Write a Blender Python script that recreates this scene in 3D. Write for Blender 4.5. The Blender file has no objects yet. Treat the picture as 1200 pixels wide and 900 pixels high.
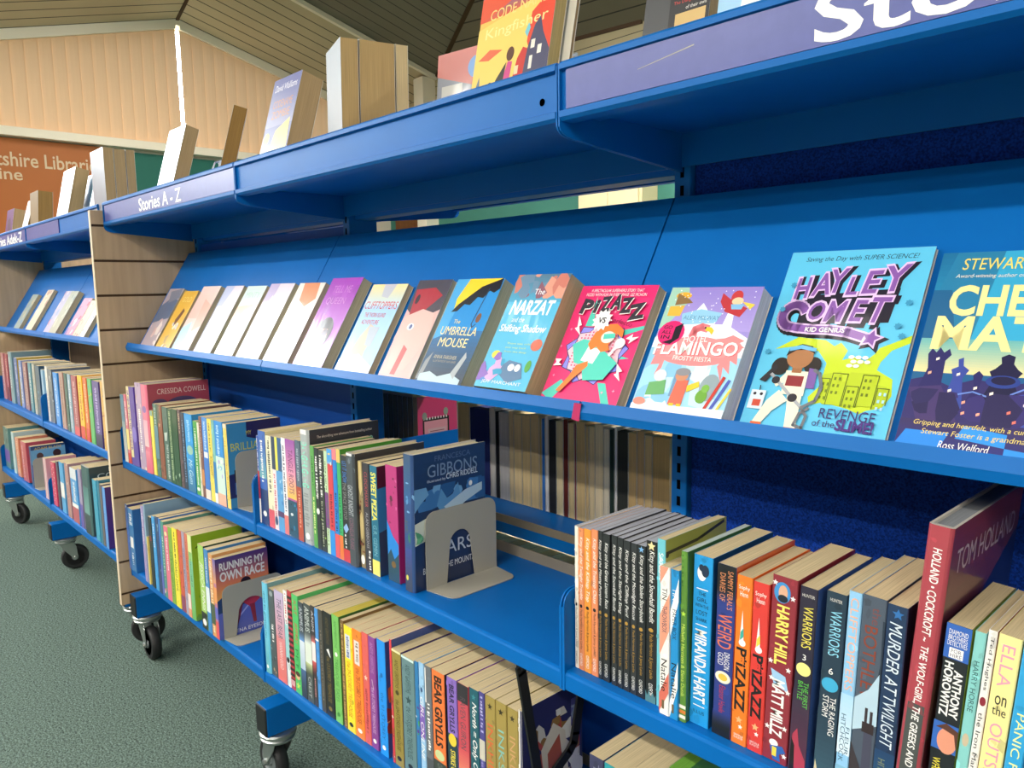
import bpy, math, random
from mathutils import Matrix, Vector

# ------------------------------------------------------------------ camera, world, lights, exposure
SC = bpy.context.scene
COL = SC.collection
PI = math.pi

cam_data = bpy.data.cameras.new('camera')
cam_data.sensor_fit = 'HORIZONTAL'
cam_data.sensor_width = 36.0
cam_data.lens = 36.0 * 900.0 / 1200.0
cam_data.clip_start = 0.02
cam_data.clip_end = 200
camera = bpy.data.objects.new('camera', cam_data)
COL.objects.link(camera)
_r = Vector((0.68349, 0.72979, -0.01551)); _u = Vector((-0.08042, 0.0964, 0.99209)); _f = Vector((-0.72551, 0.67684, -0.12458))
_m = Matrix((_r, _u, -_f)).transposed().to_4x4()
_m.translation = Vector((1.5486, -0.6826, 1.105))
camera.matrix_world = _m
SC.camera = camera

SC.view_settings.view_transform = 'Standard'
SC.view_settings.look = 'None'
SC.view_settings.exposure = 0.0
SC.view_settings.gamma = 1.0
SC.view_settings.use_curve_mapping = False
SC.cycles.use_denoising = True
SC.cycles.max_bounces = 8
SC.cycles.diffuse_bounces = 3
SC.cycles.sample_clamp_indirect = 8.0

SKY = 20.0            # daylight outside the windows
world = bpy.data.worlds.new('daylight')
SC.world = world
world.use_nodes = True
wn = world.node_tree
for n in list(wn.nodes): wn.nodes.remove(n)
w_out = wn.nodes.new('ShaderNodeOutputWorld'); w_bg = wn.nodes.new('ShaderNodeBackground')
w_tc = wn.nodes.new('ShaderNodeTexCoord'); w_sep = wn.nodes.new('ShaderNodeSeparateXYZ'); w_ramp = wn.nodes.new('ShaderNodeValToRGB')
w_ramp.color_ramp.elements[0].position = 0.44; w_ramp.color_ramp.elements[0].color = (0.20, 0.22, 0.17, 1)
w_ramp.color_ramp.elements[1].position = 0.52; w_ramp.color_ramp.elements[1].color = (0.92, 0.97, 1.0, 1)
w_map = wn.nodes.new('ShaderNodeMapRange'); w_map.inputs['From Min'].default_value = -1.0
wn.links.new(w_tc.outputs['Generated'], w_sep.inputs[0]); wn.links.new(w_sep.outputs['Z'], w_map.inputs['Value'])
wn.links.new(w_map.outputs['Result'], w_ramp.inputs['Fac']); wn.links.new(w_ramp.outputs['Color'], w_bg.inputs['Color'])
w_bg.inputs['Strength'].default_value = SKY
wn.links.new(w_bg.outputs['Background'], w_out.inputs['Surface'])

def portal(name, loc, rot, sx, sy):          # guides daylight sampling through an open window; gives no light itself
    d = bpy.data.lights.new(name, 'AREA'); d.shape = 'RECTANGLE'; d.size = sx; d.size_y = sy
    d.cycles.is_portal = True
    o = bpy.data.objects.new(name, d); o.location = loc; o.rotation_euler = rot; COL.objects.link(o)
portal('daylight_side', (-5.12, -1.65, 2.8), (0, -PI/2, 0), 1.4, 2.7)
portal('daylight_gable', (-5.12, 1.78, 2.75), (0, -PI/2, 0), 1.0, 3.9)

LAMP_POWER = 2.5
BATTEN_POWER = 38.0
BATTENS = [(x, y, 2.76, k) for y, k in ((-2.4, 1.45), (-3.2, 1.0), (-4.0, 0.5)) for x in (-3.2, -0.9, 1.4, 3.7)] + [(-0.9, 2.0, 3.0, 2.6), (1.6, 2.0, 3.0, 2.6), (-2.9, 1.3, 3.3, 1.1)]  # unseen battens added for light; last three brighten left wall and rear aisle
LAMPS = [(-2.6, -1.62), (-0.23, -1.62), (2.1, -1.62), (4.4, -1.62), (-0.23, -3.3), (2.1, -3.3), (-1.5, 2.2), (1.5, 2.2)]

# ------------------------------------------------------------------ helpers
def lin(c):
    if isinstance(c, str):
        c = [int(c[i:i+2], 16) / 255 for i in (1, 3, 5)]
    return tuple(v / 12.92 if v <= 0.04045 else ((v + 0.055) / 1.055) ** 2.4 for v in c[:3])

def mat(name, color=None, rough=0.5, metal=0.0, coat=0.0, coat_rough=0.1, spec=0.5, noise=None, bump=None, attr=False, emit=None):
    m = bpy.data.materials.new(name); m.use_nodes = True
    nt = m.node_tree; bs = nt.nodes['Principled BSDF']
    bs.inputs['Roughness'].default_value = rough; bs.inputs['Metallic'].default_value = metal
    bs.inputs['Coat Weight'].default_value = coat; bs.inputs['Coat Roughness'].default_value = coat_rough
    bs.inputs['Specular IOR Level'].default_value = spec
    src = None
    if attr:
        a = nt.nodes.new('ShaderNodeAttribute'); a.attribute_name = 'Col'; src = a.outputs['Color']
    elif color:
        bs.inputs['Base Color'].default_value = (*lin(color), 1)
    tc = nt.nodes.new('ShaderNodeTexCoord')
    if noise:                                   # (scale xyz, detail, dark, light): multiplies the colour
        mp = nt.nodes.new('ShaderNodeMapping'); mp.inputs['Scale'].default_value = noise[0]
        nz = nt.nodes.new('ShaderNodeTexNoise'); nz.inputs['Scale'].default_value = 1.0; nz.inputs['Detail'].default_value = noise[1]
        rp = nt.nodes.new('ShaderNodeValToRGB')
        rp.color_ramp.elements[0].position = 0.3; rp.color_ramp.elements[0].color = (noise[2],)*3 + (1,)
        rp.color_ramp.elements[1].position = 0.7; rp.color_ramp.elements[1].color = (noise[3],)*3 + (1,)
        mx = nt.nodes.new('ShaderNodeMix'); mx.data_type = 'RGBA'; mx.blend_type = 'MULTIPLY'; mx.inputs[0].default_value = 1.0
        nt.links.new(tc.outputs['Object'], mp.inputs[0]); nt.links.new(mp.outputs[0], nz.inputs['Vector']); nt.links.new(nz.outputs['Fac'], rp.inputs[0])
        if src: nt.links.new(src, mx.inputs[6])
        else: mx.inputs[6].default_value = (*lin(color), 1)
        nt.links.new(rp.outputs[0], mx.inputs[7]); src = mx.outputs[2]
    if src: nt.links.new(src, bs.inputs['Base Color'])
    if bump:                                    # (scale xyz, detail, strength, distance, coat too)
        mp = nt.nodes.new('ShaderNodeMapping'); mp.inputs['Scale'].default_value = bump[0]
        nz = nt.nodes.new('ShaderNodeTexNoise'); nz.inputs['Scale'].default_value = 1.0; nz.inputs['Detail'].default_value = bump[1]
        bp = nt.nodes.new('ShaderNodeBump'); bp.inputs['Strength'].default_value = bump[2]; bp.inputs['Distance'].default_value = bump[3]
        nt.links.new(tc.outputs['Object'], mp.inputs[0]); nt.links.new(mp.outputs[0], nz.inputs['Vector']); nt.links.new(nz.outputs['Fac'], bp.inputs['Height'])
        nt.links.new(bp.outputs[0], bs.inputs['Normal'])
        if len(bump) > 4: nt.links.new(bp.outputs[0], bs.inputs['Coat Normal'])
    if emit:
        bs.inputs['Emission Color'].default_value = (*lin(emit[0]), 1); bs.inputs['Emission Strength'].default_value = emit[1]
    return m

def boards(name, color, axis, pitch, groove, rough=0.5):
    """boards with dark joints, running across the given object axis"""
    m = mat(name, color, rough, noise=((1.2, 1.2, 1.2) if axis == 'X' else (1.2, 1.2, 1.2), 3, 0.82, 1.1))
    nt = m.node_tree; bs = nt.nodes['Principled BSDF']; old = bs.inputs['Base Color'].links[0].from_socket
    tc = nt.nodes.new('ShaderNodeTexCoord'); sp = nt.nodes.new('ShaderNodeSeparateXYZ'); nt.links.new(tc.outputs['Object'], sp.inputs[0])
    dv = nt.nodes.new('ShaderNodeMath'); dv.operation = 'DIVIDE'; dv.inputs[1].default_value = pitch; nt.links.new(sp.outputs[axis], dv.inputs[0])
    fr = nt.nodes.new('ShaderNodeMath'); fr.operation = 'FRACT'; nt.links.new(dv.outputs[0], fr.inputs[0])
    gt = nt.nodes.new('ShaderNodeMath'); gt.operation = 'LESS_THAN'; gt.inputs[1].default_value = groove; nt.links.new(fr.outputs[0], gt.inputs[0])
    mx = nt.nodes.new('ShaderNodeMix'); mx.data_type = 'RGBA'; nt.links.new(gt.outputs[0], mx.inputs[0]); nt.links.new(old, mx.inputs[6])
    mx.inputs[7].default_value = (*[v * 0.12 for v in lin(color)], 1)
    nt.links.new(mx.outputs[2], bs.inputs['Base Color'])
    return m

M = {
 'print':   mat('laminated_print', rough=0.38, attr=True, coat=0.55, coat_rough=0.12),
 'film':    mat('plastic_film_print', rough=0.35, attr=True, spec=0.35, coat=0.3, coat_rough=0.08, bump=((26, 26, 9), 2, 0.22, 0.004, 1)),
 'pages':   mat('page_edges', rough=0.85, attr=True, noise=((1400, 10, 10), 2, 0.80, 1.1), spec=0.2),
 'blue':    mat('blue_painted_steel', '#0462ae', 0.42, spec=0.16, noise=((9, 9, 9), 3, 0.94, 1.04)),
 'sign':    mat('violet_blue_sign_strip', '#4d5698', 0.35, noise=((60, 60, 60), 2, 0.95, 1.05)),
 'white':   mat('white_lettering', '#f2f1ea', 0.5),
 'fabric':  mat('woven_blue_fabric', '#0a348a', 0.9, spec=0.15, noise=((430, 200, 430), 1, 0.5, 1.4), bump=((430, 200, 430), 1, 0.5, 0.001)),
 'smoothpanel': mat('smooth_blue_panel', '#0a4aa0', 0.6, spec=0.2),
 'wood':    mat('maple_laminate', '#c0a584', 0.5, noise=((60, 60, 4), 4, 0.86, 1.06)),
 'woodedge':mat('pale_wood_edging', '#d8c6aa', 0.5),
 'groove':  mat('dark_groove', '#4a3218', 0.7),
 'bookend': mat('warm_grey_enamel', '#a8a496', 0.45),
 'black':   mat('black_plastic', '#16171a', 0.45),
 'void':    mat('dark_slot', '#08090c', 0.9, spec=0.0),
 'steel':   mat('zinc_plated_steel', '#b4b8b6', 0.32, metal=0.9),
 'hub':     mat('grey_hub_plastic', '#7e8688', 0.4, metal=0.3),
 'rubber':  mat('black_rubber', '#1b1c1e', 0.6),
 'strap':   mat('black_wire_support', '#17181a', 0.5),
 'carpet':  mat('grey_green_carpet', '#66786f', 0.95, spec=0.1, noise=((170, 170, 170), 5, 0.35, 1.5), bump=((230, 230, 230), 3, 0.8, 0.006)),
 'tanwall': mat('brown_panelled_wall', '#6f675a', 0.8, noise=((3, 3, 3), 3, 0.96, 1.02)),
 'plaster': mat('cream_plaster', '#d9d2c0', 0.8, noise=((3, 3, 3), 3, 0.96, 1.02)),
 'greenwall': mat('green_painted_wall', '#3f8072', 0.75, noise=((3, 3, 3), 3, 0.95, 1.03)),
 'tealboard': mat('teal_board', '#1f6a5c', 0.7, noise=((4, 4, 4), 3, 0.95, 1.03)),
 'orange':  mat('orange_sign_board', '#b46524', 0.55, noise=((4, 4, 4), 3, 0.95, 1.03)),
 'signtext':mat('cream_sign_lettering', '#dcc4a0', 0.6),
 'trim':    mat('cream_painted_trim', '#f6edd8', 0.5),
 'doorwood':mat('brown_door_post', '#7a4a22', 0.5, noise=((30, 30, 3), 3, 0.8, 1.1)),
 'cream':   mat('cream_cupboard', '#e6d6aa', 0.55),
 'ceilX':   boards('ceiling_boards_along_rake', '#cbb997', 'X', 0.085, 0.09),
 'ceilD':   boards('shaded_ceiling_boards', '#7a7362', 'X', 0.10, 0.08),  # less lit slope: its shade is put into the board colour
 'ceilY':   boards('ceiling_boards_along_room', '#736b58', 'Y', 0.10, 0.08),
 'wallboards': boards('pale_wall_boards', '#c2b48c', 'Z', 0.075, 0.08),
 'ceiling': mat('brown_boarded_ceiling', '#6e6552', 0.85),
 'lampcase':mat('white_lamp_casing', '#e8e8e4', 0.4),
 'lamp':    mat('lit_lamp_diffuser', '#ffffff', 0.5, emit=('#fff2dc', 7.0)),
 'tube':    mat('lit_tube_diffuser', '#ffffff', 0.5, emit=('#fff4e2', 9.0)),
 'strip':   mat('grey_brown_strip', '#837b6c', 0.4, noise=((12, 12, 12), 3, 0.9, 1.05)),
 'card':    mat('clear_plastic_sleeve_edge', '#c9cfd6', 0.15, coat=1.0),
}
# vertical blind cloth lets daylight through
bl = bpy.data.materials.new('blind_cloth'); bl.use_nodes = True
nt = bl.node_tree; bs = nt.nodes['Principled BSDF']; out = nt.nodes['Material Output']
bs.inputs['Base Color'].default_value = (*lin('#cfa981'), 1); bs.inputs['Roughness'].default_value = 0.9
tr = nt.nodes.new('ShaderNodeBsdfTranslucent'); tr.inputs['Color'].default_value = (0.56, 0.39, 0.25, 1)
ms = nt.nodes.new('ShaderNodeMixShader'); ms.inputs[0].default_value = 0.042
nt.links.new(bs.outputs[0], ms.inputs[1]); nt.links.new(tr.outputs[0], ms.inputs[2]); nt.links.new(ms.outputs[0], out.inputs['Surface'])
M['blind'] = bl
gl = bpy.data.materials.new('window_glass'); gl.use_nodes = True
nt = gl.node_tree; out = nt.nodes['Material Output']
tp = nt.nodes.new('ShaderNodeBsdfTransparent'); gg = nt.nodes.new('ShaderNodeBsdfGlossy'); gg.inputs['Roughness'].default_value = 0.02
ms = nt.nodes.new('ShaderNodeMixShader'); ms.inputs[0].default_value = 0.05
nt.links.new(tp.outputs[0], ms.inputs[1]); nt.links.new(gg.outputs[0], ms.inputs[2]); nt.links.new(ms.outputs[0], out.inputs['Surface'])
M['glass'] = gl

class MB:
    """collects faces and links them as ONE mesh object"""
    def __init__(s): s.v = []; s.f = []; s.c = []; s.mi = []
    def poly(s, pts, mi=0, c=None):
        n = len(s.v); s.v += [tuple(p) for p in pts]; s.f.append(tuple(range(n, n + len(pts)))); s.mi.append(mi); s.c.append(c)
    def box(s, x0, y0, z0, x1, y1, z1, mi=0, c=None):
        n = len(s.v)
        s.v += [(x0,y0,z0),(x1,y0,z0),(x1,y1,z0),(x0,y1,z0),(x0,y0,z1),(x1,y0,z1),(x1,y1,z1),(x0,y1,z1)]
        for q in ((0,3,2,1),(4,5,6,7),(0,1,5,4),(1,2,6,5),(2,3,7,6),(3,0,4,7)):
            s.f.append(tuple(n+i for i in q)); s.mi.append(mi); s.c.append(c)
    def prism(s, prof, a0, a1, axis='X', mi=0, c=None, cols=None):
        """extrude a closed 2-D profile along an axis; prof gives the other two coordinates"""
        def P(p, a):
            return (a, p[0], p[1]) if axis == 'X' else (p[0], a, p[1]) if axis == 'Y' else (p[0], p[1], a)
        n = len(s.v); k = len(prof)
        s.v += [P(p, a0) for p in prof] + [P(p, a1) for p in prof]
        for i in range(k):
            j = (i+1) % k
            s.f.append((n+i, n+j, n+k+j, n+k+i)); s.mi.append(mi); s.c.append(cols[i] if cols else c)
        s.f.append(tuple(range(n+k-1, n-1, -1))); s.mi.append(mi); s.c.append(c)
        s.f.append(tuple(range(n+k, n+2*k))); s.mi.append(mi); s.c.append(c)
    def lathe(s, prof, cx, cy, cz, axis='Z', seg=28, mi=0):
        """revolve (radius, height) pairs about an axis through the point"""
        n = len(s.v); k = len(prof)
        for i in range(seg):
            a = 2*PI*i/seg; ca, sa = math.cos(a), math.sin(a)
            for r, h in prof:
                s.v.append((cx+r*ca, cy+r*sa, cz+h) if axis == 'Z' else (cx+r*ca, cy+h, cz+r*sa))
        for i in range(seg):
            j = (i+1) % seg
            for q in range(k-1):
                s.f.append((n+i*k+q, n+j*k+q, n+j*k+q+1, n+i*k+q+1)); s.mi.append(mi); s.c.append(None)
        for q in (0, k-1):
            if prof[q][0] > 1e-6:
                s.f.append(tuple(n+i*k+q for i in range(seg))); s.mi.append(mi); s.c.append(None)
    def build(s, name, mats, parent=None, bevel=0, smooth=False):
        me = bpy.data.meshes.new(name); me.from_pydata(s.v, [], s.f)
        for m in (mats if isinstance(mats, (list, tuple)) else [mats]): me.materials.append(M[m] if isinstance(m, str) else m)
        me.polygons.foreach_set('material_index', s.mi)
        if any(c is not None for c in s.c):
            at = me.color_attributes.new('Col', 'FLOAT_COLOR', 'CORNER'); buf = []
            for p in me.polygons:
                c = s.c[p.index] or '#ffffff'
                buf += [*lin(c), 1.0] * p.loop_total
            at.data.foreach_set('color', buf)
        me.validate()
        if smooth:
            me.polygons.foreach_set('use_smooth', [True]*len(me.polygons))
            me.set_sharp_from_angle(angle=math.radians(35))
        me.update()
        o = bpy.data.objects.new(name, me); COL.objects.link(o)
        if parent: o.parent = parent
        if bevel:
            b = o.modifiers.new('bevel', 'BEVEL'); b.width = bevel; b.segments = 2; b.limit_method = 'ANGLE'; b.angle_limit = math.radians(40)
        return o

def empty(name, loc=(0,0,0), rot=(0,0,0)):
    o = bpy.data.objects.new(name, None); o.empty_display_size = 0.05; COL.objects.link(o); o.location = loc; o.rotation_euler = rot
    return o
def tag(o, label, cat, group=None):
    o['label'] = label; o['category'] = cat
    if group: o['group'] = group
    return o
def struct(name, mb, m, parent=None, label=None, **k):
    o = mb.build(name, m, parent, **k)
    if parent is None: o['kind'] = 'structure'
    if label: o['label'] = label
    return o
def copy_tree(o, parent=None):
    c = o.copy(); COL.objects.link(c); c.parent = parent
    for ch in list(o.children): copy_tree(ch, c)
    return c

_text = {}
def text_geo(s, bold=0.0, shear=0.0):
    key = (s, bold, shear)
    if key not in _text:
        cu = bpy.data.curves.new('lettering', 'FONT'); cu.body = s; cu.offset = bold; cu.shear = shear; cu.resolution_u = 3
        ob = bpy.data.objects.new('lettering', cu); me = bpy.data.meshes.new_from_object(ob)
        v = [(p.co.x, p.co.y) for p in me.vertices]; f = [tuple(p.vertices) for p in me.polygons]
        bpy.data.objects.remove(ob); bpy.data.curves.remove(cu); bpy.data.meshes.remove(me)
        xs = [p[0] for p in v] or [0, 1]; ys = [p[1] for p in v] or [0, 1]
        _text[key] = (v, f, min(xs), max(xs), min(ys), max(ys))
    return _text[key]

class Art:
    """flat printed shapes laid on one face of a cover; fractions of width and height, v downwards"""
    def __init__(s, mb, place, W, H, step=0.000018):
        s.mb = mb; s.place = place; s.W = W; s.H = H; s.e = 0.00012; s.step = step
    def put(s, pts, c, split=None):
        s.mb.poly([s.place(u*s.W, v*s.H, s.e) for u, v in pts], 0, c)
    def rect(s, u0, v0, u1, v1, c, nu=1):
        for i in range(nu):
            a, b = u0+(u1-u0)*i/nu, u0+(u1-u0)*(i+1)/nu
            s.put([(a,v0),(b,v0),(b,v1),(a,v1)], c)
    def ellipse(s, u, v, ru, rv, c, n=20):
        s.put([(u+ru*math.cos(2*PI*i/n), v+rv*math.sin(2*PI*i/n)) for i in range(n)], c)
    def text(s, t, frame, c, bold, shear):
        v, f, x0, x1, y0, y1 = text_geo(t, bold, shear)
        n = len(s.mb.v)
        for x, y in v:
            u, w = frame((x-x0)/(x1-x0+1e-9), (y-y0)/(y1-y0+1e-9)); s.mb.v.append(s.place(u*s.W, w*s.H, s.e))
        for q in f: s.mb.f.append(tuple(n+i for i in q)); s.mb.mi.append(0); s.mb.c.append(c)
    def run(s, ops, nu=1):
        for op in ops:
            k = op[0]; s.e += s.step
            if k == 'R': s.rect(*op[1:5], op[5], nu)
            elif k == 'P': s.put(op[1], op[2])
            elif k == 'E': s.ellipse(*op[1:6])
            elif k == 'G':
                a, b = op[5], op[6]; A = [int(a[i:i+2],16) for i in (1,3,5)]; B = [int(b[i:i+2],16) for i in (1,3,5)]
                for i in range(14):
                    t = (i+.5)/14; c = '#%02x%02x%02x' % tuple(round(p+(q-p)*t) for p, q in zip(A, B))
                    s.rect(op[1], op[2]+(op[4]-op[2])*i/14, op[3], op[2]+(op[4]-op[2])*(i+1)/14, c, nu)
            elif k == 'S':
                u, v, r, c = op[1:5]; n = op[5] if len(op) > 5 else 5; inner = op[6] if len(op) > 6 else .45; asp = s.W/s.H; ph = op[7] if len(op) > 7 else 0
                s.put([(u+r*(1 if i%2==0 else inner)*math.sin(PI*i/n+ph), v-asp*r*(1 if i%2==0 else inner)*math.cos(PI*i/n+ph)) for i in range(2*n)], c)
            elif k == 'L':
                pts, w, c = op[1:4]
                for (u0,v0),(u1,v1) in zip(pts, pts[1:]):
                    dx, dy = (u1-u0)*s.W, (v1-v0)*s.H; l = math.hypot(dx, dy) or 1; ox, oy = -dy/l*w/2/s.W, dx/l*w/2/s.H; ex, ey = dx/l*w*.3/s.W, dy/l*w*.3/s.H
                    s.put([(u0+ox-ex,v0+oy-ey),(u1+ox+ex,v1+oy+ey),(u1-ox+ex,v1-oy+ey),(u0-ox-ex,v0-oy-ey)], c)
            elif k == 'N':
                u0,v0,u1,v1,seed,cols,n = op[1:8]; rn = random.Random(seed)
                for i in range(n):
                    cu, cv = rn.uniform(u0,u1), rn.uniform(v0,v1); r = rn.uniform(.05,.16)*max(s.W, .03); q = rn.randint(5,8); ph = rn.uniform(0,6)
                    st = rn.uniform(.5,1.8)
                    pts = []
                    for j in range(q):
                        rr = r*rn.uniform(.5,1.2); a = 2*PI*j/q+ph
                        pts.append((min(u1,max(u0,cu+rr*math.cos(a)/s.W)), min(v1,max(v0,cv+rr*st*math.sin(a)/s.H))))
                    s.e += s.step*.2; s.put(pts, cols[i % len(cols)])
            elif k == 'M':
                u, v0, v1, w, c, seed = op[1:7]; rn = random.Random(seed); v = v0
                while v < v1:
                    l = rn.uniform(.008,.02); ww = w*rn.uniform(.55,1); d = rn.uniform(-.1,.1)*w
                    s.rect(u-ww/2+d, v, u+ww/2+d, v+l, c); v += l+rn.choice((.005,.006,.008,.02))
            elif k == 'V':
                t, v0, v1, size, c, u = op[1:7]; o = op[7] if len(op) > 7 else {}
                s.text(t, lambda a, b: (u-size/2+size*b, v0+(v1-v0)*a), c, o.get('b', 0), o.get('sh', 0))
            elif k == 'T':
                t, u, v, w, h, c = op[1:7]; o = op[7] if len(op) > 7 else {}
                an = o.get('rot', 0); asp = s.H/s.W
                def fr(a, b):
                    x, y = (a-.5)*w, -(b-.5)*h*asp
                    x, y = x*math.cos(an)-y*math.sin(an), x*math.sin(an)+y*math.cos(an)
                    return u+x, v+y/asp
                s.text(t, fr, c, o.get('b', 0), o.get('sh', 0))

def make_book(label, group, t, h, d, col, ops=(), front=None, fops=(), pages='#d2bf96', hard=False, film=False, name='book', back=None, bops=()):
    """local frame: spine towards -Y, front cover towards +X, tail at Z=0, back cover at X=0"""
    root = empty(name); tag(root, label, 'book', group)
    c = min(0.0024 if hard else 0.0005, t*0.2); over = 0.003 if hard else 0.0004
    front = front or col; back = back or col
    mb = MB(); bulge = min(.004, t*.14) if hard else 0.0; r = min(.0009, t*.15)
    if hard:
        sp = [(t*q, -bulge*w) for q, w in ((0,0),(.06,.6),(.15,1),(.85,1),(.94,.6),(1,0))]
    else:
        sp = [(0, r), (r, 0), (t-r, 0), (t, r)]
    prof = [(0, d)] + sp + [(t, d), (t-c, d), (t-c, c), (c, c), (c, d)]
    n = len(prof); cols = [back] + [col]*(len(sp)-1) + [front] + ['#d8d2c4']*(n-len(sp)-1)
    mb.prism(prof, 0, h, 'Z', c=col if not hard else '#cfc8ba', cols=cols)
    def on_spine(u, v, e):
        q = min(u/t, 1-u/t)
        return (u, -bulge*(min(1, q/.06*.6) if q < .06 else min(1, .6+(q-.06)/.09*.4))-e, h-v)
    def on_front(u, v, e):
        return (t+e, u, h-v)
    def on_back(u, v, e):
        return (-e, d-u, h-v)
    if ops: Art(mb, on_spine, t, h).run(ops, 6 if hard else 1)
    if fops: Art(mb, on_front, d, h).run(fops)
    if bops: Art(mb, on_back, d, h).run(bops)
    mb.build('cover', 'film' if film else 'print', root)
    pg = MB(); rec = 0.0012 if not hard else 0.0035
    pg.box(c, c, over, t-c, d-rec, h-over if hard else h-0.0003, c=pages)
    pg.build('pages', 'pages', root)
    return root

def stand(b, x, y, z, lean=0.0, t=0.0):
    """books upright in a row, spine out; a positive lean tips the head towards +X"""
    a = math.radians(lean)
    b.location = (x, y, z + (t*math.sin(a) if a > 0 else 0)); b.rotation_euler = (0, a, 0)

# ------------------------------------------------------------------ the room
m = MB(); m.poly([(-5.2,-4.7,0),(6.2,-4.7,0),(6.2,3.9,0),(-5.2,3.9,0)]); struct('floor', m, 'carpet')

XW = -5.0; YB = 3.8; YF = -4.5; XR = 6.0
APEX = (1.785, 3.237); RAKE = 0.2672          # gable: apex (y, z) and fall per metre
def rake(y): return APEX[1] - RAKE*abs(y-APEX[0])
SILL = 2.268; GY0, GY1 = -0.12, 3.69
m = MB()                                       # left wall with a gable window and a second, lower window
def lw(pts): m.poly([(XW, y, z) for y, z in pts])
lw([(YF,0),(-3.0,0),(-3.0,3.9),(YF,3.9)]); lw([(-3.0,0),(-0.3,0),(-0.3,2.1),(-3.0,2.1)]); lw([(-3.0,3.5),(-0.3,3.5),(-0.3,3.9),(-3.0,3.9)])
lw([(-0.3,0),(GY0,0),(GY0,3.9),(-0.3,3.9)]); lw([(GY0,0),(GY1,0),(GY1,SILL),(GY0,SILL)])
lw([(GY0,rake(GY0)),(APEX[0],APEX[1]),(GY1,rake(GY1)),(GY1,3.9),(GY0,3.9)]); lw([(GY1,0),(YB,0),(YB,3.9),(GY1,3.9)])
struct('wall_left', m, 'plaster')
m = MB(); m.poly([(XW,YB,0),(XR,YB,0),(XR,YB,2.45),(XW,YB,2.45)], 0); m.poly([(XW,YB,2.45),(XR,YB,2.45),(XR,YB,3.9),(XW,YB,3.9)], 1)
struct('wall_back', m, ['greenwall', 'wallboards'])
m = MB(); m.poly([(XW,YF,0),(XR,YF,0),(XR,YF,3.9),(XW,YF,3.9)])
struct('wall_front', m, 'tanwall')
m = MB(); m.poly([(XR,YF,0),(XR,YB,0),(XR,YB,3.9),(XR,YF,3.9)]); struct('wall_right', m, 'plaster')

# window frames; each pane sheet is a part
def window(name, fr, pane):
    w = fr.build(name, 'trim'); w['kind'] = 'structure'
    if pane: pane.build('pane', 'glass', w)
m = MB()
for y in (-3.0, -2.1, -1.2, -.3): m.box(XW-.06, y-.03, 2.1, XW+.03, y+.03, 3.5)
m.box(XW-.06, -3.03, 2.06, XW+.05, -.27, 2.12); m.box(XW-.06, -3.03, 3.48, XW+.03, -.27, 3.53)
g = MB(); g.poly([(XW-.02,-3.0,2.12),(XW-.02,-.3,2.12),(XW-.02,-.3,3.48),(XW-.02,-3.0,3.48)]); window('window_2', m, g)
m = MB()                                       # gable window: sloping heads and a deep cream sill
for y0, y1 in ((GY0, APEX[0]), (APEX[0], GY1)):
    z0, z1 = rake(y0), rake(y1)
    n = len(m.v); 
    for dx in (-.06, .07):
        m.v += [(XW+dx,y0,z0-.02),(XW+dx,y1,z1-.02),(XW+dx,y1,z1+.035),(XW+dx,y0,z0+.035)]
    for q in ((0,1,2,3),(7,6,5,4),(0,4,5,1),(1,5,6,2),(2,6,7,3),(3,7,4,0)): m.f.append(tuple(n+i for i in q)); m.mi.append(0); m.c.append(None)
m.box(XW-.06, GY0, SILL-.045, XW+.09, GY1, SILL+.015)
m.box(XW-.06, GY0-.03, SILL, XW+.03, GY0+.03, rake(GY0)); m.box(XW-.06, GY1-.03, SILL, XW+.03, GY1+.03, rake(GY1))
g = MB(); g.poly([(XW-.03,GY0,SILL),(XW-.03,GY1,SILL),(XW-.03,GY1,rake(GY1)),(XW-.03,APEX[0],APEX[1]),(XW-.03,GY0,rake(GY0))]); window('window_1', m, g)

# two vertical blinds meet under the apex with a narrow bright gap between them
def blind(name, y0, y1, label):
    t = empty(name, (XW+.045, y0, SILL)); tag(t, label, 'blind', 'vertical blinds in the gable window')
    n = int(round((y1-y0)/.089)); w = (y1-y0)/n; m = MB()
    for i in range(n):                          # overlapping vanes, each bowed a little
        a, b = i*w, (i+1)*w+.004
        top = min(rake(y0+a), rake(y0+b))-SILL-.022
        if y0 >= APEX[0]-.1: top = rake(y0+b)-SILL-.01
        for k in range(3):
            u0, u1 = a+(b-a)*k/3, a+(b-a)*(k+1)/3
            bow = lambda u: .002*(1-((u-a)/(b-a)*2-1)**2) + .003*(u-a)/(b-a)
            m.poly([(bow(u0),u0,.016),(bow(u1),u1,.016),(bow(u1),u1,top),(bow(u0),u0,top)])
    m.build('slats', 'blind', t, smooth=True)
    m = MB(); z0, z1 = rake(y0)-SILL-.045, rake(y1)-SILL-.045
    for dx in (0,):
        n0 = len(m.v)
        for x in (-.012, .03): m.v += [(x,0,z0),(x,y1-y0,z1),(x,y1-y0,z1+.035),(x,0,z0+.035)]
        for q in ((0,1,2,3),(7,6,5,4),(0,4,5,1),(1,5,6,2),(2,6,7,3),(3,7,4,0)): m.f.append(tuple(n0+i for i in q)); m.mi.append(0); m.c.append(None)
    m.build('head_rail', 'trim', t)
    m = MB(); 
    m.box(.024, 0, .018, .026, y1-y0, .021)
    m.build('bottom_chain', 'signtext', t)
blind('vertical_blind', GY0+.02, APEX[0]-.018, 'beige vertical blind left of the bright gap under the gable apex')
blind('vertical_blind', APEX[0]+.016, GY1-.02, 'beige vertical blind with stepped sloping top right of the bright gap')

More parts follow.
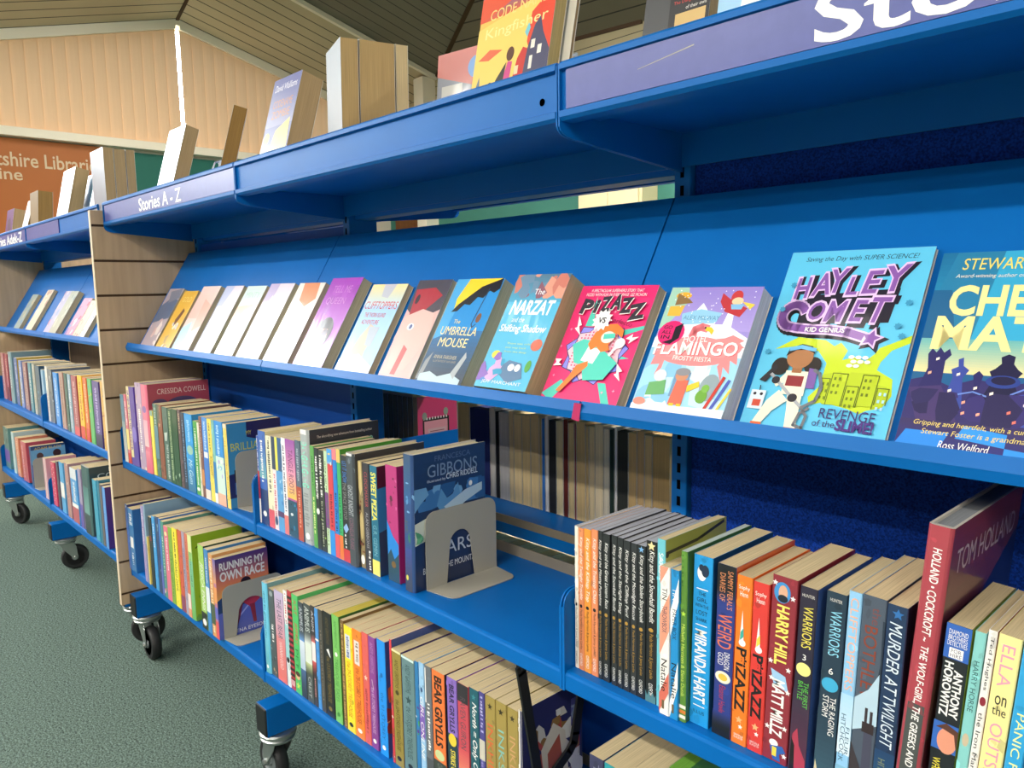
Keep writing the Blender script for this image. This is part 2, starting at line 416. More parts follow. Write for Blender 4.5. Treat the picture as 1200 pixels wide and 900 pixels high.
# ceiling: sloping boarded planes seen from the photo, flat plaster elsewhere
S = 0.4                                         # the gable planes climb into the room
def gp(y, x): return (x, y, rake(y) + S*(x-XW))
LIP = -4.2
m = MB(); m.poly([gp(GY0,XW), gp(APEX[0],XW), gp(APEX[0],LIP), gp(GY0,LIP)], 0); m.poly([gp(APEX[0],XW), gp(3.82,XW), gp(3.82,LIP), gp(APEX[0],LIP)], 0)
m.poly([(XW,YF,3.62),(XW,GY0,3.62),(LIP,GY0,3.62),(LIP,YF,3.62)], 0)
A2 = Vector((-4.2,1.0,rake(1.0)+.32)); 
def gl_(y): return Vector((LIP, y, rake(y)+S*(LIP-XW)))
CN = Vector((-3.2, 3.387, 3.311)); CR = Vector((-4.16, 3.8, 3.012))
# plane above the lip, shade in its board colour, and the plane above the back wall; both rise to the flat ceiling
P1 = gl_(1.785); P2 = gl_(3.8)
d = CN - P2
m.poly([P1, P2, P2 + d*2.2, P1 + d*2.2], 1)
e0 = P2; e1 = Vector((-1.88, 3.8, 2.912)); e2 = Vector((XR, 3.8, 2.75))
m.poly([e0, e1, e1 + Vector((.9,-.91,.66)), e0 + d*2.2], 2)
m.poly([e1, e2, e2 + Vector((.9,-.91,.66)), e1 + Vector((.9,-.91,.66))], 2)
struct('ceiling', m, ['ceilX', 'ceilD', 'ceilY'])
m = MB(); m.poly([(-5.2,-4.7,3.9),(6.2,-4.7,3.9),(6.2,3.9,3.9),(-5.2,3.9,3.9)]); struct('ceiling', m, 'ceiling')
m = MB()                                        # dark joint covers along ridge, corner and lip
def bar(a, b, r):
    a, b = Vector(a), Vector(b); dd = (b-a).normalized(); up = Vector((0,0,1)); s = dd.cross(up).normalized()*r; t = s.cross(dd).normalized()*r
    n = len(m.v)
    for p in (a, b): m.v += [tuple(p+s+t), tuple(p-s+t), tuple(p-s-t), tuple(p+s-t)]
    for q in ((3,2,1,0),(4,5,6,7),(0,1,5,4),(1,2,6,5),(2,3,7,6),(3,0,4,7)): m.f.append(tuple(n+i for i in q)); m.mi.append(0); m.c.append(None)
bar(gp(APEX[0],XW), gp(APEX[0],LIP), .012); bar(P2, P2+d*2.2, .016); bar(e0, e1, .014)
struct('trim_1', m, 'groove')
m = MB(); bar(P1+Vector((.0,0,-.02)), P2+Vector((.0,0,-.02)), .018); struct('lip_highlight', m, 'trim')  # cream bar stands for the bright highlight along the lip
m = MB(); m.box(-4.36, 3.66, 0, -4.22, 3.8, 3.0); struct('trim_3', m, 'trim')
m = MB(); m.box(-4.86, 3.76, 0, -4.47, 3.8, 2.3); m.box(-4.47, 3.755, 0, -4.43, 3.8, 2.3, 1); struct('door_1', m, ['doorwood', 'trim'])
t = empty('wall_cupboard', (-2.03, 3.62, 0)); tag(t, 'cream wall cupboard glimpsed through the gap above the sloping display', 'cupboard')
m = MB(); m.box(-.29, 0, 0, .29, .18, 2.2); m.build('body', 'cream', t, bevel=.004)
m = MB(); m.box(-.27, -.018, .06, .0, 0, 2.17); m.build('door', 'cream', t, bevel=.003)
m = MB(); m.box(.004, -.018, .06, .27, 0, 2.17); m.build('door', 'cream', t, bevel=.003)
# sign boards on the left wall under the sill
t = empty('sign_board', (XW+.004, 1.196, 1.2)); tag(t, 'orange library sign board with cream lettering under the blinds', 'sign')
m = MB(); m.box(0, -2.3, 0, .018, 0, 1.015); m.build('board', 'orange', t, bevel=.002)
def wall_text(parent, s, y0, y1, z0, z1, x, m='signtext', name='lettering', bold=.012):
    v, f, x0, x1, b0, b1 = text_geo(s, bold, 0)
    mm = MB()
    for q in f: mm.poly([(x, y0+(y1-y0)*(v[i][0]-x0)/(x1-x0), z0+(z1-z0)*(v[i][1]-b0)/(b1-b0)) for i in q])
    o = mm.build(name, m, parent); return o
def sg(s, y0, y1, z0, z1): wall_text(t, s, y0-1.196, y1-1.196, z0-1.2, z1-1.2, .0195)
sg('tshire Libraries', .475, 1.165, 2.018, 2.118)
sg('ine', .487, .63, 1.922, 2.0)
t = empty('notice_board', (XW+.004, 1.22, 1.2)); tag(t, 'teal green board beside the orange sign', 'board')
m = MB(); m.box(0, 0, 0, .02, 2.3, 1.0); m.build('panel', 'tealboard', t, bevel=.002)

# ceiling lamps
def ceiling_lamp():
    t = empty('ceiling_lamp', (0, 0, 3.9)); 
    m = MB(); m.lathe([(.17,0),(.17,-.06),(.15,-.075),(.135,-.075)], 0, 0, 0); m.build('casing', 'lampcase', t, smooth=True)
    m = MB(); m.lathe([(0,-.07),(.134,-.07)], 0, 0, 0); m.build('diffuser', 'lamp', t)
    return t
proto = ceiling_lamp()
for i, (x, y) in enumerate(LAMPS):
    o = proto if i == 0 else copy_tree(proto)
    o.location = (x, y, 3.9); tag(o, 'round white ceiling lamp above the reading room', 'lamp', 'ceiling lamps')
    d = bpy.data.lights.new('lamp_light', 'AREA'); d.shape = 'DISK'; d.size = .26; d.energy = LAMP_POWER; d.color = (1, .95, .87)
    lo = bpy.data.objects.new('lamp_light', d); COL.objects.link(lo); lo.location = (x, y, 3.9-.085)

def batten():
    t = empty('added_batten', (0, 0, 0))
    m = MB(); m.prism([(-.07,.0),(.07,.0),(.055,.06),(-.055,.06)], -.78, .78, 'X'); m.build('casing', 'lampcase', t, bevel=.004)
    m = MB(); m.prism([(-.06,-.001),(-.045,-.022),(.045,-.022),(.06,-.001)], -.75, .75, 'X'); m.build('diffuser', 'tube', t)
    for x in (-.6, .6):
        m = MB(); m.lathe([(.004,.06),(.004,.40)], x, 0, 0, seg=8); m.build('suspension_rod', 'steel', t)
    return t
proto = batten()
for i, (x, y, z, k) in enumerate(BATTENS):
    o = proto if i == 0 else copy_tree(proto)
    o.location = (x, y, z); tag(o, 'unseen fluorescent batten added above the aisle', 'lamp', 'added fluorescent battens above the aisle')
    d = bpy.data.lights.new('added_batten_tube', 'AREA'); d.shape = 'RECTANGLE'; d.size = 1.5; d.size_y = .12; d.energy = BATTEN_POWER*k; d.color = (1, .96, .9)
    lo = bpy.data.objects.new('added_batten_tube', d); COL.objects.link(lo); lo.location = (x, y, z-.026)

# ------------------------------------------------------------------ mobile bookcases
Z1, Z2, ZT = 0.280, 0.6142, 1.318              # tops of the shelf boards
TILT = math.radians(31)
N_ = Vector((0, -math.cos(TILT), math.sin(TILT))); E2 = Vector((0, math.sin(TILT), math.cos(TILT))); P0 = Vector((0, .066, .944))

def flat_shelf(root, x0, x1, ztop, y0=0.0, y1=0.252, back=True):
    """steel tray shelf: board, rounded front flange, end brackets as sub-parts"""
    s = 1 if y1 > y0 else -1
    m = MB()
    prof = [(y0+s*.005,ztop),(y1,ztop),(y1,ztop-.022),(y1-s*.002,ztop-.022),(y1-s*.002,ztop-.0025),(y0+s*.006,ztop-.0025),(y0+s*.003,ztop-.006),(y0+s*.003,ztop-.024),(y0+s*.02,ztop-.024),(y0+s*.02,ztop-.027),(y0+s*.003,ztop-.027),(y0,ztop-.024),(y0,ztop-.005),(y0+s*.0015,ztop-.0015)]
    m.prism(prof, x0+.004, x1-.004, 'X')
    sh = m.build('shelf', 'blue', root)
    for x in (x0+.0015, x1-.0035):
        b = MB(); n = 7; zt = ztop+.106; r = .02
        pr = [(y0+s*.0,ztop-.026),(y1,ztop-.026),(y1,zt)] + [(y0+s*(r-r*math.sin(PI/2*i/n)), zt-r+r*math.cos(PI/2*i/n)) for i in range(n+1)]
        b.prism(pr, x, x+.002, 'X'); b.box(x-.001, y0-s*.001 if s>0 else y0, ztop-.026, x+.003, y0+s*.001 if s>0 else y0+.001, zt-.02)
        b.build('side_bracket', 'blue', sh, smooth=True)
    return sh

def top_shelf(root, x0, x1, sign=None, holes=False, y0=0.0, s=1):
    m = MB(); zb, zf = 1.2985, 1.3655; Y = lambda y: y0+s*y
    pr = [(-.002,zb+.004),(-.002,zb+.011),(.004,zb+.013),(.004,zf-.011),(-.002,zf-.009),(-.002,zf-.003),(.001,zf),(.006,zf),(.0085,zf-.004),(.0085,ZT),(.25,ZT),(.25,zb-.03),(.247,zb-.03),(.247,ZT-.004),(.075,ZT-.004),(.072,ZT-.010),(.045,ZT-.010),(.042,ZT-.004),(.022,ZT-.006),(.022,zb),(.002,zb)]
    m.prism([(Y(a), b) for a, b in pr], x0+.003, x1-.003, 'X')
    sh = m.build('top_shelf', 'blue', root)
    for x in (x0+.001, x1-.003):                # end plates sweep back and down to the uprights
        b = MB(); q = [(-.001,zf-.004),(-.001,1.292)] + [(.03-.03*math.cos(PI/2*i/5), 1.292-.012*math.sin(PI/2*i/5)) for i in range(6)] + [(.25,1.262),(.25,ZT),(.01,ZT),(.006,zf-.002)]
        b.prism([(Y(a), c) for a, c in q], x, x+.002, 'X'); b.build('end_plate', 'blue', sh)
    for x in ((x1-.03,) if holes else ()):
        b = MB(); b.lathe([(0,-.0003),(.0045,-.0003)], x, Y(.004), 1.326, 'Y', 16); b.build('hole', 'void', sh)
    if sign:
        b = MB(); b.box(x0+.012, Y(.0008), zb+.0125, x1-.006 if not sign.get('x1') else sign['x1'], Y(.0038), zf-.0105)
        st = b.build('sign_strip', 'sign', sh)
        for s_, xa, xb, za, zb_ in sign['text']:
            v, f, u0, u1, b0, b1 = text_geo(s_, .016, 0); mm = MB()
            for q in f: mm.poly([(xa+(xb-xa)*(v[i][0]-u0)/(u1-u0), Y(.0004), za+(zb_-za)*(v[i][1]-b0)/(b1-b0)) for i in q])
            mm.build('lettering', 'white', st)
        for sc in sign.get('scratch', ()):
            mm = MB(); mm.poly([(sc[0],Y(.0005),sc[1]),(sc[2],Y(.0005),sc[3]),(sc[2],Y(.0005),sc[3]+.0012),(sc[0],Y(.0005),sc[1]+.0006)]); mm.build('scratch', 'bookend', st)
    return sh

def display_shelf(root, x0, x1, y0=0.0, s=1):
    """sloping face-out display: back panel, tray and small front lip"""
    top = P0 + E2*.329; tray = P0 + N_*.033
    f = lambda p: (y0+s*p[0], p[1])
    a = [(top.y,top.z),(P0.y,P0.z),(tray.y,tray.z),(.0317,.948),(.034,.9378),(.052,.936),(.052,.9385),(.0365,.940),(.0345,.948),(tray.y+.001,tray.z-.0035),(P0.y+.001,P0.z-.003),(P0.y+.004,P0.z-.001),(top.y+.003,top.z-.0015),(top.y+.02,top.z-.004),(top.y+.02,top.z-.001)]
    m = MB(); m.prism([f(p) for p in a], x0+.0015, x1-.0015, 'X')
    sh = m.build('display_shelf', 'blue', root)
    for x in (x0+.002, x1-.004):
        b = MB(); b.prism([f(p) for p in ((P0.y+.004,P0.z-.004),(top.y+.0035,top.z-.003),(.252,top.z-.003),(.252,.90),(.20,.90),(.055,.9365))], x, x+.002, 'X'); b.build('end_plate', 'blue', sh)
    return sh

def upright(root, x, y0=.253, y1=.327, z0=.20, z1=1.36):
    m = MB(); m.box(x-.0135, y0, z0, x+.0135, y1, z1); up = m.build('upright', 'blue', root, bevel=.002)
    m = MB(); z = .33
    while z < z1-.03:
        m.box(x-.003, y0-.0004, z, x+.003, y0+.001, z+.014); z += .025
    m.build('slot_row', 'void', up)
    return up

def caster(root, x, y, ang, z=.135):
    c = empty('caster', (x, y, 0)); c.parent = root; c.rotation_euler = (0, 0, ang)
    m = MB(); m.lathe([(.0,z),(.038,z),(.041,z-.003),(.041,z-.007),(.036,z-.009),(.036,z-.012),(.039,z-.015),(.036,z-.021),(.022,z-.023),(0,z-.023)], 0, 0, 0); m.build('swivel_plate', 'steel', c, smooth=True)
    o = .028; m = MB()
    for sy in (-1, 1):
        ya, yb = (sy*.0195, sy*.022)
        pr = [(-.024,z-.022),(.026,z-.022),(.034,z-.04),(o+.010,.050),(o+.007,.043),(o,.040),(o-.007,.043),(o-.010,.052),(-.016,z-.04)]
        m.prism([(a, b) for a, b in pr], min(ya,yb), max(ya,yb), 'Y')
    m.box(-.024,-.022,z-.0235,.03,.022,z-.021); m.build('fork', 'steel', c, bevel=.001)
    m = MB(); m.lathe([(.034,-.0135),(.045,-.0135),(.0485,-.010),(.05,-.004),(.05,.004),(.0485,.010),(.045,.0135),(.034,.0135),(.034,-.0135)], o, 0, .05, 'Y', 36); w = m.build('wheel', 'rubber', c, smooth=True)
    m = MB(); m.lathe([(0,-.0115),(.012,-.0165),(.014,-.011),(.028,-.0095),(.034,-.0132),(.034,.0132),(.028,.0095),(.014,.011),(.012,.0165),(0,.0115)], o, 0, .05, 'Y', 30); m.build('hub', 'hub', c, smooth=True)
    m = MB(); m.lathe([(0,-.027),(.006,-.027),(.007,-.023),(.007,.023),(.006,.027),(0,.027)], o, 0, .05, 'Y', 10); m.build('axle_bolt', 'steel', c)
    return c

def leg(root, x, wheels, y0=-.014, y1=.594):
    m = MB(); m.box(x-.025, y0+.003, .136, x+.025, y1-.003, .2015); b = m.build('base_beam', 'blue', root, bevel=.002)
    for ya, yb in ((y0, y0+.006), (y1-.006, y1)):
        m = MB(); m.box(x-.0245, ya, .1365, x+.0245, yb, .201); m.build('end_cap', 'black', b, bevel=.003)
    for y, a in wheels: caster(root, x, y, a)

def side_panel(root, x0, x1, grooves=True):
    y0, y1, z0, z1 = -.034, .614, .166, 1.343
    pr = [(y0,z0),(y1,z0),(y1,z1),(y0,z1)]; m = MB()
    m.box(x0, y0+.0015, z0, x1-(.005 if grooves else 0), y1-.0015, z1-.0015)
    if grooves:
        zz = [z0] + [.1*k for k in range(2, 14)] + [z1]
        for a, b in zip(zz, zz[1:]):
            m.box(x1-.005, y0+.0015, a+.0035 if a > z0 else a, x1, y1-.0015, b-.0035 if b < z1 else b-.0015)
    p = m.build('end_panel', 'wood', root)
    if grooves:
        m = MB()
        for k in range(2, 14): m.box(x1-.0052, y0+.002, .1*k-.0034, x1-.0045, y1-.002, .1*k+.0034)
        m.build('groove_lining', 'groove', p)
    m = MB(); m.box(x0, y0, z0, x1, y0+.0014, z1); m.box(x0, y1-.0014, z0, x1, y1, z1); m.box(x0, y0, z1-.0014, x1, y1, z1); m.build('edging', 'woodedge', p)
    return p

def fabric_panel(root, x0, x1, z0, z1, m_='fabric', y=.262):
    m = MB(); m.box(x0, y, z0, x1, y+.012, z1); return m.build('back_panel', m_, root)

main = empty('mobile_bookcase', (0, 0, 0))
tag(main, 'long blue double-sided bookcase on castors filling the right of the photo', 'bookcase')
side_panel(main, -.913, -.8965)
BAYS = [(-.893, .004), (.004, .904), (.904, 1.804)]
for i, (a, b) in enumerate(BAYS):
    for z in (Z1, Z2):
        sh = flat_shelf(main, a, b, z)
        m = MB(); m.box(a+.006, .2495, z+.0003, b-.006, .252, z+.020); m.build('edge_strip', 'strip', sh)
    display_shelf(main, a, b)
signA = {'text': [('Stories A - Z', -.585, -.292, 1.3145, 1.347)]}
signC = {'text': [('Stories', 1.214, 1.50, 1.3125, 1.356)], 'scratch': [(1.02, 1.333, 1.09, 1.342)]}
top_shelf(main, *BAYS[0], sign=signA); top_shelf(main, *BAYS[1], holes=True); top_shelf(main, *BAYS[2], sign=signC)
for x in (-.876, .004, .904, 1.804): upright(main, x)
fabric_panel(main, -.86, -.012, .22, 1.25, 'smoothpanel'); fabric_panel(main, .92, 1.788, .22, 1.30)
fabric_panel(main, .02, .888, .24, .49, 'smoothpanel')
m = MB(); m.box(-.86, .268, 1.262, 1.79, .31, 1.30); m.build('top_rail', 'blue', main, bevel=.002)
m = MB(); m.box(-.86, .27, .205, 1.79, .31, .245); m.build('base_rail', 'blue', main, bevel=.002)
leg(main, -.862, [(.025, 0), (.55, 0)]); leg(main, .004, [(.025, PI), (.55, 0)]); leg(main, .904, [(.025, 0), (.55, PI)]); leg(main, 1.78, [(.025, .6), (.55, 0)])
# the reverse side: shelves, brackets and a tan edge strip
for a, b in BAYS:
    for z in (.312, .6345): 
        sh = flat_shelf(main, a, b, z, .58, .328)
        m = MB(); m.box(a+.006, .328, z+.0005, b-.006, .331, z+.016); m.build('edge_strip', 'strip', sh)
    top_shelf(main, a, b, y0=.58, s=-1)
    m = MB(); m.prism([(.345,1.19),(.505,.95),(.545,.955),(.545,.945),(.50,.938),(.342,1.186)], a+.003, b-.003, 'X'); m.build('display_shelf', 'blue', main)

far = empty('mobile_bookcase', (-1.9, 0, 0))
tag(far, 'shorter matching bookcase on castors further left, behind the slatted end panel', 'bookcase')
FB = [(-.94, .012), (.012, .962)]
side_panel(far, -.962, -.944, False)
for a, b in FB:
    flat_shelf(far, a, b, Z1); flat_shelf(far, a, b, Z2); display_shelf(far, a, b)
top_shelf(far, *FB[0], sign={'text': [('Stories Adek-Z', -.62, -.05, 1.311, 1.35)]}); top_shelf(far, *FB[1], sign={'text': [], 'x1': .50})
for x in (-.925, .012, .945): upright(far, x)
for x0, x1 in ((-.58, -.03),): pass
m = MB(); m.box(-.93, .268, 1.262, .94, .31, 1.30); m.build('top_rail', 'blue', far, bevel=.002)
m = MB(); m.box(-.93, .262, .22, .94, .276, .60); m.build('back_panel', 'smoothpanel', far)
m = MB(); m.box(-.08, .262, .60, .10, .276, 1.24); m.build('back_panel', 'smoothpanel', far)
m = MB(); m.box(-.93, .335, .22, .94, .347, 1.2); m.build('rear_panel', 'wood', far)
leg(far, -.88, [(.03, .5), (.55, 0)], y1=.36); leg(far, .02, [(.04, PI/2-.15), (.33, 0)], y1=.36); leg(far, .925, [(.03, PI/2-.3), (.33, 0)], y1=.36)

# ------------------------------------------------------------------ bookends and the hanging support
def bookend(loc, rot, label, H=.130, D=.153, B=.062, w=.045):
    t = empty('bookend', loc, (0, 0, rot)); tag(t, label, 'bookend', 'steel bookends')
    n = 8; r = .02; th = .0014
    outer = [(0,0),(D,0)] + [(D-r+r*math.cos(PI/2*i/n), H-r+r*math.sin(PI/2*i/n)) for i in range(n+1)] + [(r-r*math.sin(PI/2*i/n), H-r+r*math.cos(PI/2*i/n)) for i in range(n+1)]
    cy = D*.47; hw = w/2; ht = .088
    arch = [(cy+hw+.008,.0)] + [(cy+hw*math.cos(PI*i/12), ht-hw+hw*math.sin(PI*i/12)) for i in range(13)] + [(cy-hw-.008,.0)]
    # plate as strips left of, above and right of the arch
    m = MB(); left = [p for p in outer if p[0] <= cy]
    def slab(pts): m.prism(pts, 0, th, 'X')
    ac = arch[1:-1]; top = outer[2:]
    right_out = [p for p in top if p[0] >= cy]; left_out = [p for p in top if p[0] < cy]
    slab([(cy+hw+.008,0),(D,0)] + right_out + [(cy,H)] + [(cy,ht)] + list(reversed([a for a in ac if a[0] > cy+1e-6])))
    slab([(cy,H)] + left_out + [(0,0),(cy-hw-.008,0)] + list(reversed([a for a in ac if a[0] < cy-1e-6])) + [(cy,ht)])
    m.build('plate', 'bookend', t)
    m = MB(); r2 = .018
    base = [(0,0),(0,D)] + [(B-r2+r2*math.sin(PI/2*i/n), D-.006-r2+r2*math.cos(PI/2*i/n)) for i in range(n+1)] + [(B-r2+r2*math.cos(PI/2*i/n), .006+r2-r2*math.sin(PI/2*i/n)) for i in range(n+1)]
    m.prism(base, 0, th, 'Z'); m.build('foot', 'bookend', t)
    return t
bookend((.5680, .034, Z2+.0004), 0, 'large warm grey steel bookend with arched cut-out in the middle bay')
bookend((-.128, .02, Z2+.0004), 0, 'grey steel bookend against the yellow-spined book in the left bay')
bookend((-.204, .0, Z1+.0004), 0, 'warm grey steel bookend before the sunset-coloured cover on the bottom shelf', H=.13, w=.07)
bookend((-2.209, .012, Z1+.0004), 0, 'small grey bookend against the blue cover on the far unit')

t = empty('hanging_book_support', (.812, 0, 0)); tag(t, 'black U-shaped wire support hanging from the shelf against the swirling-pattern cover', 'book support')
m = MB(); pts = [(.010,.582),(.012,.572),(.043,.400),(.050,.390),(.062,.386),(.108,.412),(.118,.422),(.122,.436),(.155,.582)]
wd = .008
for (ya,za),(yb,zb) in zip(pts, pts[1:]):
    dy, dz = yb-ya, zb-za; l = math.hypot(dy,dz); oy, oz = -dz/l*wd, dy/l*wd; ey, ez = dy/l*.002, dz/l*.002
    m.prism([(ya+oy-ey,za+oz-ez),(yb+oy+ey,zb+oz+ez),(yb-oy+ey,zb-oz+ez),(ya-oy-ey,za-oz-ez)], 0, .004, 'X')
m.build('wire_loop', 'strap', t)
m = MB(); m.box(-.004, .008, .579, .008, .16, .5855); m.build('hook', 'strap', t)

# a small pink paper tab stuck on the joint of the display lip
t = empty('paper_tab', (.9005, .0305, .944)); tag(t, 'small magenta paper tab taped over the display lip joint', 'tab')
m = MB(); m.poly([(-.006,-.0006,-.006),(.007,-.0006,-.008),(.009,.0012,.0145),(-.003,.0012,.0135)], c='#b01f5c'); m.box(-.003,.001,.0135,.009,.004,.0145, c='#b01f5c'); m.build('tab', 'print', t)

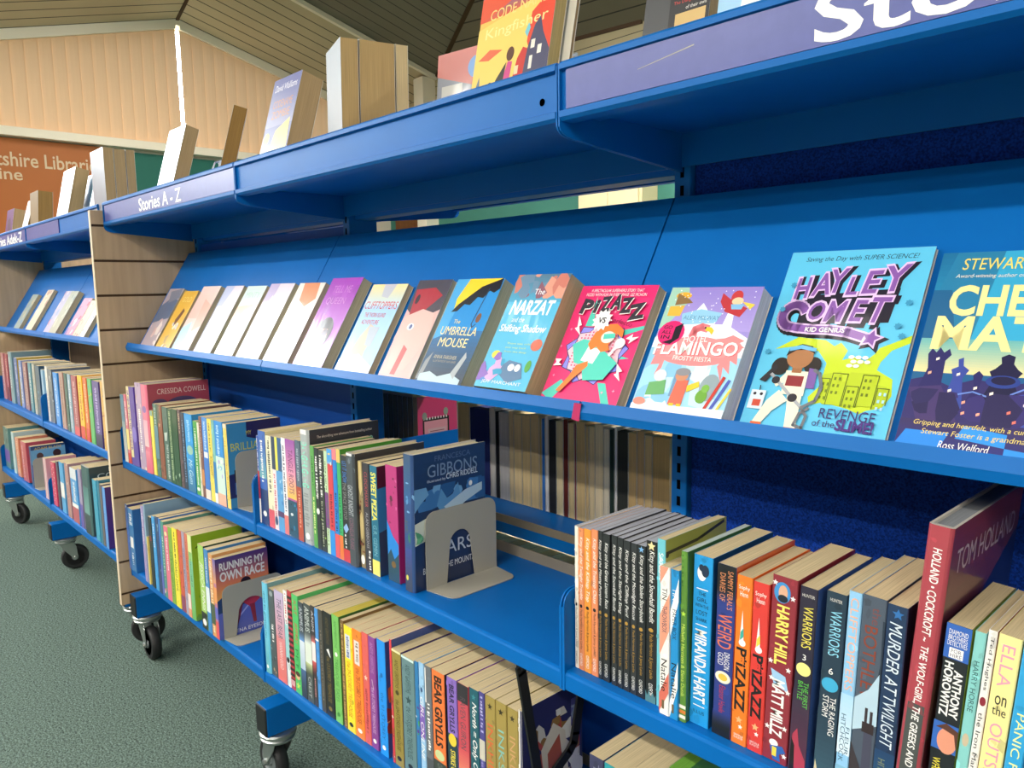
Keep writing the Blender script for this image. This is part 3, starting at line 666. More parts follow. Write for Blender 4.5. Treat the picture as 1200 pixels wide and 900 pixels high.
# ------------------------------------------------------------------ tables of books (metres): x, y of spine, thickness, height, depth, lean, hardback, colours and printed shapes
ROWS = []
ROWS.append(('books on the middle shelf of the right bay', Z2, [
 (0.9095,0.018,0.0061,0.1893,0.132,0,0,'#ece6d8',[('V','',0.06,0.5,0.6,'#15161a',0.5,{'sh':0.25}),('E',0.5,0.545,0.22,0.012,'#15161a'),('V','Paula Harrison & Jenny Løvlie',0.57,0.85,0.42,'#15161a',0.5),('V','OXFORD',0.88,0.97,0.4,'#15161a',0.5)],None,[],'#a9abb3','slim cream paperback first in line beside the blue bracket, in the right-hand bay'),
 (0.916,0.0179,0.0092,0.1884,0.132,0,0,'#e08a5a',[('V','Kitty and the Twilight Trouble',0.06,0.5,0.6,'#f4f2ee',0.5,{'sh':0.25}),('E',0.5,0.545,0.22,0.012,'#15161a'),('V','Paula Harrison & Jenny Løvlie',0.57,0.85,0.42,'#15161a',0.5),('V','OXFORD',0.88,0.97,0.4,'#f4f2ee',0.5)],None,[],'#a9abb3','slim salmon-orange paperback directly right of the slim cream one, in the right-hand bay'),
 (0.9256,0.0178,0.0117,0.1895,0.132,0,0,'#ea9636',[('V','Kitty and the Kidnap Trap',0.06,0.5,0.6,'#f4f2ee',0.5,{'sh':0.25}),('E',0.5,0.545,0.22,0.012,'#15161a'),('V','Paula Harrison & Jenny Løvlie',0.57,0.85,0.42,'#15161a',0.5),('V','OXFORD',0.88,0.97,0.4,'#f4f2ee',0.5)],None,[],'#a9abb3','slim bright orange paperback, middle of the three slim orange ones, in the right-hand bay'),
 (0.9377,0.0177,0.0108,0.1915,0.132,0,0,'#e2895c',[('V','Kitty and the Treetop Chase',0.06,0.5,0.6,'#f4f2ee',0.5,{'sh':0.25}),('E',0.5,0.545,0.22,0.012,'#15161a'),('V','Paula Harrison & Jenny Løvlie',0.57,0.85,0.42,'#15161a',0.5),('V','OXFORD',0.88,0.97,0.4,'#f4f2ee',0.5)],None,[],'#a9abb3','slim salmon-orange paperback touching the first slim black spine, in the right-hand bay'),
 (0.9489,0.0176,0.0075,0.1922,0.132,0,0,'#232529',[('V','Kitty and the Missing Pumpkins',0.06,0.5,0.6,'#f4f2ee',0.5,{'sh':0.25}),('E',0.5,0.545,0.22,0.012,'#b98d3a'),('V','Paula Harrison & Jenny Løvlie',0.57,0.85,0.42,'#b98d3a',0.5),('V','OXFORD',0.88,0.97,0.4,'#f4f2ee',0.5)],None,[],'#a9abb3','first slim black white-lettered spine, touching the orange ones, in the right-hand bay'),
 (0.9568,0.0175,0.011,0.1904,0.132,0,0,'#202226',[('V','Kitty and the Great Lantern Race',0.06,0.5,0.6,'#f4f2ee',0.5,{'sh':0.25}),('E',0.5,0.545,0.22,0.012,'#b98d3a'),('V','Paula Harrison & Jenny Løvlie',0.57,0.85,0.42,'#b98d3a',0.5),('V','OXFORD',0.88,0.97,0.4,'#f4f2ee',0.5)],None,[],'#a9abb3','second slim black white-lettered spine after the orange ones, in the right-hand bay'),
 (0.9702,0.0174,0.0091,0.1914,0.132,0,0,'#26282c',[('V','Kitty and the Snowball Bandit',0.06,0.5,0.6,'#f4f2ee',0.5,{'sh':0.25}),('E',0.5,0.545,0.22,0.012,'#b98d3a'),('V','Paula Harrison & Jenny Løvlie',0.57,0.85,0.42,'#b98d3a',0.5),('V','OXFORD',0.88,0.97,0.4,'#f4f2ee',0.5)],None,[],'#a9abb3','third slim black white-lettered spine after the orange ones, in the right-hand bay'),
 (0.9797,0.0173,0.0091,0.1909,0.132,0,0,'#222428',[('V','Kitty and the Starlight Song',0.06,0.5,0.6,'#f4f2ee',0.5,{'sh':0.25}),('E',0.5,0.545,0.22,0.012,'#b98d3a'),('V','Paula Harrison & Jenny Løvlie',0.57,0.85,0.42,'#b98d3a',0.5),('V','OXFORD',0.88,0.97,0.4,'#f4f2ee',0.5)],None,[],'#a9abb3','fourth slim black white-lettered spine after the orange ones, in the right-hand bay'),
 (0.9892,0.0172,0.0101,0.1895,0.132,0,0,'#25272b',[('V','Kitty and the Clifftop Peril',0.06,0.5,0.6,'#f4f2ee',0.5,{'sh':0.25}),('E',0.5,0.545,0.22,0.012,'#b98d3a'),('V','Paula Harrison & Jenny Løvlie',0.57,0.85,0.42,'#b98d3a',0.5),('V','OXFORD',0.88,0.97,0.4,'#f4f2ee',0.5)],None,[],'#a9abb3','fifth slim black white-lettered spine after the orange ones, in the right-hand bay'),
 (1,0.0171,0.0099,0.1889,0.132,0,0,'#2a2c31',[('V','Kitty and the Moonlight Rescue',0.06,0.5,0.6,'#f4f2ee',0.5,{'sh':0.25}),('E',0.5,0.545,0.22,0.012,'#b98d3a'),('V','Paula Harrison & Jenny Løvlie',0.57,0.85,0.42,'#b98d3a',0.5),('V','OXFORD',0.88,0.97,0.4,'#f4f2ee',0.5)],None,[],'#a9abb3','sixth slim black white-lettered spine after the orange ones, in the right-hand bay'),
 (1.0103,0.017,0.0118,0.1888,0.132,0,0,'#1f2125',[('V','Kitty and the Stolen Storybook',0.06,0.5,0.6,'#f4f2ee',0.5,{'sh':0.25}),('E',0.5,0.545,0.22,0.012,'#b98d3a'),('V','Paula Harrison & Jenny Løvlie',0.57,0.85,0.42,'#b98d3a',0.5),('V','OXFORD',0.88,0.97,0.4,'#f4f2ee',0.5),('S',0.5,0.025,0.35,'#7db6e8')],None,[],'#a9abb3','black spine with a small blue star at its top, in the right-hand bay'),
 (1.0232,0.0169,0.0151,0.1976,0.132,0,0,'#1c1d20',[('V','Kitty and the Snowball Bandit',0.06,0.5,0.6,'#f4f2ee',0.5,{'sh':0.25}),('E',0.5,0.545,0.22,0.012,'#b98d3a'),('V','Paula Harrison & Jenny Løvlie',0.57,0.85,0.42,'#b98d3a',0.5),('V','OXFORD',0.88,0.97,0.4,'#f4f2ee',0.5),('S',0.5,0.03,0.4,'#e8d9a0'),('P',[(0,1),(0,0.93),(0.2,0.96),(0.35,0.92),(0.5,0.97),(0.7,0.93),(0.85,0.96),(1,0.94),(1,1)],'#4f7f86')],None,[],'#a9abb3','broadest and last of the black white-lettered spines, in the right-hand bay'),
 (1.0387,0.0167,0.0113,0.2033,0.128,0,0,'#6cc0cf',[('V','SARIS',0.08,0.2,0.55,'#f4f2ee',0.5),('V','GEORGE',0.1,0.24,0.4,'#dff0f4',0.5)],'#a8a957',[('L',[(0.02,0.08),(0.5,0.07),(0.95,0.02)],0.004,'#2b2a22'),('E',0.03,0.09,0.025,0.018,'#2b2a22'),('P',[(0.02,0.36),(0.04,0.24),(0.2,0.17),(0.45,0.16),(0.6,0.18),(0.62,0.25),(0.45,0.28),(0.42,0.36),(0.35,0.3),(0.15,0.32),(0.12,0.4)],'#6b4426'),('P',[(0,0.5),(0.4,0.42),(1,0.4),(1,1),(0,1)],'#5f86a4')],None,'aqua paperback with brown animal on olive cover behind striped spines, in the right-hand bay'),
 (1.0504,0.0067,0.013,0.1768,0.115,0,0,'#f2eee8',[('P',[(0,0),(0.9,0),(0,0.12)],'#e79b7f'),('P',[(0,0.33),(1,0.17),(1,0.42),(0,0.6)],'#e79b7f'),('P',[(0,0.86),(1,0.7),(1,0.84),(0,0.99)],'#d66d5c'),('V','TIN',0.14,0.22,0.5,'#3b3b40',0.5),('V','THROWBOX',0.26,0.44,0.5,'#3a3a52',0.5),('V','Natalie',0.62,0.84,0.6,'#15161a',0.5),('R',0.3,0.9,0.55,0.96,'#6b5a3c')],None,[],None,'small white paperback with diagonal salmon stripes, in the right-hand bay'),
 (1.065,0.0065,0.0108,0.1765,0.115,0,0,'#1f8ccd',[('P',[(0,0.28),(1,0.05),(1,0.2),(0,0.45)],'#f4f2ee'),('P',[(0,0.9),(1,0.6),(1,0.78),(0,1)],'#f4f2ee'),('V','TIN',0.12,0.2,0.5,'#f4f2ee',0.5),('V','PAPER BOX',0.26,0.46,0.5,'#123a5a',0.5),('V','Natalie',0.62,0.86,0.6,'#15161a',0.5),('R',0.3,0.9,0.55,0.96,'#6b5a3c')],None,[],None,'small blue paperback with diagonal white stripes, in the right-hand bay'),
 (1.0762,0.0094,0.0084,0.1997,0.135,0,0,'#5b8a34',[('M',0.3,0.02,0.2,0.2,'#2f5c20',3),('S',0.5,0.36,0.4,'#b6e04a'),('V','Michelle Harrison & Elena Dunik',0.42,0.85,0.5,'#cfe86a',0.5),('R',0,0.9,1,0.92,'#e8e4d8'),('R',0,0.93,1,0.95,'#d77b32'),('R',0,0.96,1,0.98,'#e8e4d8')],'#3f6a34',[],'#b9c4c0','thin bright green paperback left of the broad blue spine, in the right-hand bay'),
 (1.085,0.0162,0.024,0.1976,0.1294,1,0,'#1c97dc',[('E',0.45,0.1,0.24,0.045,'#f4f2ee'),('E',0.62,0.085,0.2,0.035,'#20304a'),('E',0.42,0.07,0.13,0.02,'#20304a'),('R',0.2,0.19,0.8,0.195,'#f4f2ee'),('T','THE',0.5,0.22,0.4,0.022,'#14304a'),('T','GIRL',0.5,0.255,0.55,0.024,'#14304a'),('T','WITH THE',0.5,0.29,0.7,0.02,'#14304a'),('T','LOST',0.5,0.33,0.6,0.026,'#14304a'),('T','SHARK',0.5,0.37,0.6,0.02,'#14304a'),('R',0.2,0.4,0.8,0.405,'#f4f2ee'),('V','MIRANDA HART',0.43,0.86,0.62,'#f4f2ee',0.5,{'b':0.02}),('R',0.2,0.88,0.8,0.885,'#f4f2ee'),('T','ILLUS',0.5,0.92,0.6,0.02,'#14506e')],'#1a4a72',[],None,'broad sky-blue paperback with bold white capitals, in the right-hand bay'),
 (1.1147,0.0158,0.022,0.1949,0.1277,1.2,0,'#2c3a86',[('R',0,0,1,0.14,'#15151c'),('G',0,0.14,1,0.22,'#15151c','#2c3a86'),('V',"SAMMY FERAL'S",0.03,0.25,0.3,'#d98a5a',0.72),('V','DIARIES OF',0.05,0.21,0.3,'#d98a5a',0.3),('V','WEIRD',0.28,0.48,0.75,'#e0724a',0.5),('V','DRAGON',0.5,0.6,0.3,'#f4f2ee',0.68),('V','GOLD',0.51,0.58,0.3,'#f4f2ee',0.34),('E',0.5,0.65,0.42,0.035,'#e9e4d0'),('E',0.5,0.65,0.25,0.02,'#e4c24c'),('V','Eleanor Hawken',0.7,0.88,0.34,'#b0394a',0.5),('G',0,0.86,1,0.95,'#2c3a86','#121216'),('R',0,0.95,1,1,'#121216')],'#d2602e',[('T',"SAMMY FERAL'S",0.5,0.06,0.7,0.05,'#3a1a12')],None,'dark indigo paperback with orange gothic title and black ends, in the right-hand bay'),
 (1.1381,0.0155,0.0179,0.1887,0.126,1.2,0,'#f07a22',[('T','Sophy',0.5,0.07,0.7,0.03,'#f4f2ee'),('T','Henn',0.5,0.105,0.5,0.03,'#f4f2ee'),('P',[(0.3,0.4),(0.45,0.2),(0.6,0.4)],'#f4f2ee'),('P',[(0.36,0.33),(0.55,0.3),(0.58,0.35),(0.34,0.38)],'#3aa69a'),('E',0.5,0.39,0.22,0.02,'#f4f2ee'),('V','P*iZAZZ',0.42,0.8,0.7,'#15161a',0.5,{'b':0.03}),('S',0.5,0.85,0.25,'#f6b27c'),('S',0.6,0.89,0.16,'#f4f2ee'),('T','SIMON &',0.5,0.945,0.6,0.012,'#f4f2ee'),('T','SCHUSTER',0.5,0.96,0.6,0.012,'#f4f2ee')],None,[],None,'bright orange paperback with black jagged title, in the right-hand bay'),
 (1.1571,0.0153,0.0179,0.1868,0.126,1.2,0,'#d63a34',[('T','Sophy',0.5,0.07,0.7,0.03,'#f4f2ee'),('T','Henn',0.5,0.105,0.5,0.03,'#f4f2ee'),('P',[(0.3,0.4),(0.45,0.2),(0.6,0.4)],'#f4f2ee'),('P',[(0.36,0.33),(0.55,0.3),(0.58,0.35),(0.34,0.38)],'#e9d34c'),('E',0.5,0.39,0.22,0.02,'#f4f2ee'),('V','P*iZAZZ',0.42,0.8,0.7,'#15161a',0.5,{'b':0.03}),('S',0.5,0.85,0.25,'#f6b27c'),('S',0.6,0.89,0.16,'#f4f2ee'),('T','SIMON &',0.5,0.945,0.6,0.012,'#f4f2ee'),('T','SCHUSTER',0.5,0.96,0.6,0.012,'#f4f2ee')],None,[],None,'bright red paperback with black jagged title, in the right-hand bay'),
 (1.1753,0.015,0.0267,0.1997,0.1308,2,0,'#8c2b38',[('E',0.42,0.085,0.33,0.055,'#3f8fd0'),('E',0.45,0.085,0.18,0.04,'#d9a98a'),('E',0.45,0.115,0.2,0.02,'#1c2230'),('V','HARRY HILL',0.15,0.47,0.5,'#f3e06a',0.5,{'b':0.03}),('P',[(0.15,0.5),(0.75,0.52),(0.9,0.6),(0.3,0.58)],'#9cc4e6'),('V','MATT MILLZ',0.55,0.86,0.5,'#f4f2ee',0.5,{'b':0.03}),('E',0.45,0.9,0.18,0.02,'#f4f2ee'),('P',[(0.3,0.92),(0.8,0.9),(0.95,0.93),(0.7,0.95),(0.75,0.99),(0.45,0.99)],'#2e5fae'),('R',0.4,0.92,0.58,0.97,'#f0d24a'),('S',0.12,0.04,0.12,'#f4f2ee'),('S',0.85,0.1,0.12,'#f4f2ee'),('S',0.12,0.46,0.12,'#f4f2ee'),('S',0.85,0.48,0.12,'#f4f2ee'),('S',0.2,0.55,0.12,'#f4f2ee'),('S',0.88,0.6,0.12,'#f4f2ee'),('S',0.85,0.8,0.12,'#f4f2ee'),('S',0.15,0.82,0.12,'#f4f2ee'),('S',0.9,0.95,0.12,'#f4f2ee')],None,[],None,'maroon paperback with bold yellow and white lettering and face badge, in the right-hand bay'),
 (1.2041,0.0146,0.0178,0.1962,0.1285,2.2,0,'#2b2438',[('T','HUNTER',0.5,0.045,0.7,0.016,'#d8d4cc'),('V','WARRIORS',0.1,0.32,0.55,'#efe05a',0.55),('T','3',0.5,0.37,0.2,0.03,'#f4f2ee'),('E',0.5,0.435,0.42,0.035,'#efe58a'),('G',0,0.55,1,1,'#362a40','#5a2a44'),('V','THE FIRST',0.5,0.64,0.28,'#5fc04a',0.72),('V','BATTLE',0.5,0.6,0.28,'#5fc04a',0.4),('P',[(0.1,1),(0.15,0.8),(0.4,0.76),(0.55,0.85),(0.95,0.92),(1,1)],'#b03a52'),('P',[(0.05,1),(0.1,0.82),(0.3,0.86),(0.35,1)],'#1a1216')],'#4468ae',[],None,'dark purple paperback with yellow title, numeral three and blue back edge, in the right-hand bay'),
 (1.2305,0.0142,0.0193,0.1989,0.1303,2.2,0,'#24384a',[('T','HUNTER',0.5,0.04,0.6,0.016,'#d8d4cc'),('V','WARRIORS',0.09,0.32,0.55,'#8fd2ea',0.55),('T','6',0.5,0.4,0.22,0.032,'#f4f2ee'),('E',0.5,0.47,0.42,0.036,'#3fa9d4'),('G',0,0.6,1,1,'#24384a','#3a5a6c'),('V','THE RAGING',0.53,0.73,0.3,'#f4f2ee',0.72),('V','STORM',0.53,0.64,0.3,'#f4f2ee',0.36),('P',[(0,1),(0.05,0.88),(0.3,0.98),(0.4,1)],'#d9c8a0')],None,[],None,'dark teal paperback with pale blue title and numeral six, in the right-hand bay'),
 (1.2515,0.0139,0.0121,0.2051,0.1344,2.2,0,'#8fc4ea',[('V','CLIFFTOPPERS',0.03,0.48,0.62,'#efb59c',0.5),('G',0,0.5,1,0.8,'#a9d2ee','#dceaf4'),('V','FLEUR',0.66,0.8,0.3,'#34607e',0.72),('V','HITCHCOCK',0.6,0.84,0.36,'#34607e',0.35),('R',0,0.86,1,0.9,'#7fb4d2'),('R',0,0.93,1,1,'#ecc4b4')],None,[],None,'thin pale-blue paperback with salmon capitals, in the right-hand bay'),
 (1.2644,0.0137,0.0214,0.2052,0.1344,2.2,0,'#4c5666',[('V','the',0.05,0.13,0.35,'#7a4a4a',0.62),('V','BOTHLEW',0.14,0.53,0.55,'#8a3f2c',0.45),('P',[(0.9,0.1),(1,0.1),(1,0.6),(0.75,0.5),(0.95,0.3)],'#243042'),('P',[(0,0.5),(0.55,0.44),(0.95,0.35),(1,0.6),(0,0.66)],'#b4cfe0'),('R',0.48,0.53,0.6,0.62,'#3a2f36'),('R',0.7,0.54,0.82,0.62,'#3a2f36'),('R',0.4,0.6,0.9,0.65,'#33262a'),('P',[(0.5,0.65),(0.86,0.65),(0.9,1),(0.5,1)],'#46465a'),('P',[(0,0.72),(0.5,0.84),(0.85,1),(0,1)],'#3a3238')],'#202430',[],None,'slate-grey paperback with rust-brown title over a chimney, in the right-hand bay'),
 (1.2863,0.0133,0.0177,0.2031,0.133,2.2,0,'#1f3557',[('G',0,0.7,1,1,'#1f3f66','#2d5a80'),('S',0.55,0.04,0.3,'#2f6cae'),('V','MURDER AT',0.08,0.42,0.62,'#d8e4ee',0.5,{'sh':0.2}),('V','TWILIGHT',0.43,0.68,0.62,'#d8e4ee',0.5,{'sh':0.2}),('V','FLEUR',0.84,0.97,0.3,'#7a8464',0.75),('V','HITCHCOCK',0.74,0.97,0.34,'#7a8464',0.38)],'#141c30',[],None,'navy paperback with white scrawled title, in the right-hand bay'),
 (1.3044,0.0127,0.0203,0.2847,0.205,4.2,1,'#a8404c',[('R',0,0.58,1,1,'#4a4d4c'),('P',[(0,0.58),(0.15,0.6),(0.3,0.57),(0.5,0.6),(0.7,0.58),(0.85,0.61),(1,0.58),(1,0.62),(0,0.62)],'#7a4248'),('V','HOLLAND • COCKCROFT ~',0.07,0.37,0.36,'#f4f2ee',0.5,{'b':0.015,'sh':0.1}),('V','THE WOLF-GIRL, THE GREEKS AND THE GODS',0.385,0.93,0.36,'#f4f2ee',0.5,{'b':0.015,'sh':0.1}),('R',0.4,0.955,0.55,0.975,'#b03a3a')],'#6c3038',[('G',0,0,1,0.6,'#8a3a44','#3a2a40'),('P',[(0.55,0.3),(1,0.15),(1,1),(0.5,1),(0.4,0.6)],'#1c2c58'),('P',[(0,0.45),(0.35,0.3),(0.55,0.4),(0.4,0.6),(0,0.7)],'#7a5446'),('T','TOM HOLLAND',0.5,0.12,0.85,0.08,'#c9b6b4')],'#8e9296','tall laminated hardback with red and charcoal jacket leaning right, in the right-hand bay'),
 (1.3305,0.0124,0.0195,0.201,0.128,3.7,0,'#1d2026',[('R',0,0,1,0.155,'#3262b8'),('T','DIAMOND',0.5,0.035,0.75,0.022,'#f4f2ee'),('T','BROTHERS',0.5,0.06,0.75,0.022,'#f4f2ee'),('T','DETECTIVES',0.5,0.085,0.78,0.022,'#f4f2ee'),('R',0.22,0.105,0.78,0.15,'#f4f2ee'),('T','FOR',0.5,0.118,0.4,0.017,'#3a3f66'),('T','HIRE',0.5,0.138,0.45,0.017,'#3a3f66'),('V','ANTHONY',0.2,0.42,0.36,'#f4f2ee',0.7,{'b':0.03}),('V','HOROWITZ',0.17,0.42,0.36,'#f4f2ee',0.3,{'b':0.03}),('R',0,0.45,1,0.58,'#3466ba'),('E',0.6,0.53,0.4,0.06,'#e0967a'),('P',[(0.1,0.48),(0.5,0.45),(1,0.47),(1,0.56),(0.85,0.49),(0.4,0.48)],'#5a3428'),('V','WHERE',0.62,0.72,0.3,'#efe44a',0.3),('V','SEAGULLS',0.66,0.97,0.5,'#efe44a',0.62)],'#c8cc3c',[],None,'black paperback with blue label and a red-haired face, in the right-hand bay'),
 (1.3514,0.012,0.0083,0.2012,0.125,3.9,0,'#86c9c6',[('V','HARRY HORSE',0.13,0.36,0.5,'#2c5a5c',0.5),('E',0.5,0.49,0.3,0.03,'#c9b89a'),('V','The Last Polar Bears',0.62,0.92,0.45,'#2c5a5c',0.5)],None,[],None,'thin aqua paperback with dark green title, in the right-hand bay'),
 (1.3601,0.0118,0.0065,0.2057,0.122,4.1,0,'#eeeae4',[('V','Ted Hughes',0.03,0.26,0.5,'#2a2a2e',0.5),('E',0.5,0.31,0.35,0.02,'#8a2334'),('V','the Iron Man',0.36,0.62,0.5,'#2a2a2e',0.5)],'#c8703c',[],None,'thin white paperback with black handwritten title and red mark, in the right-hand bay'),
 (1.367,0.0116,0.0166,0.2044,0.128,4.3,0,'#f1e69a',[('V','ELLA',0.04,0.22,0.55,'#e39ab4',0.5),('T','on',0.5,0.28,0.5,0.04,'#15161a'),('T','the',0.5,0.325,0.6,0.04,'#15161a'),('V','OUTSIDE',0.38,0.7,0.55,'#e39ab4',0.5),('M',0.5,0.78,0.92,0.3,'#c9a24c',4)],None,[],None,'pale yellow paperback with pink capitals and black script, in the right-hand bay'),
 (1.3847,0.0113,0.0124,0.203,0.128,4.3,0,'#2f9fd8',[('V','PANIC FERGUS',0.3,0.75,0.5,'#e8f0a0',0.5)],None,[],None,'bright blue paperback cut off by the right edge of the photo, in the right-hand bay'),
]))
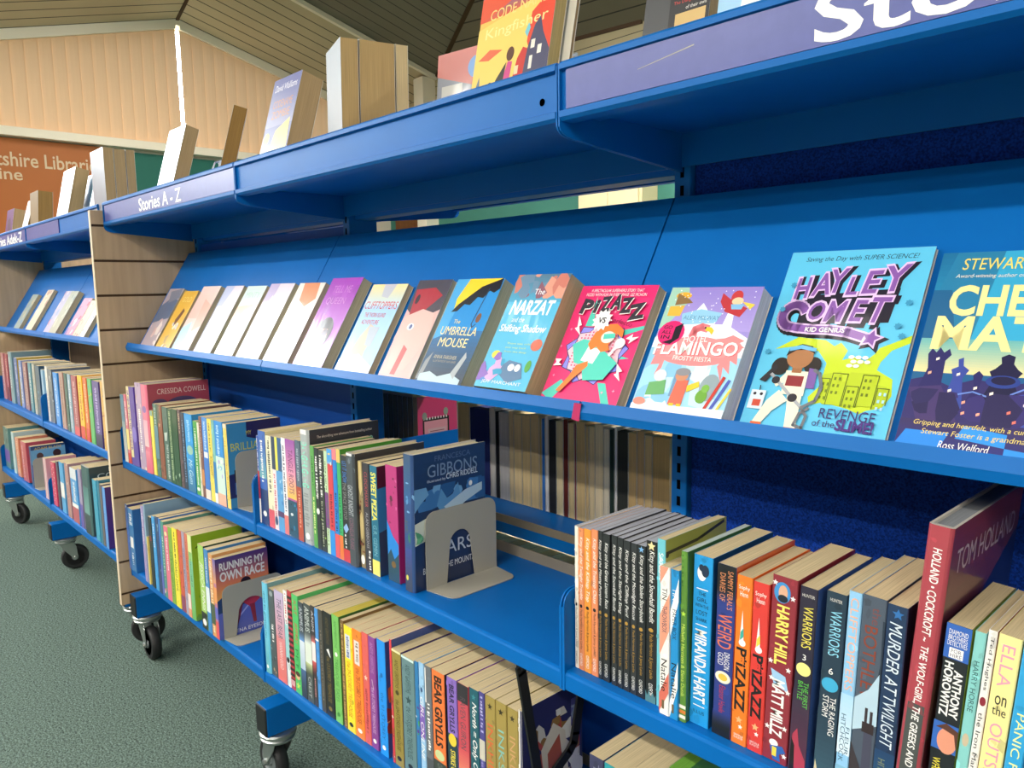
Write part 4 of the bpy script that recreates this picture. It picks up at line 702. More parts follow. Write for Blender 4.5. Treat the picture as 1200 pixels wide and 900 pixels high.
ROWS.append(('books on the middle shelf of the middle bay', Z2, [
 (0.0095,0.01,0.008,0.1888,0.1236,0,0,'#3a56a8',[('M',0.5,0.03,0.45,0.4,'#f4f2ee',5),('R',0,0.4,1,0.72,'#b23440'),('R',0,0.72,1,1,'#f4f2ee')],None,[],None,'very thin blue, red and white paperback first after the bracket, in the middle bay'),
 (0.0188,0.0101,0.0325,0.2018,0.1322,0,0,'#3f66b8',[('G',0,0.15,1,0.5,'#3f66b8','#6aa9b4'),('R',0,0.62,1,1,'#2c3e74'),('M',0.45,0.1,0.55,0.35,'#f4f2ee',6),('E',0.5,0.88,0.25,0.03,'#f4f2ee')],'#e6d9a6',[],None,'tall blue-to-teal paperback with white lettering near the bracket, in the middle bay'),
 (0.0533,0.0104,0.0248,0.1953,0.1279,0,0,'#ece6c8',[('M',0.5,0.05,0.6,0.4,'#15161a',7),('R',0,0.8,1,1,'#d8566a')],None,[],None,'cream paperback with black handwriting beside the blue-to-teal spine, in the middle bay'),
 (0.0785,0.0106,0.0154,0.1968,0.1289,0,0,'#f3dfe4',[('R',0,0,1,0.35,'#31405e'),('M',0.5,0.4,0.85,0.45,'#c23848',8),('E',0.5,0.9,0.4,0.05,'#2c4a7a')],None,[],None,'narrow pinkish-white paperback with red lettering and dark top, in the middle bay'),
 (0.0942,0.0107,0.0267,0.1971,0.1291,0,0,'#5c9fd6',[('R',0,0,0.4,0.35,'#e9e25a'),('R',0.4,0,1,0.35,'#355a8a'),('N',0,0.4,1,0.8,3,['#3f7fc4','#a9d2ec'],6),('R',0,0.78,1,0.84,'#5a3a6e')],None,[],None,'sky-blue paperback with yellow strip at the top, in the middle bay'),
 (0.1213,0.011,0.0175,0.1998,0.1309,0,0,'#eceaf0',[('M',0.5,0.08,0.75,0.4,'#3a3f66',9),('R',0,0.8,1,1,'#e07a78')],None,[],None,'thin white paperback with dark lettering left of the pink-purple spine, in the middle bay'),
 (0.1393,0.0111,0.0384,0.1996,0.1307,0,0,'#b35a9c',[('G',0,0,1,0.35,'#9a4fa8','#e59ab4'),('G',0,0.35,1,0.6,'#e59ab4','#f0c25a'),('V','TANGLE ROOTS',0.1,0.55,0.5,'#6a2a5e',0.5),('R',0,0.62,1,1,'#28506a'),('N',0,0.62,1,1,5,['#2f7aa8','#1c3048','#dfe6ea'],7)],None,[],None,'pink, purple and gold paperback with dark title, in the middle bay'),
 (0.1781,0.0115,0.0203,0.2022,0.1324,0,0,'#56667a',[('M',0.5,0.08,0.4,0.4,'#a9b4c0',10),('R',0,0.46,1,1,'#b44a34'),('M',0.5,0.5,0.85,0.35,'#e0a894',11)],None,[],None,'slate-blue paperback with rust-red lower half, in the middle bay'),
 (0.1987,0.0157,0.0335,0.2268,0.155,0,1,'#a9aeb0',[('R',0,0,1,0.04,'#f4f2ee'),('V','DANGER GANG',0.1,0.5,0.8,'#7fe0c4',0.5,{'b':0.03}),('M',0.5,0.55,0.85,0.6,'#8b9092',12),('E',0.5,0.93,0.25,0.03,'#f4f2ee')],'#2a2f3a',[('T','The electrifying new adventure from bestselling author',0.5,0.07,0.8,0.03,'#d9d4cc'),('T','TOM FLETCHER',0.5,0.17,0.85,0.09,'#8fbfb0')],None,'silvery-grey hardback with mint-green capitals, in the middle bay'),
 (0.2374,0.0121,0.0142,0.1995,0.1307,0,0,'#5da450',[('M',0.5,0.1,0.4,0.4,'#2f6a34',13),('M',0.5,0.5,0.85,0.4,'#e9f0a0',14)],None,[],None,'thin green paperback touching the silvery-grey hardback, in the middle bay'),
 (0.252,0.0122,0.0149,0.1973,0.1292,0,0,'#2a2c30',[('M',0.5,0.08,0.5,0.5,'#f4f2ee',15),('E',0.5,0.62,0.4,0.03,'#f4f2ee')],None,[],None,'thin black paperback with white capitals right of the green one, in the middle bay'),
 (0.2673,0.0124,0.0194,0.1955,0.128,0,0,'#2b2d2a',[('M',0.4,0.05,0.45,0.4,'#f4f2ee',16),('N',0,0.2,1,1,6,['#8ab23a','#3a4a2a'],6),('M',0.4,0.5,0.95,0.3,'#b4b8a0',17)],None,[],None,'black paperback with white capitals and lime speckles, in the middle bay'),
 (0.2875,0.0126,0.0117,0.1968,0.1289,0,0,'#c6dfb8',[('R',0,0.4,1,0.75,'#7a3f86'),('M',0.5,0.1,0.9,0.3,'#5a7a50',18)],None,[],None,'thin pale green and purple paperback left of the red spine, in the middle bay'),
 (0.3003,0.0127,0.0176,0.2026,0.1327,0,0,'#d8414e',[('R',0,0,1,0.14,'#4a9fe0'),('N',0,0.02,1,0.22,7,['#f0c878','#e8e4d8'],4),('M',0.5,0.42,0.72,0.4,'#7a1e2a',19),('R',0,0.76,1,1,'#2f8fe0')],None,[],None,'red paperback with blue picture on top and blue foot, in the middle bay'),
 (0.3185,0.0129,0.0143,0.2052,0.1344,0,0,'#1f7fd0',[('R',0,0,1,0.1,'#e8808a'),('M',0.5,0.4,0.75,0.4,'#123a6a',20),('R',0,0.78,1,1,'#e85a5e')],None,[],None,'thin bright blue paperback with pink picture top and red foot, in the middle bay'),
 (0.3334,0.0131,0.0125,0.2066,0.1353,0,0,'#3fae6a',[('R',0,0,1,0.12,'#e9c06a'),('M',0.5,0.4,0.8,0.4,'#1e6a3e',21),('R',0,0.78,1,1,'#ea7a3c')],'#4a9a34',[],None,'thin bright green paperback with orange foot, in the middle bay'),
 (0.3463,0.0132,0.022,0.1974,0.1293,0,0,'#2a2a2e',[('V','LET IT SNOW',0.05,0.25,0.6,'#3f7fd0',0.6),('V','THE SPACE TUTOR',0.25,0.6,0.5,'#8c8a8a',0.5),('P',[(0.1,0.68),(0.6,0.63),(0.95,0.68),(0.45,0.73)],'#8fb4e6'),('M',0.4,0.74,0.86,0.3,'#f4f2ee',22),('R',0,0.88,1,1,'#cf3a40')],'#302c2a',[],None,'black paperback with blue title, blue diamond and red foot, in the middle bay'),
 (0.3692,0.0135,0.027,0.2055,0.15,0,1,'#474c54',[('R',0,0,1,0.02,'#f4f2ee'),('N',0,0.02,1,0.25,8,['#5a6470','#6c7884'],6),('V','GHOST KNIGHT',0.28,0.55,0.55,'#b9bec4',0.5),('V','CORNELIA FUNKE',0.57,0.85,0.45,'#8a5a70',0.5)],'#35363a',[],None,'charcoal hardback with pale engraved title, in the middle bay'),
 (0.3966,0.0179,0.0137,0.1933,0.1266,0,0,'#9c8a62',[('P',[(0.2,0),(0.8,0),(0.9,0.25),(0.5,0.32),(0.1,0.25)],'#d8c48a'),('N',0,0.3,1,0.5,9,['#7a3a24','#3a2a24'],6),('E',0.5,0.6,0.4,0.13,'#d0bc84'),('N',0,0.72,1,0.85,10,['#7a2e24','#3a2a24'],6),('E',0.5,0.92,0.45,0.045,'#f4f2ee')],'#2c2a2c',[],None,'tan paperback with ornate brown pattern and white oval, in the middle bay'),
 (0.4178,0.0141,0.02,0.1945,0.1274,0,0,'#35303a',[('V','CLOCKMAKER',0.08,0.4,0.45,'#b84a54',0.5),('V','ALAN GIBBONS',0.45,0.78,0.4,'#a9a6ac',0.5),('M',0.7,0.8,0.97,0.3,'#f4f2ee',23)],'#2a272c',[],None,'dark plum paperback with red title, in the middle bay'),
 (0.4402,0.0143,0.0222,0.1935,0.13,0,0,'#1f6c8a',[('V','SWEET PIZZA',0.06,0.5,0.7,'#f0e45a',0.5,{'b':0.03}),('V','G.R. GEMIN',0.54,0.82,0.5,'#7fb4c4',0.5),('R',0,0.86,1,1,'#f0e070')],'#24415f',[('P',[(0,0),(1,0),(1,0.15),(0,0.2)],'#4a1c30'),('P',[(0,0.2),(0.5,0.17),(0.6,0.5),(0,0.6)],'#2878ae')],None,'teal paperback with bold yellow capitals and yellow foot, in the middle bay'),
 (0.4817,0.0189,0.0323,0.2009,0.1316,0,0,'#b82f7a',[('N',0,0.1,1,0.5,11,['#8a1e58','#d25a9c','#5a1a3a'],9),('P',[(0,0.48),(0.5,0.6),(1,0.66),(1,1),(0,1)],'#1f82d8'),('P',[(0,0.78),(0.3,0.72),(0.6,0.8),(1,0.74),(1,1),(0,1)],'#24485e'),('E',0.5,0.85,0.2,0.03,'#7a5a30')],'#9a2060',[],None,'magenta paperback with swirling pattern over a bright blue lower half, in the middle bay'),
 (0.5372,0.0156,0.0267,0.2293,0.15,1.2,1,'#2f4f86',[('G',0,0,1,0.35,'#3a5276','#2a5a94'),('N',0,0.2,1,0.42,12,['#5a8fc4','#7fb0dc'],8),('P',[(0,0.45),(1,0.4),(1,0.66),(0,0.7)],'#dde0cc'),('E',0.9,0.6,0.4,0.05,'#3a7a5e'),('M',0.35,0.48,0.56,0.3,'#4a5a6a',24),('G',0,0.68,1,1,'#3a4a96','#3a3f52'),('E',0.35,0.9,0.12,0.02,'#e0d25a')],'#20467e',[('G',0,0,1,1,'#24406a','#1c2c50'),('T','FRANCESCA',0.53,0.055,0.5,0.04,'#5a7096'),('T','GIBBONS',0.53,0.14,0.7,0.09,'#7d93b0'),('T','Illustrated by',0.3,0.215,0.25,0.025,'#cdd8e6'),('T','CHRIS RIDDELL',0.66,0.2,0.45,0.04,'#dfe8f2'),('N',0,0.25,1,0.42,13,['#3f78b4','#6fa4d2','#28588e'],14),('P',[(0.3,0.4),(0.36,0.28),(0.44,0.36),(0.52,0.34),(0.6,0.26),(0.64,0.4),(0.55,0.52),(0.4,0.5)],'#5a94c8'),('P',[(0.4,0.42),(0.7,0.33),(0.95,0.3),(0.95,0.36),(0.7,0.42),(0.5,0.5)],'#b6cfe0'),('E',0.62,0.5,0.1,0.045,'#20202a'),('E',0.78,0.48,0.08,0.04,'#6a3a2a'),('E',0.78,0.29,0.025,0.02,'#f4f2ee'),('P',[(0,0.5),(0.3,0.45),(0.4,0.6),(0,0.66)],'#d6dccb'),('T','BEARS',0.5,0.73,0.6,0.1,'#c4ccd6'),('T','BEYOND THE MOUNTAIN',0.5,0.86,0.8,0.045,'#dfe4ea')],'#d9cba8','thick navy hardback with wolf jacket standing against the arched bookend, in the middle bay'),
]))
ROWS.append(('books on the middle shelf of the left bay', Z2, [
 (-0.8548,-0.003,0.0287,0.1992,0.1305,-2.5,0,'#6b93a8',[('G',0,0.4,1,1,'#8fa9b0','#d8d4cc')],None,[],None,'thin grey-blue paperback first beside the wooden end panel, in the left bay'),
 (-0.8241,-0.0027,0.0233,0.202,0.1323,-2.3,0,'#d97a8c',[('R',0,0.5,1,0.8,'#f0dc90'),('R',0,0.85,1,1,'#cf4038'),('M',0.5,0.1,0.45,0.4,'#f4f2ee',31)],None,[],None,'thin pink and yellow paperback second from the end panel, in the left bay'),
 (-0.7932,-0.0025,0.0622,0.2277,0.1492,-2,0,'#5b3f9e',[('R',0,0,0.35,0.9,'#e6d8a0'),('M',0.18,0.05,0.8,0.25,'#7a4a9a',32),('E',0.65,0.6,0.3,0.1,'#8a78cc')],None,[],None,'violet paperback with cream lettered left edge, in the left bay'),
 (-0.7203,-0.0018,0.0481,0.2451,0.16,-1.5,0,'#b59ab8',[('N',0,0,1,1,14,['#c8a070','#d9b4b8','#7a5a8a','#e8dcc0'],14),('M',0.5,0.3,0.8,0.3,'#f4f2ee',33)],None,[],None,'lilac and tan patterned paperback left of the pink hardback, in the left bay'),
 (-0.6662,-0.0012,0.048,0.2451,0.165,-1.2,1,'#e0748e',[('G',0,0.4,1,0.7,'#ecaabc','#e6c8c8'),('E',0.5,0.28,0.3,0.04,'#8a6aae'),('G',0,0.75,1,1,'#e58a9c','#d85a76')],'#b04a5c',[('T','CRESSIDA COWELL',0.55,0.09,0.8,0.06,'#ead6d0'),('E',0.18,0.23,0.13,0.06,'#5a4a72'),('E',0.55,0.26,0.27,0.1,'#4f4470'),('E',0.55,0.3,0.22,0.08,'#8a5a7a')],None,'tall pink hardback showing its rose-coloured front cover, in the left bay'),
 (-0.6178,-0.0005,0.0218,0.1766,0.1157,-1,0,'#eee05a',[('R',0,0,1,0.08,'#7fae98')],None,[],None,'thin bright yellow paperback right of the pink hardback, in the left bay'),
 (-0.5904,-0.0002,0.0272,0.1979,0.1296,-1,0,'#4d7468',[('M',0.5,0.05,0.5,0.4,'#b9c8bc',34),('R',0,0.3,1,0.75,'#5f8a9a'),('N',0,0.75,1,1,15,['#2a3a34','#8a9a8a'],6)],None,[],None,'thin dark teal paperback with speckled lettering, in the left bay'),
 (-0.5612,0.0001,0.0335,0.1986,0.1301,-0.8,0,'#8a4c36',[('M',0.4,0.03,0.3,0.3,'#cfae88',35),('R',0,0,0.5,0.25,'#5a5a48'),('N',0,0.8,1,1,16,['#4a2a24','#b08a6a'],5)],None,[],None,'rust-brown paperback, in the left bay'),
 (-0.5251,0.0005,0.0376,0.1966,0.1288,-0.6,0,'#47655c',[('P',[(0.2,0.35),(0.8,0.33),(0.6,0.45),(0.3,0.46)],'#c9d4cc'),('M',0.6,0.5,0.95,0.4,'#c0ccc4',36)],None,[],None,'grey-green paperback with pale emblem, in the left bay'),
 (-0.4864,0.001,0.0263,0.195,0.1277,-0.6,0,'#31583a',[('M',0.5,0.03,0.95,0.45,'#a9bc90',37)],None,[],None,'dark green paperback with light lettering left of the broad green spine, in the left bay'),
 (-0.4593,0.0013,0.0373,0.1978,0.1295,-0.6,0,'#1d4a2c',[('N',0,0.6,1,1,17,['#12301c','#b8ccb4'],5)],None,[],None,'broad bottle-green paperback, in the left bay'),
 (-0.4206,0.0018,0.0211,0.2008,0.1315,-0.5,0,'#5a4048',[('M',0.5,0.05,0.3,0.4,'#c8b090',38),('N',0,0.6,1,1,18,['#2a2228','#8a6a72'],6)],None,[],None,'thin brownish-purple paperback right of the bottle-green one, in the left bay'),
 (-0.3991,0.0021,0.0225,0.1955,0.128,-0.5,0,'#22304a',[('M',0.5,0.1,0.9,0.35,'#7f96b8',39)],None,[],None,'thin black-blue paperback left of the bright sky-blue spine, in the left bay'),
 (-0.3758,0.0024,0.0484,0.1959,0.1283,-0.4,0,'#2f9be0',[('M',0.5,0.08,0.35,0.35,'#a9d8f4',40),('E',0.55,0.46,0.4,0.06,'#9cc4b4'),('G',0,0.6,1,1,'#2f8fd0','#2f6f9a'),('V','Mr Gum',0.58,0.9,0.5,'#c8e6ec',0.5,{'sh':0.2})],None,[],None,'broad bright sky-blue paperback with round pale badge, in the left bay'),
 (-0.3233,0.0032,0.0235,0.1827,0.1197,-0.4,0,'#4fa24c',[('M',0.5,0.1,0.85,0.35,'#f4f2ee',41),('E',0.5,0.92,0.4,0.025,'#f4f2ee')],None,[],None,'thin leaf-green paperback right of the sky-blue spine, in the left bay'),
 (-0.2992,0.0035,0.0098,0.1813,0.1187,-0.4,0,'#eae2d0',[('M',0.5,0.2,0.8,0.4,'#8a8a80',42)],None,[],None,'very thin cream paperback between green and brown spines, in the left bay'),
 (-0.2861,0.0037,0.0161,0.1973,0.1292,-0.4,0,'#7e4f48',[('M',0.5,0.05,0.5,0.4,'#c8a490',43),('R',0,0.65,1,0.85,'#cf8a54')],None,[],None,'thin maroon-brown paperback, in the left bay'),
 (-0.2683,0.0039,0.0296,0.1982,0.1298,-0.4,0,'#4a8fe0',[('M',0.5,0.05,0.4,0.4,'#c6e0f6',44),('R',0.15,0.42,0.9,0.49,'#f4f2ee'),('R',0,0.5,1,0.88,'#3f78cc'),('R',0,0.88,1,1,'#f0dcd4')],None,[],None,'blue paperback with white square on its spine, in the left bay'),
 (-0.2383,0.0044,0.0234,0.1975,0.1293,-0.4,0,'#efd95c',[('M',0.5,0.05,0.35,0.35,'#8a7a3a',45),('V','PONGWIFFY',0.45,0.68,0.6,'#7a4a20',0.5)],None,[],None,'yellow paperback with red lettering, in the left bay'),
 (-0.2142,0.0047,0.0155,0.1972,0.1292,-0.4,0,'#7fbcb8',[('R',0,0.5,1,0.88,'#2f7fc0'),('R',0,0.88,1,1,'#f4f2ee')],None,[],None,'very thin teal and blue paperback right of the yellow one, in the left bay'),
 (-0.1979,0.005,0.0453,0.1981,0.1297,-0.4,0,'#2f8fdc',[('M',0.4,0.05,0.4,0.35,'#bfe0f4',46),('R',0,0.42,1,0.86,'#cfe8dc'),('N',0,0.45,1,0.7,19,['#b8a8d8','#f4f0f0','#8fc4d8'],8),('R',0,0.86,1,1,'#efb49c')],None,[],None,'blue paperback with pale mint lower spine, in the left bay'),
 (-0.1491,0.0057,0.018,0.1957,0.13,-0.6,0,'#efd46a',[('R',0,0,1,0.05,'#e6d8c0'),('M',0.5,0.2,0.9,0.35,'#c8a83c',47)],'#3f8fc0',[('P',[(0.36,0),(1,0),(1,0.2),(0.66,0.24),(0.36,0.18)],'#2a2458'),('T','MY',0.4,0.13,0.1,0.05,'#d8cc4a'),('T','BRILLIANT',0.42,0.28,0.72,0.09,'#d9d24a'),('T','PLAN',0.45,0.4,0.5,0.09,'#d9d24a'),('P',[(0,0.6),(1,0.5),(1,0.85),(0,0.88)],'#26285e'),('R',0.1,0.55,0.35,0.68,'#23252a'),('T','E',0.22,0.62,0.1,0.08,'#e6dc5a'),('R',0.1,0.7,0.4,0.84,'#4a78b8'),('E',0.25,0.76,0.07,0.05,'#f4f2ee')],None,'yellow-spined paperback with blue and navy cover, last before the bookend, in the left bay'),
]))
ROWS.append(('books on the bottom shelf of the left bay', Z1, [
 (-0.888,-0.006,0.0187,0.1995,0.1307,0,0,'#3f6fc0',[('G',0,0,1,0.4,'#2f5a9a','#3f78c8'),('E',0.5,0.03,0.15,0.02,'#f4f2ee')],'#2a3068',[],None,'tall blue paperback first beside the end panel, on the left bay bottom shelf'),
 (-0.8654,-0.0062,0.0427,0.1933,0.125,0,0,'#2a78b4',[('M',0.5,0.08,0.25,0.6,'#f4f2ee',51),('R',0.2,0.45,0.8,0.62,'#f4f2ee'),('M',0.5,0.7,0.9,0.4,'#f4f2ee',52)],'#2468a4',[('P',[(0.7,0.7),(0.75,0.5),(1,0.4),(1,0.85)],'#3a1f22'),('L',[(0.2,0.42),(0.35,0.34),(0.6,0.33)],0.003,'#9cc0d0'),('L',[(0.2,0.65),(0.6,0.95)],0.003,'#c8d4dc'),('R',0.3,0.92,0.6,0.98,'#d9c79a')],None,'blue paperback with white labels and a dark planet cover, on the left bay bottom shelf'),
 (-0.7416,-0.0067,0.0194,0.2248,0.1472,0,0,'#a493c4',[('M',0.5,0.1,0.5,0.3,'#f4f2ee',53)],None,[],None,'thin lilac paperback after the planet cover, on the left bay bottom shelf'),
 (-0.7175,-0.0069,0.0111,0.2334,0.1529,0,0,'#8fb0c8',[('R',0,0.5,1,1,'#7a86b0')],None,[],None,'thin grey-blue paperback right of the lilac one, on the left bay bottom shelf'),
 (-0.706,-0.007,0.0071,0.1403,0.11,0,0,'#efd878',[],None,[],None,'short pale yellow paperback standing low on the shelf, on the left bay bottom shelf'),
 (-0.6817,-0.0071,0.0248,0.2049,0.12,0,0,'#20262a',[('E',0.5,0.3,0.3,0.04,'#8a2a34')],None,[],None,'short black paperback among blue spines, on the left bay bottom shelf'),
 (-0.6514,-0.0072,0.0237,0.2138,0.14,0,0,'#3f9bdc',[('M',0.5,0.1,0.4,0.3,'#f4f2ee',54)],None,[],None,'thin sky-blue paperback right of the short black one, on the left bay bottom shelf'),
 (-0.6225,-0.0074,0.0228,0.2187,0.1432,0,0,'#2c3f6e',[('N',0,0,1,1,20,['#5f8a9a','#1c2c4a','#8fb4c4'],8)],None,[],None,'thin navy paperback with teal speckles, on the left bay bottom shelf'),
 (-0.5967,-0.0075,0.0149,0.2182,0.1429,0,0,'#3f78c4',[('R',0,0.6,1,1,'#5f6ab8')],None,[],None,'very thin mid-blue paperback right of the navy one, on the left bay bottom shelf'),
 (-0.5799,-0.0076,0.0221,0.2146,0.1405,0,0,'#4f8f84',[('M',0.5,0.2,0.7,0.3,'#d4e4da',55),('N',0,0.7,1,1,21,['#e05a6a','#f0d0d0'],4)],None,[],None,'thin grey-green paperback left of the pink spine, on the left bay bottom shelf'),
 (-0.5563,-0.0078,0.0305,0.2068,0.1354,0,0,'#e2708a',[('E',0.5,0.1,0.3,0.03,'#f0e6a0'),('M',0.6,0.15,0.6,0.3,'#f4f2ee',56)],None,[],None,'pink paperback beside the lime-green spine, on the left bay bottom shelf'),
 (-0.523,-0.0079,0.0255,0.2107,0.138,0,0,'#86ae3c',[('M',0.5,0.3,0.9,0.3,'#4f6a20',57)],None,[],None,'lime-green paperback between pink and yellow spines, on the left bay bottom shelf'),
 (-0.4933,-0.0081,0.0322,0.2162,0.1416,0,0,'#f2e23c',[('M',0.5,0.05,0.4,0.3,'#15161a',58),('V','ROALD DAHL',0.42,0.8,0.5,'#5a5a20',0.5)],None,[],None,'bright yellow paperback with black lettering, on the left bay bottom shelf'),
 (-0.4523,-0.0083,0.0256,0.2196,0.1438,0,0,'#cf5a3c',[('N',0,0.2,1,1,22,['#a83a50','#e07a4a','#8a2f4a'],9),('R',0,0.8,1,1,'#8a3f62')],None,[],None,'red-orange paperback with mottled maroon foot, on the left bay bottom shelf'),
 (-0.4235,-0.0085,0.0185,0.2216,0.1451,0,0,'#a59ab0',[('M',0.5,0.2,0.7,0.3,'#6a6078',59)],None,[],None,'thin lavender-grey paperback, on the left bay bottom shelf'),
 (-0.4029,-0.0086,0.0188,0.2208,0.1446,0,0,'#d8765a',[('R',0,0.72,1,0.9,'#f3ddd2'),('R',0,0.9,1,1,'#e89a70'),('M',0.5,0.1,0.6,0.3,'#a84a34',60)],None,[],None,'coral paperback with white and salmon foot, on the left bay bottom shelf'),
 (-0.3803,-0.0088,0.0241,0.2226,0.13,0,0,'#9fd27a',[('R',0,0,1,0.2,'#e0e6a0'),('G',0,0.3,1,1,'#7fc4a4','#6fb45a'),('M',0.5,0.2,0.6,0.3,'#3f7a5a',61)],'#94ad2c',[('L',[(0.08,0.15),(0.2,0.1),(0.3,0.16),(0.2,0.22),(0.12,0.3),(0.25,0.34)],0.003,'#3a4a14'),('E',0.2,0.5,0.07,0.05,'#5a7a20'),('N',0,0.6,1,1,23,['#6f9a34','#7ab04a','#b8a43c'],8)],None,'pale green paperback with olive-green front cover, on the left bay bottom shelf'),
 (-0.3139,-0.0092,0.0332,0.2142,0.1403,0,0,'#a6cf62',[('V','JESSICA ENNIS',0.2,0.78,0.7,'#f4f2ee',0.5,{'sh':0.2}),('R',0,0.8,1,1,'#1f241c'),('E',0.5,0.92,0.35,0.04,'#f4f2ee')],'#2a3a1c',[],None,'light green paperback with white script and black foot, on the left bay bottom shelf'),
 (-0.2763,-0.0095,0.0224,0.2115,0.1385,0,0,'#3f86c4',[('R',0,0.45,1,0.75,'#dfe8f0'),('M',0.5,0.1,0.4,0.3,'#f4f2ee',62)],None,[],None,'thin blue and white paperback right of white-script spine, on the left bay bottom shelf'),
 (-0.2495,-0.0097,0.0234,0.2065,0.1352,0,0,'#d79a5c',[('M',0.5,0.05,0.95,0.5,'#f3e6c8',63),('R',0,0.6,1,0.85,'#4a5a40')],None,[],None,'thin orange-brown paperback with dotted spine, touching the sunset-coloured cover, on the left bay bottom shelf'),
 (-0.2242,-0.0099,0.0163,0.1994,0.13,0,0,'#c07a9a',[('G',0,0,1,0.3,'#7a6ab8','#e09a6a'),('R',0,0.35,1,0.55,'#e89a5a'),('R',0,0.6,1,0.75,'#6a6ac8'),('R',0,0.78,1,1,'#e0545a')],'#e0885a',[('G',0,0,1,0.3,'#4a2f7a','#d9785a'),('G',0,0.3,1,0.55,'#d9785a','#f0b45a'),('P',[(0,0.52),(0.1,0.48),(0.15,0.6),(0.25,0.55),(0.4,0.58),(1,0.5),(1,1),(0,1)],'#27416e'),('P',[(0,0.68),(1,0.6),(1,1),(0,1)],'#5a63b4'),('L',[(0.1,0.95),(0.6,0.65)],0.004,'#a4a8e0'),('T','RUNNING MY',0.5,0.11,0.86,0.1,'#e9e2e0',{'b':0.03}),('T','OWN RACE',0.5,0.235,0.86,0.12,'#e9e2e0',{'b':0.03}),('E',0.55,0.36,0.1,0.06,'#2a1420'),('P',[(0.4,0.5),(0.5,0.42),(0.75,0.4),(0.8,0.62),(0.62,0.7),(0.45,0.6)],'#b8324a'),('P',[(0.42,0.55),(0.48,0.6),(0.4,0.8),(0.3,0.96),(0.2,0.96),(0.32,0.8)],'#8a2434'),('P',[(0.6,0.66),(0.7,0.66),(0.72,0.9),(0.66,0.9)],'#8a2434'),('T','ABENA EYESON',0.55,0.95,0.7,0.045,'#f4f2ee')],None,'paperback with purple and orange sunset cover by the bookend, on the left bay bottom shelf'),
]))
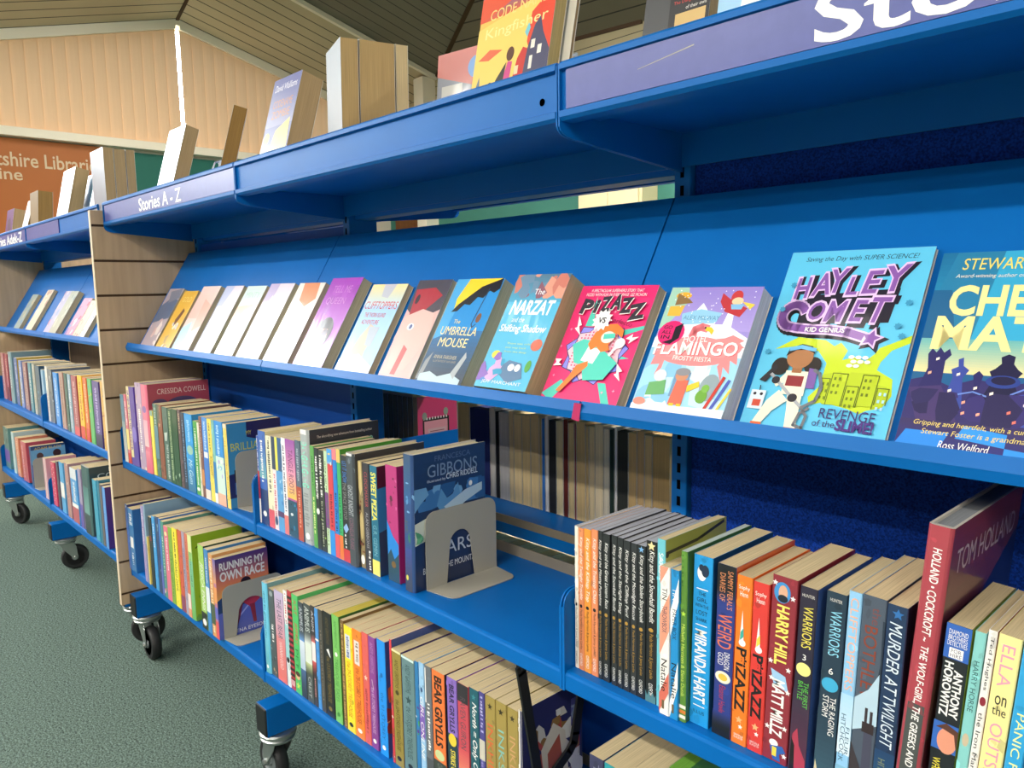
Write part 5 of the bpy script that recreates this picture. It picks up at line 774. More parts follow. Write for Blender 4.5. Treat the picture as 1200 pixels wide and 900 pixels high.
ROWS.append(('books on the bottom shelf of the middle bay', Z1, [
 (0.0095,0.006,0.0233,0.2047,0.16,0,1,'#6fc6e4',[('G',0,0.5,1,1,'#6fc6e4','#6ab4bc'),('M',0.5,0.1,0.6,0.3,'#3a8aa8',71),('E',0.5,0.93,0.2,0.02,'#f4f2ee')],'#6fa0a4',[],'#d2c29a','tall light-blue hardback first after the bracket, on the middle bay bottom shelf'),
 (0.0332,0.0065,0.0257,0.1952,0.1278,0,0,'#4a5358',[('E',0.5,0.05,0.3,0.03,'#9aa4a8'),('M',0.5,0.4,0.6,0.4,'#f4f2ee',72),('N',0,0.62,1,1,31,['#c8a07a','#2a3034','#7a8488'],7)],None,[],None,'dark grey paperback with small figure on the spine, on the middle bay bottom shelf'),
 (0.0612,0.0069,0.0401,0.201,0.128,0,0,'#c4a8c4',[('G',0,0,1,0.5,'#bfb4d8','#d89aa8'),('G',0,0.5,1,1,'#dd8a90','#e4706a'),('V','THE LAST BEAR',0.08,0.52,0.5,'#4a4a66',0.5),('V','HANNAH GOLD',0.56,0.86,0.35,'#f4dcd8',0.5)],None,[],None,'lilac-to-coral paperback with dark title, on the middle bay bottom shelf'),
 (0.1023,0.0076,0.0149,0.2107,0.138,0,0,'#dfe8ea',[('R',0,0,1,0.3,'#f4f2ee'),('M',0.5,0.03,0.35,0.4,'#d05a6a',73),('R',0,0.35,1,0.7,'#9cd4d8'),('E',0.5,0.72,0.4,0.03,'#15161a')],None,[],None,'thin white and aqua paperback with red lettering, on the middle bay bottom shelf'),
 (0.118,0.0079,0.018,0.2151,0.1409,0,0,'#b8303e',[('R',0,0.0556,1,0.0856,'#241c20'),('R',0,0.1111,1,0.1411,'#241c20'),('R',0,0.1667,1,0.1967,'#241c20'),('R',0,0.2222,1,0.2522,'#241c20'),('R',0,0.2778,1,0.3078,'#241c20'),('R',0,0.3333,1,0.3633,'#241c20'),('R',0,0.3889,1,0.4189,'#241c20'),('R',0,0.4444,1,0.4744,'#241c20'),('R',0,0.5,1,0.53,'#241c20'),('R',0,0.5556,1,0.5856,'#241c20'),('R',0,0.6111,1,0.6411,'#241c20'),('R',0,0.6667,1,0.6967,'#241c20'),('R',0,0.7222,1,0.7522,'#241c20'),('R',0,0.7778,1,0.8078,'#241c20'),('R',0,0.8333,1,0.8633,'#241c20'),('R',0,0.8889,1,0.9189,'#241c20'),('R',0,0.9,1,0.96,'#d8a0a8')],None,[],None,'red and black striped paperback, on the middle bay bottom shelf'),
 (0.1364,0.0083,0.0256,0.2129,0.1394,0,0,'#4fc06a',[('V','JUST',0.05,0.2,0.55,'#d0403c',0.5),('V','JEFFREY',0.28,0.5,0.55,'#d0403c',0.5),('V','PET',0.55,0.75,0.45,'#2a7a40',0.5),('E',0.5,0.82,0.35,0.04,'#e4b08a'),('E',0.5,0.8,0.38,0.025,'#4a2a20'),('S',0.5,0.92,0.35,'#c8e06a')],None,[],None,"vivid green paperback with red lettering and girl's face, on the middle bay bottom shelf"),
 (0.1624,0.0088,0.0211,0.204,0.1336,0,0,'#3f4650',[('V','ANIMUS',0.05,0.3,0.6,'#c4ccd4',0.5),('G',0,0.3,1,0.4,'#3f4650','#6aa0e0'),('G',0,0.4,1,0.7,'#dfe8f4','#b4c8dc'),('G',0,0.7,1,1,'#4a6a9a','#2a2e36')],None,[],None,'grey-black paperback with blue and white glow, on the middle bay bottom shelf'),
 (0.1839,0.0092,0.0274,0.2073,0.1358,0,0,'#454c4c',[('V','ANIMUS',0.03,0.28,0.65,'#d4dcd8',0.5),('G',0,0.28,1,0.4,'#454c4c','#e4ece6'),('R',0,0.4,1,0.6,'#dfe8dc'),('G',0,0.6,1,0.72,'#c8d49a','#3a4038'),('V','CREST',0.74,0.95,0.4,'#c4ccc8',0.5)],None,[],None,'grey-black paperback with white and green glow, on the middle bay bottom shelf'),
 (0.2117,0.0097,0.0149,0.2104,0.1378,0,0,'#3a3438',[('V','ANIM',0.05,0.25,0.6,'#c8c4c8',0.5),('G',0,0.28,1,0.36,'#3a3438','#e06a6a'),('R',0,0.36,1,0.55,'#f0e4e4'),('G',0,0.55,1,0.7,'#e05a5a','#2a2428'),('M',0.5,0.72,0.9,0.3,'#d08a8a',74)],None,[],None,'thin black paperback with red and white glow, on the middle bay bottom shelf'),
 (0.227,0.01,0.0128,0.2091,0.1369,0,0,'#4a94dc',[('R',0,0.3,1,0.32,'#f4f2ee')],None,[],None,'thin plain blue paperback among dark spines, on the middle bay bottom shelf'),
 (0.2403,0.0103,0.0167,0.2109,0.1381,0,0,'#4a4640',[('M',0.5,0.2,0.9,0.25,'#8a8274',75)],None,[],None,'thin dark grey-brown paperback left of the gold-on-black spine, on the middle bay bottom shelf'),
 (0.2583,0.0107,0.0317,0.2133,0.132,0,0,'#1c1c1e',[('V','ANDY GRIFFITHS',0.05,0.3,0.35,'#6a5a34',0.5),('P',[(0.3,0.36),(0.6,0.34),(0.8,0.42),(0.6,0.4)],'#f4f2ee'),('V','the 13-STOREY TREEHOUSE',0.42,0.86,0.4,'#8a743c',0.5),('E',0.5,0.92,0.2,0.02,'#8a743c')],None,[],None,'black hardback-sized paperback with faint gold lettering, on the middle bay bottom shelf'),
 (0.2914,0.0114,0.0248,0.2165,0.132,0,0,'#7ac262',[('V','ANDY GRIFFITHS',0.05,0.3,0.35,'#3f8a3c',0.5),('E',0.5,0.36,0.2,0.02,'#f4f2ee'),('V','TREEHOUSE TALES',0.4,0.8,0.45,'#3f8a3c',0.5),('E',0.5,0.92,0.2,0.02,'#3f8a3c')],'#4f7a3a',[],'#c8b44c','mid-green paperback with darker green lettering, on the middle bay bottom shelf'),
 (0.3212,0.012,0.0118,0.2139,0.1401,0,0,'#7a5c34',[('M',0.5,0.03,0.97,0.5,'#c0a060',76)],None,[],None,'thin brown speckled paperback left of the yellow spine, on the middle bay bottom shelf'),
 (0.3334,0.0123,0.0277,0.2086,0.132,0,0,'#f6e02c',[('R',0.15,0.08,0.75,0.3,'#d4d8e4'),('M',0.45,0.1,0.28,0.3,'#5a6a9a',77),('V','the 39-STOREY TREEHOUSE',0.33,0.86,0.45,'#d07a1c',0.5),('E',0.5,0.93,0.25,0.02,'#15161a')],None,[],None,'bright yellow paperback with white badge and orange numbers, on the middle bay bottom shelf'),
 (0.3615,0.0129,0.0306,0.2108,0.132,0,0,'#f5882a',[('R',0.2,0.1,0.75,0.32,'#e4dcd8'),('M',0.48,0.12,0.3,0.3,'#8a6a5a',78),('V','the 78-STOREY TREEHOUSE',0.35,0.86,0.45,'#a8400e',0.5),('E',0.5,0.93,0.25,0.02,'#f4f2ee')],None,[],None,'bright orange paperback with white badge, on the middle bay bottom shelf'),
 (0.3925,0.0137,0.0203,0.214,0.132,0,0,'#e0605a',[('S',0.5,0.4,0.3,'#f4d8c0'),('M',0.5,0.5,0.85,0.35,'#a8343c',79)],None,[],None,'coral-red paperback between orange and purple spines, on the middle bay bottom shelf'),
 (0.4132,0.0142,0.0219,0.2132,0.132,0,0,'#8a3f92',[('V','ANDY GRIFFITHS',0.05,0.32,0.4,'#b88abf',0.5),('L',[(0.4,0.38),(0.6,0.46)],0.001,'#f4f2ee'),('V','the 65-STOREY TREEHOUSE',0.45,0.86,0.4,'#d8b8dc',0.5),('E',0.5,0.93,0.25,0.02,'#f4f2ee')],None,[],None,'purple paperback with pale lettering, on the middle bay bottom shelf'),
 (0.4407,0.0148,0.0247,0.2163,0.132,0,0,'#1f94f0',[('V','the 91-STOREY',0.45,0.86,0.4,'#1463b4',0.5),('E',0.5,0.3,0.15,0.02,'#1463b4'),('E',0.5,0.93,0.22,0.02,'#f4f2ee')],'#2a4a8a',[('N',0,0.3,1,1,32,['#b85a34','#7a2f2a','#d8a05a'],14)],None,'bright azure paperback right of the purple spine, on the middle bay bottom shelf'),
 (0.4783,0.0158,0.0064,0.2271,0.1487,0,0,'#d8404a',[('N',0,0.3,1,1,33,['#b8482c','#8a2f2a','#e8d8c8'],8)],'#2f4a90',[],'#d8c8ae','thin red-edged paperback right of the azure spine, on the middle bay bottom shelf'),
 (0.4854,0.016,0.0261,0.2132,0.132,0,0,'#98863a',[('R',0,0,1,0.02,'#ece4b0'),('V','ANDY GRIFFITHS',0.08,0.32,0.4,'#4a4014',0.5),('E',0.5,0.36,0.2,0.02,'#4a4014'),('V','the 104-STOREY TREEHOUSE',0.42,0.86,0.42,'#4a4014',0.5),('E',0.5,0.93,0.25,0.02,'#15161a')],'#4a2f6a',[],None,'olive-gold paperback with dark lettering, on the middle bay bottom shelf'),
 (0.5129,0.0167,0.0354,0.2111,0.132,0,0,'#66868a',[('R',0,0,1,0.02,'#d4ece8'),('V','ANDY GRIFFITHS',0.06,0.3,0.4,'#2f4a4e',0.5),('S',0.5,0.36,0.25,'#2f4a4e'),('V','the 117-STOREY TREEHOUSE',0.42,0.86,0.42,'#2f4a4e',0.5),('E',0.5,0.93,0.2,0.02,'#15161a')],'#7a8a84',[],None,'broad grey-teal paperback with dark lettering, on the middle bay bottom shelf'),
 (0.5487,0.0177,0.0101,0.2129,0.1394,0,0,'#2f7ab4',[('N',0,0.35,1,0.75,34,['#5a3a8a','#c8ccd8','#3f9a5a'],6)],None,[],None,'thin mid-blue paperback with purple picture low down, on the middle bay bottom shelf'),
 (0.56,0.0181,0.0139,0.2154,0.128,0,0,'#9cc8ec',[('E',0.5,0.22,0.2,0.02,'#2a4a7a'),('R',0,0.35,1,0.62,'#7a5ab4'),('V','GIRL ONLINE',0.28,0.8,0.6,'#f4f2ee',0.5,{'sh':0.2})],None,[],None,'pale blue paperback with white script on violet, on the middle bay bottom shelf'),
 (0.5757,0.0185,0.0175,0.2151,0.128,0,0,'#6a6e74',[('R',0.05,0.02,0.2,0.3,'#f4f2ee'),('M',0.5,0.3,0.7,0.4,'#f4f2ee',80),('R',0,0.75,1,1,'#50545a')],None,[],None,'grey paperback with white dots down one edge, on the middle bay bottom shelf'),
 (0.5945,0.0191,0.0323,0.2152,0.13,0,0,'#ee7a3a',[('R',0,0.72,1,1,'#3a423c'),('V','BEAR GRYLLS',0.04,0.6,0.62,'#2a1c16',0.5,{'b':0.035}),('E',0.5,0.67,0.38,0.04,'#c8d49a'),('V','CLAWS OF THE CROCODILE',0.74,0.98,0.4,'#7a827a',0.5)],'#2a2a2a',[],None,'orange paperback with large black capitals, black lower half, on the middle bay bottom shelf'),
 (0.632,0.0202,0.0244,0.2165,0.13,0,0,'#8a6ac0',[('V','BEAR GRYLLS',0.05,0.42,0.5,'#2a1f4a',0.5,{'b':0.03}),('R',0,0.44,1,1,'#1f3a44'),('E',0.5,0.48,0.4,0.05,'#f0cc3a'),('V','STRIKE OF THE SHARK',0.56,0.97,0.5,'#f0dc4a',0.5,{'b':0.02})],None,[],None,'purple paperback with yellow badge and dark teal foot, on the middle bay bottom shelf'),
 (0.658,0.021,0.0257,0.2161,0.13,0,0,'#c84a58',[('R',0,0,1,0.14,'#2f2a30'),('V','RAVEN GUIRON',0.1,0.5,0.5,'#5a4a52',0.5),('G',0,0.5,1,0.8,'#d05058','#f0a878'),('R',0,0.8,1,1,'#f0b48a'),('V','PARROT',0.72,0.95,0.5,'#5a2a2a',0.5)],None,[],None,'crimson and black paperback with grey serif title, on the middle bay bottom shelf'),
 (0.6857,0.022,0.0211,0.218,0.13,0,0,'#1f5a68',[('S',0.5,0.06,0.25,'#3f8a94'),('V','North = Only One',0.1,0.68,0.65,'#f4f2ee',0.5,{'sh':0.25,'b':0.01}),('R',0,0.78,1,0.9,'#d85a34')],None,[],None,'deep teal paperback with white brush script, on the middle bay bottom shelf'),
 (0.7074,0.0227,0.0127,0.2196,0.128,0,0,'#4a438a',[('M',0.5,0.03,0.3,0.5,'#b8b4dc',81),('R',0,0.35,1,0.5,'#c8c4b4'),('M',0.5,0.5,0.95,0.4,'#8a84c0',82)],None,[],None,'thin indigo paperback with pale lettering, on the middle bay bottom shelf'),
 (0.7212,0.0232,0.0226,0.2197,0.128,0,0,'#a08c48',[('S',0.5,0.07,0.25,'#3a3018'),('V','INKHEART',0.2,0.78,0.55,'#d8643a',0.5),('S',0.5,0.9,0.25,'#5a4a20')],None,[],None,'gold-brown paperback with orange lettering, first of three gold ones, on the middle bay bottom shelf'),
 (0.7442,0.024,0.0233,0.2198,0.128,0,0,'#a08c48',[('S',0.5,0.07,0.25,'#3a3018'),('V','INKSPELL',0.2,0.78,0.55,'#7ab8b0',0.5),('S',0.5,0.9,0.25,'#5a4a20')],None,[],None,'gold-brown paperback with green-blue lettering, middle of three gold ones, on the middle bay bottom shelf'),
 (0.7685,0.0249,0.0223,0.2192,0.128,0,0,'#a08c48',[('S',0.5,0.07,0.25,'#3a3018'),('V','INKDEATH',0.2,0.78,0.55,'#c89a6a',0.5),('S',0.5,0.9,0.25,'#5a4a20')],None,[],None,'gold-brown paperback with tan lettering, last of three gold ones, on the middle bay bottom shelf'),
 (0.7912,0.0257,0.0069,0.2224,0.13,0,0,'#e8e2d4',[('R',0.6,0,1,1,'#3a3a6a')],'#2a2c5c',[('N',0.15,0.12,0.95,0.95,41,['#d8d8d4','#c8c4be','#2a2c5c','#8a6a3a','#a84a44'],60),('P',[(0.3,0.35),(0.5,0.2),(0.7,0.3),(0.75,0.6),(0.5,0.75),(0.35,0.6)],'#cfc9bc'),('P',[(0.4,0.4),(0.6,0.3),(0.65,0.5),(0.5,0.7),(0.42,0.55)],'#a8584a'),('P',[(0.3,0.55),(0.55,0.5),(0.75,0.62),(0.5,0.68)],'#6a5430'),('N',0.8,0.1,1,1,42,['#8a9ab4','#d8d4d8','#5a5a9a'],14)],None,'navy and white swirling-pattern cover behind the black hanging support, on the middle bay bottom shelf'),
]))
ROWS.append(('books on the bottom shelf of the right bay', Z1, [
 (0.9095,0.045,0.0247,0.2014,0.135,0,0,'#3f3f60',[('V','T',0.05,0.12,0.4,'#8a8aa8',0.5)],None,[],None,'thick navy book with cream page tops, leftmost on the lowest shelf, under the right bay'),
 (0.9357,0.045,0.0439,0.2011,0.135,0,0,'#2f9aa4',[],None,[],None,'thick teal-spined book second on the lowest shelf, under the right bay'),
 (0.9809,0.045,0.0564,0.2118,0.135,0,0,'#c8b48a',[],None,[],None,'thick tan book third on the lowest shelf, under the right bay'),
 (1.0382,0.045,0.0197,0.2426,0.135,0,0,'#5a9a34',[],None,[],'#6aa03a','green-covered book fourth on the lowest shelf, lying behind the shelf edge, under the right bay'),
]))
ROWS.append(('books on the upper row of the far unit', Z2, [
 (-2.7963,0.03,0.0541,0.2213,0.1449,0,0,'#c98a8e',[('M',0.5,0.1,0.8,0.3,'#f4f2ee',90)],None,[],None,"dusty pink paperback at the left end, on the far unit's upper row"),
 (-2.6965,0.0289,0.0521,0.2201,0.1441,0,0,'#a84a58',[('M',0.5,0.1,0.8,0.3,'#e8c8c8',91),('R',0,0.7,1,1,'#7a2a34')],None,[],None,"crimson-pink paperback second from the left edge, on the far unit's upper row"),
 (-2.5944,0.0278,0.0643,0.2357,0.16,0,1,'#7a98a0',[('M',0.5,0.1,0.7,0.3,'#d8e0e0',92)],None,[],None,"tall steel-grey hardback among pink and blue spines, on the far unit's upper row"),
 (-2.4819,0.0264,0.0607,0.2146,0.1405,0,0,'#3f5a9a',[('M',0.5,0.1,0.8,0.3,'#c8d0e8',93)],'#c8a83c',[],None,"dark blue paperback right of the steel-grey hardback, on the far unit's upper row"),
 (-2.3804,0.0251,0.0505,0.209,0.1369,0,0,'#7a8cc0',[('M',0.5,0.1,0.9,0.3,'#f4f2ee',94)],None,[],None,"periwinkle paperback with white print, on the far unit's upper row"),
 (-2.296,0.024,0.0663,0.2067,0.1354,0,0,'#9a6a6e',[('M',0.5,0.1,0.9,0.3,'#d8b8b4',95)],None,[],None,"brownish-pink paperback, on the far unit's upper row"),
 (-2.186,0.0225,0.0478,0.2105,0.1379,0,0,'#4a8a9c',[('M',0.5,0.2,0.8,0.3,'#f4f2ee',96)],None,[],None,"sea-blue paperback, on the far unit's upper row"),
 (-2.1086,0.0214,0.0397,0.211,0.1382,0,0,'#b4b4a8',[('M',0.5,0.1,0.9,0.3,'#6a6a68',97)],None,[],None,"pale stone-grey paperback, on the far unit's upper row"),
 (-2.0463,0.0205,0.0674,0.2079,0.1362,0,0,'#234a66',[('N',0,0.3,1,1,51,['#5a9ac0','#16304a','#8a4a7a'],10)],None,[],None,"dark navy-teal paperback last before the shelf joint, on the far unit's upper row"),
 (-1.9419,0.0189,0.0319,0.1976,0.1294,0,0,'#8ab4d4',[],None,[],None,"thin pale blue paperback first after the joint, on the far unit's upper row"),
 (-1.867,0.0179,0.0282,0.2161,0.1415,0,0,'#eeeae0',[('M',0.5,0.2,0.8,0.3,'#8a9a90',98)],None,[],None,"thin white paperback taller than its neighbours, on the far unit's upper row"),
 (-1.8313,0.0173,0.064,0.2092,0.137,0,0,'#6a7078',[('N',0,0,1,1,52,['#c8ccd0','#3a4048'],12)],None,[],None,"grey paperback with white speckles, on the far unit's upper row"),
 (-1.7369,0.0157,0.0622,0.202,0.1323,0,0,'#2f8ee0',[('M',0.5,0.1,0.8,0.35,'#c8e0f4',99)],None,[],None,"bright blue paperback, on the far unit's upper row"),
 (-1.6384,0.014,0.0523,0.2102,0.1377,0,0,'#b08a80',[('M',0.5,0.1,0.8,0.3,'#6a4a44',100)],None,[],None,"tan-pink paperback, on the far unit's upper row"),
 (-1.5635,0.0127,0.0344,0.2112,0.1383,0,0,'#2f5a54',[('N',0,0,1,1,53,['#c8d4cc','#1c3a34'],8)],None,[],None,"dark green and white paperback, on the far unit's upper row"),
 (-1.5138,0.0118,0.0403,0.2117,0.1386,0,0,'#8aa8bc',[('M',0.5,0.1,0.9,0.3,'#f0f0f0',101)],None,[],None,"silvery-blue paperback, on the far unit's upper row"),
 (-1.457,0.0107,0.0628,0.2114,0.1384,0,0,'#a8525e',[('M',0.5,0.1,0.8,0.35,'#e0b4b4',102),('R',0,0.85,1,1,'#d84a5a')],None,[],None,"broad rose-maroon paperback, on the far unit's upper row"),
 (-1.3667,0.009,0.0505,0.2181,0.1428,0,0,'#f2bf32',[('M',0.5,0.1,0.7,0.35,'#a83a20',103),('R',0,0.8,1,1,'#d83a34')],None,[],None,"golden-yellow paperback with red foot, on the far unit's upper row"),
 (-1.2965,0.0075,0.0427,0.2161,0.1415,0,0,'#df6a34',[('M',0.5,0.1,0.7,0.35,'#f6e0a0',104),('R',0,0.8,1,1,'#d83a3a')],None,[],None,"orange-red paperback right of the golden-yellow one, on the far unit's upper row"),
 (-1.2366,0.0062,0.0427,0.2167,0.1419,0,0,'#5fb46a',[('N',0,0.1,1,1,54,['#e8d84a','#3a8aa8','#e86a5a'],9)],None,[],None,"green and yellow paperback, on the far unit's upper row"),
 (-1.1773,0.0049,0.0717,0.2147,0.1406,0,0,'#4f3f8a',[('M',0.5,0.1,0.8,0.35,'#b8a8dc',105),('R',0,0.8,1,1,'#3a2f5a')],None,[],None,"broad deep purple paperback, on the far unit's upper row"),
 (-1.0787,0.0027,0.0432,0.2193,0.1436,0,0,'#d8a85a',[('N',0,0,1,1,55,['#e8d47a','#6a7a6a','#a85a4a'],12)],None,[],None,"tan and yellow speckled paperback partly behind the wooden panel, on the far unit's upper row"),
 (-1.0211,0.0013,0.043,0.2187,0.1432,0,0,'#5a7a8a',[],None,[],None,"grey-blue paperback mostly hidden by the wooden panel, on the far unit's upper row"),
]))
ROWS.append(('books on the lower row of the far unit', Z1, [
 (-2.8216,0.015,0.1104,0.1988,0.1302,0,0,'#5f8a86',[('R',0,0.55,1,0.85,'#7a5aa8'),('N',0,0,1,0.5,56,['#2f5a54','#a8d0c4'],6)],None,[],None,"teal and purple paperback at the left end, on the far unit's lower row"),
 (-2.6315,0.0138,0.0492,0.195,0.1277,0,0,'#b4d0d4',[],None,[],None,"pale aqua paperback, on the far unit's lower row"),
 (-2.5428,0.0132,0.0694,0.1806,0.1183,-2,0,'#d88a6a',[('M',0.5,0.1,0.9,0.3,'#f0d4b8',111)],None,[],None,"salmon-orange paperback, on the far unit's lower row"),
 (-2.4251,0.0125,0.1069,0.1786,0.117,-2.5,0,'#c0505c',[('M',0.3,0.1,0.9,0.2,'#f0c4c4',112)],None,[],None,"rosy red paperback leaning slightly left, on the far unit's lower row"),
 (-2.2481,0.0112,0.035,0.1794,0.13,-2.5,0,'#2c4a80',[],'#2c4a78',[('P',[(0,0.1),(1,0.05),(1,0.4),(0,0.45)],'#6aa8d0'),('T','ADAM BLADE',0.5,0.07,0.8,0.06,'#d8b84a'),('E',0.25,0.25,0.1,0.08,'#4a3430'),('E',0.75,0.22,0.12,0.09,'#3a2424'),('P',[(0,0.5),(0.4,0.5),(0.5,0.8),(0,0.75)],'#6a3f9a')],None,"navy paperback showing a blue cover with yellow capitals, on the far unit's lower row"),
 (-1.9974,0.0092,0.0508,0.1688,0.1105,-2,0,'#d8a4ac',[('R',0.4,0,0.6,1,'#f0dcd8')],None,[],None,"pale pink striped paperback right of the grey bookend, on the far unit's lower row"),
 (-1.8621,0.008,0.0581,0.1738,0.1138,-2,0,'#d84a6a',[('E',0.3,0.05,0.1,0.012,'#f4d0d8'),('E',0.7,0.11,0.1,0.012,'#f4d0d8'),('E',0.3,0.17,0.1,0.012,'#f4d0d8'),('E',0.7,0.23,0.1,0.012,'#f4d0d8'),('E',0.3,0.29,0.1,0.012,'#f4d0d8'),('E',0.7,0.35,0.1,0.012,'#f4d0d8'),('E',0.3,0.41,0.1,0.012,'#f4d0d8'),('E',0.7,0.47,0.1,0.012,'#f4d0d8'),('E',0.3,0.53,0.1,0.012,'#f4d0d8'),('E',0.7,0.59,0.1,0.012,'#f4d0d8'),('E',0.3,0.65,0.1,0.012,'#f4d0d8'),('E',0.7,0.71,0.1,0.012,'#f4d0d8'),('E',0.3,0.77,0.1,0.012,'#f4d0d8'),('E',0.7,0.83,0.1,0.012,'#f4d0d8'),('E',0.3,0.89,0.1,0.012,'#f4d0d8')],None,[],None,"hot-pink paperback with white dots, on the far unit's lower row"),
 (-1.7757,0.0073,0.0274,0.1898,0.1243,-1,0,'#5a4a5a',[],None,[],None,"thin plum-brown paperback, on the far unit's lower row"),
 (-1.7222,0.0068,0.0533,0.1963,0.1286,-1,0,'#5aa8dc',[('R',0,0.4,1,0.7,'#f4f2ee')],None,[],None,"sky-blue and white paperback, on the far unit's lower row"),
 (-1.6369,0.006,0.05,0.2052,0.1344,-1,0,'#b88a84',[('N',0,0,1,1,57,['#f0e4e0','#8a5a54'],9)],None,[],None,"brownish-pink paperback with white speckles, on the far unit's lower row"),
 (-1.5594,0.0052,0.0829,0.2017,0.13,-1,0,'#4f9edc',[('R',0,0,1,0.2,'#dfe4e8'),('M',0.5,0.25,0.6,0.4,'#f4f2ee',113),('R',0,0.65,1,0.72,'#f4f2ee'),('R',0,0.72,1,1,'#b85a64')],None,[],None,"blue and white paperback with red foot, on the far unit's lower row"),
 (-1.451,0.0041,0.0357,0.2157,0.1413,0,0,'#a89ab8',[('R',0,0.6,1,1,'#6a5aae')],None,[],None,"thin lilac-grey paperback left of the big dark hardback, on the far unit's lower row"),
 (-1.3863,0.0035,0.0912,0.2403,0.165,0,1,'#3c5c5e',[('G',0,0.3,1,0.7,'#4a7a7a','#7aa8a0'),('G',0,0.7,1,1,'#3a4a4c','#2a3034')],'#3c4a4c',[('T','EOIN',0.6,0.055,0.45,0.06,'#d8dcd8'),('T','COLFER',0.55,0.14,0.8,0.07,'#d8dcd8')],None,"big dark teal hardback with pale serif author name, on the far unit's lower row"),
 (-1.2597,0.0019,0.0418,0.2104,0.1378,0,0,'#3fa0c0',[],None,[],None,"thin turquoise paperback right of the dark teal hardback, on the far unit's lower row"),
 (-1.2041,0.0012,0.0216,0.2173,0.1423,0,0,'#2f7f9c',[],None,[],None,"very thin deep-turquoise paperback, on the far unit's lower row"),
 (-1.1775,0.0009,0.0244,0.2077,0.136,0,0,'#6a5f62',[],None,[],None,"thin brown-grey paperback, on the far unit's lower row"),
 (-1.1445,0.0004,0.0283,0.2052,0.1344,0,0,'#5f9ae0',[],'#4f2f7a',[('E',0.3,0.12,0.08,0.05,'#d8b04a'),('P',[(0.3,0.6),(0.6,0.4),(1,0.5),(1,0.9),(0.4,0.95)],'#7a3a8a')],None,"blue-spined paperback with purple cover, nearest the wooden panel, on the far unit's lower row"),
]))
FAR_DISPLAY = [
 (-2.584,0.112,0.014,0.181,'leftmost face-out book on the far display, grey-green cover','#9aa8a0',[('N',0,0,1,1,91,['#6a8a94','#c8b88a','#7a9ab8'],12)]),
 (-2.345,0.112,0.014,0.203,'cream face-out book second on the far display','#ded0b4',[('N',0,0,1,1,92,['#e8e0cc','#c49a84','#d8c49a'],12)]),
 (-2.019,0.112,0.014,0.194,'lilac and pink face-out book third on the far display','#b8b4cc',[('N',0,0,1,1,93,['#8aa8d0','#c88aa0','#d8d0dc'],12)]),
 (-1.904,0.106,0.02,0.189,'pale sage face-out book fourth on the far display, thick tan pages','#b0b4a0',[('N',0,0,1,1,94,['#8a9a94','#c4ccb8','#d0c8b4'],12)]),
 (-1.696,0.112,0.014,0.161,'pink and red face-out book fifth on the far display','#c08aa8',[('N',0,0,1,1,95,['#d0506a','#7a6ab4','#5a9ac8','#e8d0d8'],12)]),
 (-1.581,0.083,0.014,0.151,'peach face-out book sixth on the far display','#dcc0a8',[('N',0,0,1,1,96,['#c88a7a','#e8d8b8','#d0a090'],12)]),
 (-1.495,0.064,0.014,0.148,'white and maroon face-out book partly behind the wooden panel, far display','#e4dcd8',[('N',0,0,1,1,97,['#a04a5a','#e8e4e4','#7a8ab0'],12)]),
]
